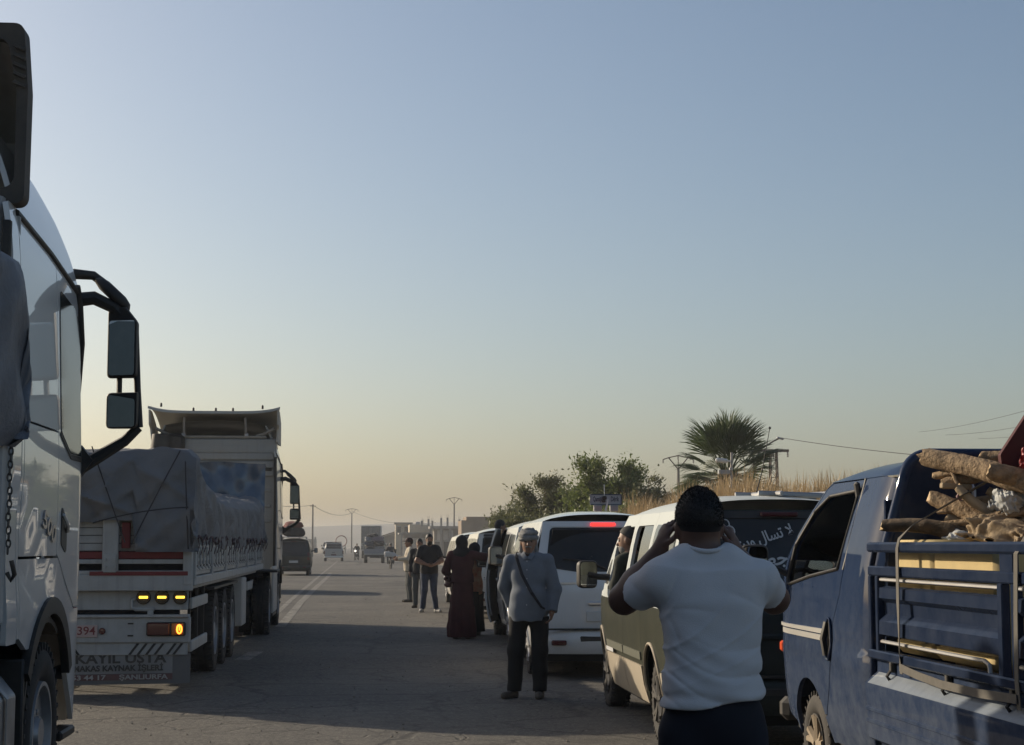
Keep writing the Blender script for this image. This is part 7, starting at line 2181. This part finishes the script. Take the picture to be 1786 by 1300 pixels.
    if sty == 'scarf':
        f = s_union([s_ell(H(0, -0.02, 0.02), (0.098, 0.118, 0.125), Rh), s_cone(tuple(hd + np.array([0, -0.03, -0.05])), tuple(J['neck'] + np.array([0, 0.0, -0.02])), 0.085, 0.12), s_cone(tuple((J['shL'] + J['neck']) / 2 + np.array([0, 0, .0])), tuple((J['shR'] + J['neck']) / 2), 0.082, 0.082)], 0.05)
        face = s_ell(H(0, 0.115, -0.005), (0.058, 0.07, 0.082), Rh)
        sdf_obj('headscarf', lambda P: -smin(-(f(P) + wrinkle(P, 8, 0.008, 30)), face(P), 0.01), hd - np.array([0.26, 0.26, 0.34]), hd + 0.18, 0.011, head['mat'], root)
    if head.get('beard'):
        f = s_and(s_ell(H(0, 0.036, -0.072), (0.062, 0.071, 0.064), Rh), s_plane(H(0, 0.0, -0.075), tuple(up + 0.35 * fw)) if head.get('shortbeard') else s_plane(H(0, 0.0, -0.050), tuple(up - 0.1 * fw)))
        sdf_obj('beard', f, l2, h2, 0.009, head['beard'], root)
        b = MB(); b.tube([H(-0.032, 0.090, -0.052), H(0, 0.108, -0.043), H(0.032, 0.090, -0.052)], [0.006, 0.010, 0.006], 6); b.build('moustache', head['beard'], root, 60)
    if extra: extra(root, J, H)
    return root

# ---- man in the white T-shirt, seen from behind with both hands raised to his ears
M_tee = mat('white_cotton', (0.58, 0.58, 0.59), 0.9, var=0.05, vscale=14, bump=0.0015, bscale=260)
M_navy = mat('navy_trousers', (0.010, 0.011, 0.020), 0.85, var=0.2, vscale=10)
NJ = dict(head=(-0.030, 0.05, 1.665), neck=(-0.015, -0.005, 1.545), chest=(0, 0.0, 1.345), belly=(0.005, 0.015, 1.13), pelvis=(0.01, 0.005, 0.985),
          shL=(-0.172, 0.0, 1.475), shR=(0.172, 0.0, 1.475), elL=(-0.285, 0.185, 1.40), elR=(0.275, 0.185, 1.40), wrL=(-0.160, 0.115, 1.585), wrR=(0.118, 0.125, 1.575),
          hipL=(-0.095, 0, 0.93), hipR=(0.105, 0, 0.93), knL=(-0.11, 0.02, 0.50), knR=(0.12, 0.03, 0.50))
near = person('man in a white T-shirt seen from behind with both hands raised to his ears', (1.205, 6.12, 0), 0.0, NJ, 1.0, 'brown', (0.12, 0.064, 0.045), vox=0.0075, girth=1.08, group=None, legs=True,
              hands={'L': dict(d=(0.25, -0.12, 1.0), n=(0.9, 0.25, -0.1), s=(0.2, -0.95, 0.2), curl=0.62, spread=0.6), 'R': dict(d=(-0.28, -0.10, 1.0), n=(-0.9, 0.25, -0.1), s=(-0.2, -0.95, 0.2), curl=0.55, spread=0.5)},
              head=dict(style='none', neckw=1.25), shoes=M_shoe,
              pants=dict(mat=M_navy, wide=0.004, waist=1.12, seed=5))
def tee():
    J = {k: np.array(v) for k, v in {**default_joints(), **NJ}.items()}
    aw = pchip([(0.95, 0.182), (1.02, 0.182), (1.10, 0.177), (1.20, 0.172), (1.32, 0.178), (1.40, 0.184), (1.46, 0.186), (1.53, 0.17), (1.60, 0.10)])
    bd = pchip([(0.95, 0.150), (1.05, 0.148), (1.15, 0.142), (1.25, 0.132), (1.38, 0.130), (1.46, 0.112), (1.54, 0.085), (1.60, 0.075)])
    za = np.linspace(0.9, 1.7, 200); aw_t = np.array([aw(z) for z in za], np.float32); bd_t = np.array([bd(z) for z in za], np.float32)
    sh = s_union([cone(tuple(J['shL']), tuple(J['shR']), 0.070, 0.070), cone((-0.13, -0.005, 1.51), (0.10, -0.005, 1.51), 0.062, 0.062), cone((-0.085, -0.005, 1.545), (0.055, -0.005, 1.545), 0.062, 0.062)], 0.04)
    sl = []
    for n in 'LR':
        a, e = J['sh' + n], J['el' + n]; dv = (e - a) / np.linalg.norm(e - a); e2 = a + (e - a) * 0.66
        sl.append(s_and(s_cone(tuple(a), tuple(e2 + dv * 0.06), 0.066, 0.070), s_plane(tuple(e2), tuple(dv))))
    nh = s_cone((-0.018, 0.01, 1.50), (-0.022, 0.02, 1.70), 0.070, 0.076)
    def f(P):
        z = P[:, 2]; a = np.interp(z, za, aw_t); b_ = np.interp(z, za, bd_t)
        x = np.abs(P[:, 0] - 0.003) / a; y = np.abs(P[:, 1] - 0.006) / b_
        t = ((x ** 2.6 + y ** 2.6) ** (1 / 2.6) - 1) * np.minimum(a, b_) * 0.9
        t = np.maximum(t, z - 1.50)
        r = smin(t, sh(P), 0.06)
        for q in sl: r = smin(r, q(P), 0.035)
        # folds: pulls from the armpits, bunching above the hem, fine creases in the small of the back
        w = 0.0035 * np.sin(z * 62 + 5 * np.sin(P[:, 0] * 7 + 1.0) + 14 * P[:, 0]) * np.exp(-((z - 1.17) / 0.10) ** 2)
        w += 0.0045 * np.sin(z * 85 - 9 * P[:, 0] + 3 * np.sin(P[:, 0] * 12)) * np.exp(-((z - 1.06) / 0.035) ** 2)
        for sx in (-1, 1):
            dx, dz = P[:, 0] - sx * 0.175, z - 1.37
            ang = np.arctan2(dz, -sx * dx); rr = np.sqrt(dx * dx + dz * dz)
            w += 0.0045 * (1 - np.abs(np.sin(ang * 2.6 + 0.6 + 3 * rr + sx))) ** 3 * np.exp(-((rr - 0.10) / 0.07) ** 2)
        w += wrinkle(P, 3, 0.0035, 24, (0.6, 0.1, 0.8))
        w += 0.0065 * (1 - np.abs(np.sin(z * 34 + P[:, 0] * 16 + 2.2 * np.sin(P[:, 0] * 9 + 2)))) ** 3 * np.exp(-((z - 1.14) / 0.11) ** 2)
        w -= 0.005 * (1 - np.abs(np.sin(z * 27 - P[:, 0] * 19 + 1.5 * np.sin(z * 11)))) ** 4 * np.exp(-((z - 1.28) / 0.16) ** 2)
        r = r + w
        hemz = 1.040 + 0.11 * P[:, 0] + 0.006 * np.sin(P[:, 0] * 23)
        r = np.maximum(r, hemz - z)
        r = np.maximum(r, -nh(P))
        for e, d_ in [(J['sh' + n] + (J['el' + n] - J['sh' + n]) * 0.73, (J['el' + n] - J['sh' + n])) for n in 'LR']:
            pass
        return r
    return sdf_obj('t_shirt', f, (-0.42, -0.22, 1.0), (0.42, 0.30, 1.66), 0.0058, M_tee, near)
tee()
# collar rib and hem seams
b = MB(); b.tube([(-0.020 + 0.078 * math.cos(a), 0.012 + 0.080 * math.sin(a), 1.570 + 0.024 * math.cos(a) ** 2 - 0.006 * math.sin(a)) for a in [2 * math.pi * i / 32 for i in range(32)]], 0.0085, 8, closed=True); b.build('collar', M_tee, near, 60)
# cropped hair with short spikes on top
hd0 = np.array(NJ['head'])
sc0 = s_ell(tuple(hd0 + np.array([0, -0.012, 0.028])), (0.086, 0.106, 0.114))
lim = lambda P: np.maximum((hd0[2] - 0.035 - 0.3 * np.maximum(0, P[:, 1] - hd0[1])) - P[:, 2], P[:, 1] - (hd0[1] + 0.075))
hair = sdf_obj('hair', lambda P: np.maximum(sc0(P) + 0.009 * np.clip((hd0[2] + 0.015 - P[:, 2]) / 0.05, 0, 1), lim(P)), hd0 - 0.15, hd0 + 0.17, 0.006, M_hair, near)
b = MB(); r_ = random.Random(2)
for i in range(4500):
    a = r_.random() * 6.283; e = math.asin(-0.25 + 1.25 * r_.random())
    n_ = Vector((math.cos(a) * math.cos(e), math.sin(a) * math.cos(e), math.sin(e)))
    p = Vector(hd0) + Vector((0, -0.012, 0.028)) + Vector((n_.x * 0.085, n_.y * 0.105, n_.z * 0.113))
    if p.y > hd0[1] + 0.08: continue
    dv = (n_ + Vector((r_.gauss(0, .3), r_.gauss(0, .3), 0.4 + r_.gauss(0, .2)))).normalized(); L = 0.004 + 0.007 * r_.random() * max(0.12, 0.3 + n_.z)
    sd = dv.orthogonal().normalized() * 0.0016; s2 = dv.cross(sd)
    b.add([p + sd, p - sd * 0.5 + s2 * 0.9, p - sd * 0.5 - s2 * 0.9, p + dv * L], [(0, 1, 3), (1, 2, 3), (2, 0, 3)])
o = b.build('hair_tips', M_hair, hair, None); o['kind'] = 'stuff'

# ---- old man facing the camera
M_shirtb = mat('blue_grey_shirt', (0.155, 0.175, 0.205), 0.9, var=0.12, vscale=12)
M_blackp = mat('black_trousers', (0.009, 0.009, 0.010), 0.9)
M_turban = mat('grey_white_scarf', (0.27, 0.265, 0.25), 0.9, col2=(0.15, 0.15, 0.15), vscale=22)
M_beardg = mat('grey_beard', (0.22, 0.21, 0.20), 0.9)
M_sandal = mat('sandal', (0.03, 0.025, 0.022), 0.7, dust=0.3)
def bagstrap(root, J, H):
    b = MB(); b.strap([(0.12, -0.02, 1.51), (0.115, 0.10, 1.46), (0.05, 0.165, 1.28), (-0.05, 0.185, 1.10), (-0.15, 0.15, 0.95), (-0.20, 0.02, 0.90), (-0.16, -0.12, 1.0), (0.0, -0.155, 1.25), (0.10, -0.11, 1.46), (0.12, -0.02, 1.51)], 0.035, 0.004,
                      [(1, 0, 0), (1, 0.2, 0.4), (1, 0.2, 0.8), (1, 0.3, 0.9), (0.7, 0.6, 0.8), (0, 1, 0.3), (-0.7, 0.3, 0.8), (-1, 0, 0.8), (-1, 0, 0.3), (1, 0, 0)])
    b.build('bag_strap', M_darkcloth, root, 40)
    b = MB()
    for k in range(6): b.lathe([(-0.003, .006), (0.003, .006)], (0.0, 0.150 + 0.004 * k, 1.42 - 0.09 * k), 'y', 8)
    b.build('button', M_vinyl, root)
    b = MB(); b.strap([(-0.065, 0.05, 1.50), (-0.045, 0.10, 1.485), (-0.02, 0.125, 1.44)], 0.045, 0.006, (0.5, -0.3, 0.8)); b.strap([(0.065, 0.05, 1.50), (0.045, 0.10, 1.485), (0.02, 0.125, 1.44)], 0.045, 0.006, (-0.5, -0.3, 0.8)); b.build('collar', M_shirtb, root, 40)
person('old man in a blue-grey shirt, black trousers and grey turban facing the camera', (1.64, 18.15, 0), math.pi - 0.22,
       dict(shL=(-0.195, -0.01, 1.42), shR=(0.195, -0.01, 1.42), elL=(-0.265, -0.02, 1.13), wrL=(-0.250, 0.06, 0.90), elR=(0.27, -0.09, 1.15), wrR=(0.20, -0.16, 0.95), hipL=(-0.10, 0, 0.90), hipR=(0.10, 0, .90),
            knL=(-0.12, 0.03, 0.49), knR=(0.13, 0.03, 0.49), anL=(-0.11, -0.02, 0.085), anR=(0.16, -0.02, 0.085), toeL=(-0.12, 0.15, 0.035), toeR=(0.24, 0.13, 0.035)),
       1.005, 'tan', (0.23, 0.125, 0.080), shirt=dict(mat=M_shirtb, hem=0.80, loose=0.030, wr=0.008, wf=20, seed=4), pants=dict(mat=M_blackp, wide=0.018, flare=0.012, cuff=0.075, wr=0.008), shoes=M_sandal,
       head=dict(style='turban', mat=M_turban, beard=M_beardg, pitch=-0.05, yaw=0.12, shortbeard=True), vox=0.0105, girth=1.05, extra=bagstrap)

# ---- woman in a dark red robe reaching to the van, companion beside her
M_robe = mat('dark_red_robe', (0.070, 0.018, 0.020), 0.9, var=0.25, vscale=6)
M_blackcl = mat('black_scarf_cloth', (0.010, 0.009, 0.011), 0.85)
M_orange = mat('orange_cloth', (0.34, 0.10, 0.045), 0.9, col2=(0.38, 0.24, 0.13), vscale=9)
M_purse = mat('reddish_bag', (0.14, 0.06, 0.05), 0.7)
def robe(root, J, H):
    f = s_cone((0, 0, 1.05), (0, 0.0, 0.10), 0.17, 0.255, (1, 0.85, 1))
    g = lambda P: np.maximum(np.maximum(f(P) + 0.012 * np.sin(np.arctan2(P[:, 1], P[:, 0]) * 9 + P[:, 2] * 2) * np.clip(1.1 - P[:, 2], 0, 1) + wrinkle(P, 6, 0.01, 16), 0.03 - P[:, 2]), P[:, 2] - 1.08)
    sdf_obj('robe_skirt', g, (-0.36, -0.34, 0.0), (0.36, 0.34, 1.14), 0.014, M_robe, root)
    o = bundle('handbag', None, None, (-0.25, 0.05, 0.97), (0.10, 0.20, 0.17), M_purse, 8, root)
person('woman in a long dark red robe and black headscarf reaching towards the van', (1.53, 29.6, 0), math.radians(-14), dict(elR=(0.43, 0.10, 1.37), wrR=(0.63, 0.24, 1.36), elL=(-0.29, 0.02, 1.15), wrL=(-0.22, 0.16, 1.00)), 1.0, 'fair', (0.33, 0.2, 0.14),
       shirt=dict(mat=M_robe, hem=0.95, loose=0.035, seed=9, name='robe_top'), shoes=M_shoe, head=dict(style='scarf', mat=M_blackcl, yaw=-0.3), hands={'R': dict(n=(0, 0, -1), s=(-0.4, 0.9, 0))}, vox=0.0135, girth=1.05, extra=robe)
person('companion in an orange patterned top and dark skirt beside the woman in red', (1.80, 30.7, 0), math.radians(60), dict(elR=(0.26, 0.12, 1.14), wrR=(0.15, 0.28, 1.1), elL=(-0.26, 0.10, 1.14), wrL=(-0.12, 0.30, 1.12)), 0.93, 'fair', (0.33, 0.2, 0.14),
       shirt=dict(mat=M_orange, hem=0.78, loose=0.03, seed=19, skirt=0.20), pants=dict(mat=M_blackp, wide=0.06, flare=0.05, cuff=0.07), head=dict(style='scarf', mat=M_blackcl), vox=0.014)
person('dark-haired person stepping up into the white van with the open door', (2.27, 30.95, 0.37), math.radians(-75), dict(elR=(0.25, 0.14, 1.2), wrR=(0.22, 0.34, 1.3)), 0.955, 'tan', (0.20, 0.115, 0.075), shirt=dict(mat=M_darkcloth, hem=0.86, loose=0.02), pants=dict(mat=M_blackp), head=dict(style='hair'), vox=0.014)

# ---- two men further on, and one half hidden
M_tdark = mat('charcoal_tshirt', (0.018, 0.018, 0.021), 0.9, var=0.3, vscale=9)
M_jeans = mat('blue_jeans', (0.040, 0.055, 0.095), 0.85, var=0.3, vscale=12)
M_sneak = mat('pale_sneaker', (0.45, 0.44, 0.42), 0.6, dust=0.3)
M_khaki = mat('beige_shirt', (0.45, 0.40, 0.32), 0.9, var=0.1)
M_gtrous = mat('grey_trousers', (0.085, 0.09, 0.09), 0.9, var=0.2)
M_cap = mat('dark_red_cap', (0.045, 0.018, 0.015), 0.8)
person('man in a dark T-shirt and blue jeans facing the camera with hands together', (1.34, 41.2, 0), math.pi + 0.12, dict(elL=(-0.28, 0.06, 1.15), wrL=(-0.07, 0.24, 1.06), elR=(0.28, 0.06, 1.15), wrR=(0.07, 0.24, 1.06), hipL=(-.1, 0, .9), anL=(-0.17, 0.0, 0.085), anR=(0.15, -0.05, 0.085), toeL=(-0.24, 0.15, 0.035), toeR=(0.20, 0.10, 0.035)), 1.06, 'tan', (0.20, 0.115, 0.075),
       shirt=dict(mat=M_tdark, hem=0.86, loose=0.022, sleeve='short', seed=12), pants=dict(mat=M_jeans, wide=0.012), shoes=M_sneak, head=dict(style='hair', beard=M_hair), vox=0.0145, girth=1.1)
person('man in a beige shirt and dark red cap standing sideways, hands raised', (1.03, 48.4, 0), math.radians(98), dict(elL=(-0.24, 0.08, 1.17), wrL=(-0.14, 0.34, 1.16), elR=(0.24, 0.08, 1.17), wrR=(0.12, 0.34, 1.20), toeL=(-0.13, .15, .035)), 1.02, 'tan', (0.20, 0.115, 0.075),
       shirt=dict(mat=M_khaki, hem=0.84, loose=0.026, seed=22), pants=dict(mat=M_gtrous, wide=0.012), shoes=M_shoe, head=dict(style='cap', mat=M_cap), vox=0.0145)
person('man half hidden behind the man in the dark T-shirt', (1.19, 44.0, 0), math.pi - 0.3, {}, 1.0, 'tan', (0.20, 0.115, 0.075), shirt=dict(mat=M_tdark, hem=0.86, loose=0.02), pants=dict(mat=M_gtrous), head=dict(style='hair'), vox=0.016)

# ---- people inside the green van
def seated(dx, dz, lean):
    return dict(pelvis=(0, 0, 0.94), hipL=(-0.1, 0.03, 0.92), hipR=(0.1, 0.03, 0.92), knL=(-0.13, 0.42, 0.92), knR=(0.13, 0.42, 0.92), anL=(-0.13, 0.50, 0.52), anR=(0.13, 0.50, 0.52), toeL=(-0.13, 0.66, 0.48), toeR=(0.13, 0.66, 0.48),
                belly=(0.3 * dx, 0.0, 1.08), chest=(0.6 * dx, 0.02, 1.28), shL=(0.8 * dx - 0.18, 0.03, 1.41), shR=(0.8 * dx + 0.18, 0.03, 1.41), neck=(dx, 0.03, 1.47), head=(dx - 0.05, 0.07, 1.61),
                elL=(0.8 * dx - 0.22, 0.14, 1.16), wrL=(dx - 0.10, 0.36, 1.18), elR=(0.8 * dx + 0.22, 0.12, 1.16), wrR=(dx + 0.16, 0.38, 1.16))
M_gshirt = mat('dark_green_shirt', (0.03, 0.035, 0.03), 0.9)
person('grey-bearded driver leaning out of the green van window', (2.75, 16.05, 0.03), 0.0, seated(-0.30, 0, 0), 1.0, 'tan', (0.20, 0.115, 0.075), shirt=dict(mat=M_gshirt, hem=0.92, loose=0.02), pants=dict(mat=M_blackp, cuff=0.5, waist=1.02), head=dict(style='hair', beard=M_beardg, yaw=1.15, pitch=-0.15, hairline=0.045, hairmat=mat('grey_short_hair', (0.05, 0.048, 0.045), 0.8)), vox=0.012, group='people in the green van')
person('passenger sitting behind the driver in the green van', (2.72, 15.28, 0.0), 0.0, seated(-0.08, 0, 0), 0.97, 'fair', (0.33, 0.2, 0.14), shirt=dict(mat=M_darkcloth, hem=0.92, loose=0.02), pants=dict(mat=M_blackp, cuff=0.5, waist=1.02), head=dict(style='hair', yaw=0.5), vox=0.015, group='people in the green van')

# ------------------------------------------------------------------ traffic further down the road
M_pale = mat('pale_silver_paint', (0.36, 0.36, 0.35), 0.4, coat=0.7, dust=0.35)
def far_pickup():
    t = thing('pickup_truck', 'pale silver pickup driving away down the middle of the road', 'pickup', (-3.75, 168.5, 0), math.radians(1))
    b = MB(); b.loft([[(x * k, y, z) for x, z in ((-0.92, 0.32), (0.92, 0.32), (0.95, 0.70), (0.93, 1.08), (-0.93, 1.08), (-0.95, 0.75))] for y, k in ((-2.5, 0.97), (-2.3, 1.0), (2.0, 1.0), (2.5, 0.9))]); b.build('body', M_pale, t, 30)
    b = MB(); b.loft([[(x, y, z) for x, z in ((-w, z0), (w, z0), (w * 0.82, z1), (-w * 0.82, z1))] for y, w, z0, z1 in ((-0.75, 0.90, 1.08, 1.40), (-0.55, 0.90, 1.08, 1.78), (0.6, 0.90, 1.08, 1.78), (1.35, 0.88, 1.08, 1.15))]); b.build('cab', M_pale, t, 30)
    b = MB(); b.box((0, -0.72, 1.43), (1.42, 0.04, 0.46), (-0.25, 'X'), 0.05); b.build('rear_window', M_glass, t)
    b = MB(); b.box((0, -2.50, 0.80), (1.66, 0.05, 0.50), None, 0.02); tg_ = b.build('tailgate', M_pale, t)
    b = MB(); b.box((0, -2.53, 0.85), (0.3, 0.03, 0.05), None, 0.01); b.build('handle', M_black, tg_)
    b = MB(); b.box((0, -2.60, 0.42), (1.75, 0.16, 0.16), None, 0.04); b.build('rear_bumper', M_chrome, t)
    b = MB(); b.box((0, -2.54, 0.62), (0.5, 0.02, 0.12)); b.build('number_plate', M_redoff, t)
    b = MB(); b.box((0, -0.2, 1.83), (1.5, 0.9, 0.06), None, 0.02); b.build('roof_bar', M_black, t)
    for s in (-1, 1):
        b = MB(); b.box((s * 0.88, -2.49, 0.85), (0.11, 0.07, 0.34), None, 0.02); b.build('tail_lamp', M_redoff, t)
        mirror_unit(t, (s * 0.88, 0.75, 1.18), (s * 1.08, 0.75, 1.22), (0.24, 0.12, 0.2))
        for y in (-1.55, 1.6): wheel(t, (s * 0.80, y, 0.36), 0.36, 0.24, s, 'car', None, 20)
far_pickup()
def far_truck():
    t = thing('flatbed_truck', 'small pale truck stacked with household goods far down the road', 'truck', (0.15, 152, 0), 0)
    Mb = mat('pale_green_truck_paint', (0.33, 0.35, 0.30), 0.6, dust=0.3)
    b = MB(); b.box((0, 0, 0.78), (1.75, 3.6, 0.12)); b.build('bed', M_trwhite, t)
    b = MB(); b.box((0, -1.78, 1.02), (1.80, 0.06, 0.40), None, 0.01); b.build('tail_gate', mat('faded_grey_gate', (0.22, 0.22, 0.24), 0.6), t)
    for s in (-1, 1):
        b = MB(); b.box((s * 0.90, 0, 1.02), (0.05, 3.6, 0.40), None, 0.01); b.build('side_gate', Mb, t)
        b = MB(); b.box((s * 0.90, -1.7, 1.75), (0.06, 0.07, 1.1)); b.build('stake', Mb, t)
        for y in (-1.1, 2.2): wheel(t, (s * 0.75, y, 0.38), 0.38, 0.3, s, 'truck', None, 20)
        mirror_unit(t, (s * 0.85, 3.0, 1.6), (s * 1.08, 3.0, 1.6), (0.18, 0.1, 0.3))
    b = MB(); b.box((0, 2.6, 1.35), (1.7, 1.5, 1.5), None, 0.12); b.build('cab', Mb, t)
    b = MB(); b.box((0, -0.2, 0.55), (0.8, 4.6, 0.2)); b.build('chassis', M_dark, t)
    b = MB(); b.box((0, -1.83, 0.62), (1.5, 0.06, 0.18)); b.build('rear_bumper', M_black, t)
    r = random.Random(4)
    cols = [M_darkcloth, M_greycloth, M_tarpb, mat('dark_blue_blanket', (0.03, 0.04, 0.07), 0.9), mat('mauve_blanket', (0.16, 0.13, 0.16), 0.9)]
    spots = [(-0.42, -1.15, 1.22, 0.85, 1.0, 0.45), (0.45, -1.15, 1.24, 0.85, 1.0, 0.5), (0, 0.3, 1.3, 1.6, 1.6, 0.7), (-0.4, -1.0, 1.65, 0.8, 0.9, 0.42), (0.42, -1.0, 1.68, 0.8, 0.9, 0.4), (0.0, 0.3, 1.95, 1.5, 1.4, 0.6), (-0.48, -0.9, 2.06, 0.62, 0.8, 0.42), (0.3, -0.95, 2.06, 0.95, 0.8, 0.45), (-0.1, -0.8, 2.38, 0.9, 0.8, 0.28)]
    names = ['bottom left', 'bottom right', 'large lower middle', 'middle left', 'middle right', 'large upper middle', 'upper left', 'upper right mauve', 'topmost']
    for i, (x, y, z, w, d, h) in enumerate(spots):
        bundle('bundle', names[i] + ' bundle of the goods stacked on the far truck', 'bundle', (0.15 + x, 152 + y, z), (w, d, h), cols[4 if i == 7 else i % 4], 40 + i, group='household goods on the far truck')
far_truck()
def box_truck():
    t = thing('box_truck', 'pale box truck standing beyond the loaded truck', 'truck', (-0.15, 205, 0), math.radians(-2))
    Mb = mat('white_box_body', (0.55, 0.54, 0.50), 0.6, dust=0.25)
    b = MB(); b.box((0, 0, 2.35), (2.3, 4.6, 2.9), None, 0.03); b.build('cargo_box', Mb, t)
    for s in (-1, 1):
        b = MB(); b.box((s * 0.57, -2.33, 2.35), (1.1, 0.05, 2.7), None, 0.01); d_ = b.build('rear_door', M_greycloth, t)
        b = MB(); b.tube([(s * 0.12, -2.38, 1.1), (s * 0.12, -2.38, 3.6)], 0.025, 6); b.build('door_rod', M_steel, d_)
        for y in (-1.2, 3.0): wheel(t, (s * 0.95, y, 0.45), 0.45, 0.3, s, 'truck', None, 18)
    b = MB(); b.box((0, 3.3, 1.6), (2.1, 1.7, 1.9), None, 0.15); b.build('cab', Mb, t)
    b = MB(); b.box((0, 0.5, 0.7), (0.9, 6.4, 0.3)); b.build('chassis', M_dark, t)
box_truck()

def motorbike(label, loc, rz, lit=False):
    t = thing('motorcycle', label, 'motorcycle', loc, rz, 'motorcycles on the road')
    for y in (-0.62, 0.62):
        b = MB(); b.tube([(0, y + 0.27 * math.cos(a), 0.30 + 0.27 * math.sin(a)) for a in [2 * math.pi * i / 24 for i in range(24)]], 0.045, 8, closed=True); w_ = b.build('wheel', M_rubber, t, 60)
        b = MB(); b.lathe([(-0.05, .05), (0.05, .05)], (0, y, 0.30), 'x', 10)
        for k in range(8):
            a = 2 * math.pi * k / 8; b.tube([(0, y, 0.30), (0, y + 0.24 * math.cos(a), 0.30 + 0.24 * math.sin(a))], 0.006, 4)
        b.build('spokes', M_steel, w_)
    b = MB(); b.tube([(0, 0.62, 0.30), (0, 0.50, 0.75), (0, 0.42, 1.0)], 0.03, 6); b.tube([(0, -0.62, 0.30), (0, -0.1, 0.42), (0, 0.35, 0.55), (0, 0.45, 0.85)], 0.03, 6); b.box((0, 0.02, 0.45), (0.24, 0.36, 0.28), None, 0.04); b.build('frame', M_black, t, 40)
    b = MB(); b.box((0, 0.20, 0.80), (0.26, 0.42, 0.2), None, 0.07); b.build('fuel_tank', M_redp, t)
    b = MB(); b.box((0, -0.32, 0.80), (0.26, 0.68, 0.10), None, 0.04); b.build('saddle', M_black, t)
    b = MB(); b.tube([(-0.36, 0.28, 1.05), (-0.15, 0.42, 1.02), (0.15, 0.42, 1.02), (0.36, 0.28, 1.05)], 0.016, 6); b.build('handlebar', M_steel, t)
    b = MB(); b.lathe([(-0.10, .05), (0.0, .09), (0.02, .085), (0.025, 0)], (0, 0.56, 0.92), 'y', 14); b.build('headlamp', mat('headlamp_lit', (0.9, 0.88, 0.8), 0.2, emis=(1, 0.95, 0.8), estr=3.0) if lit else M_glassl, t)
    b = MB(); b.box((0, -0.75, 0.66), (0.12, 0.05, 0.07), None, 0.02); b.build('tail_lamp', M_redoff, t)
    for s in (-1, 1):
        b = MB(); b.tube([(s * 0.30, 0.33, 1.04), (s * 0.36, 0.34, 1.22)], 0.007, 4); b.box((s * 0.38, 0.34, 1.24), (0.11, 0.02, 0.07), None, 0.008); b.build('mirror', M_black, t)
    return t
def rider(label, loc, rz, mt_, skcol):
    J = dict(pelvis=(0, -0.20, 0.90), hipL=(-0.09, -0.17, 0.90), hipR=(0.09, -0.17, 0.90), knL=(-0.20, 0.20, 0.78), knR=(0.20, 0.20, 0.78), anL=(-0.19, 0.02, 0.40), anR=(0.19, 0.02, 0.40), toeL=(-0.20, 0.18, 0.34), toeR=(0.20, 0.18, 0.34),
             belly=(0, -0.18, 1.04), chest=(0, -0.10, 1.24), shL=(-0.18, -0.06, 1.37), shR=(0.18, -0.06, 1.37), neck=(0, -0.05, 1.42), head=(0, 0.0, 1.58), elL=(-0.30, 0.05, 1.15), elR=(0.30, 0.05, 1.15), wrL=(-0.34, 0.26, 1.06), wrR=(0.34, 0.26, 1.06))
    return person(label, loc, rz, J, 1.0, 'tan', skcol, shirt=dict(mat=mt_, hem=0.84, loose=0.025), pants=dict(mat=M_gtrous, cuff=0.38, waist=1.0), head=dict(style='hair'), vox=0.017, group='motorcycle riders')
motorbike('motorcycle with a pale sack across its seat riding away beside the loaded truck', (1.20, 115.6, 0), 0.05)
rider('rider in dark clothes on the motorcycle riding away', (1.20, 115.6, 0), 0.05, M_darkcloth, (0.20, 0.115, 0.075))
bundle('sack', 'pale sack laid across the motorcycle seat', 'sack', (1.20, 115.05, 0.92), (0.95, 0.36, 0.34), mat('pale_sack', (0.40, 0.41, 0.42), 0.8), 61)
motorbike('motorcycle with its headlamp lit coming towards the camera', (-1.65, 182, 0), math.pi - 0.25, True)
rider('rider in dark clothes coming towards the camera', (-1.65, 182, 0), math.pi - 0.25, M_tdark, (0.20, 0.115, 0.075))
HV2, hv2 = van('pale van far ahead in the dust on the left', (-12.0, 300, 0), math.radians(2), M_vancream, zs=1.1, group='vans on the left lane')
HV3, hv3 = van('hazy pale van parked far ahead near the arch', (-7.6, 300, 0), math.radians(178), M_vanwhite2, zs=1.1, group='vans on the left lane')

# ------------------------------------------------------------------ dusty air
hz = MB(); hz.box((0, 1240, 7.4), (5400, 3400, 17.2))
hzm = bpy.data.materials.new('dusty_air'); hzm.use_nodes = True
nt = hzm.node_tree
for n in list(nt.nodes):
    if n.type != 'OUTPUT_MATERIAL': nt.nodes.remove(n)
pv = nt.nodes.new('ShaderNodeVolumePrincipled')
pv.inputs['Color'].default_value = (0.83, 0.85, 0.88, 1)
pv.inputs['Density'].default_value = HAZE_D
pv.inputs['Anisotropy'].default_value = 0.15
nt.links.new(pv.outputs[0], nt.nodes['Material Output'].inputs['Volume'])
tag(hz.build('haze', hzm, None, None), 'dusty haze hanging in the evening air', 'haze', kind='stuff')
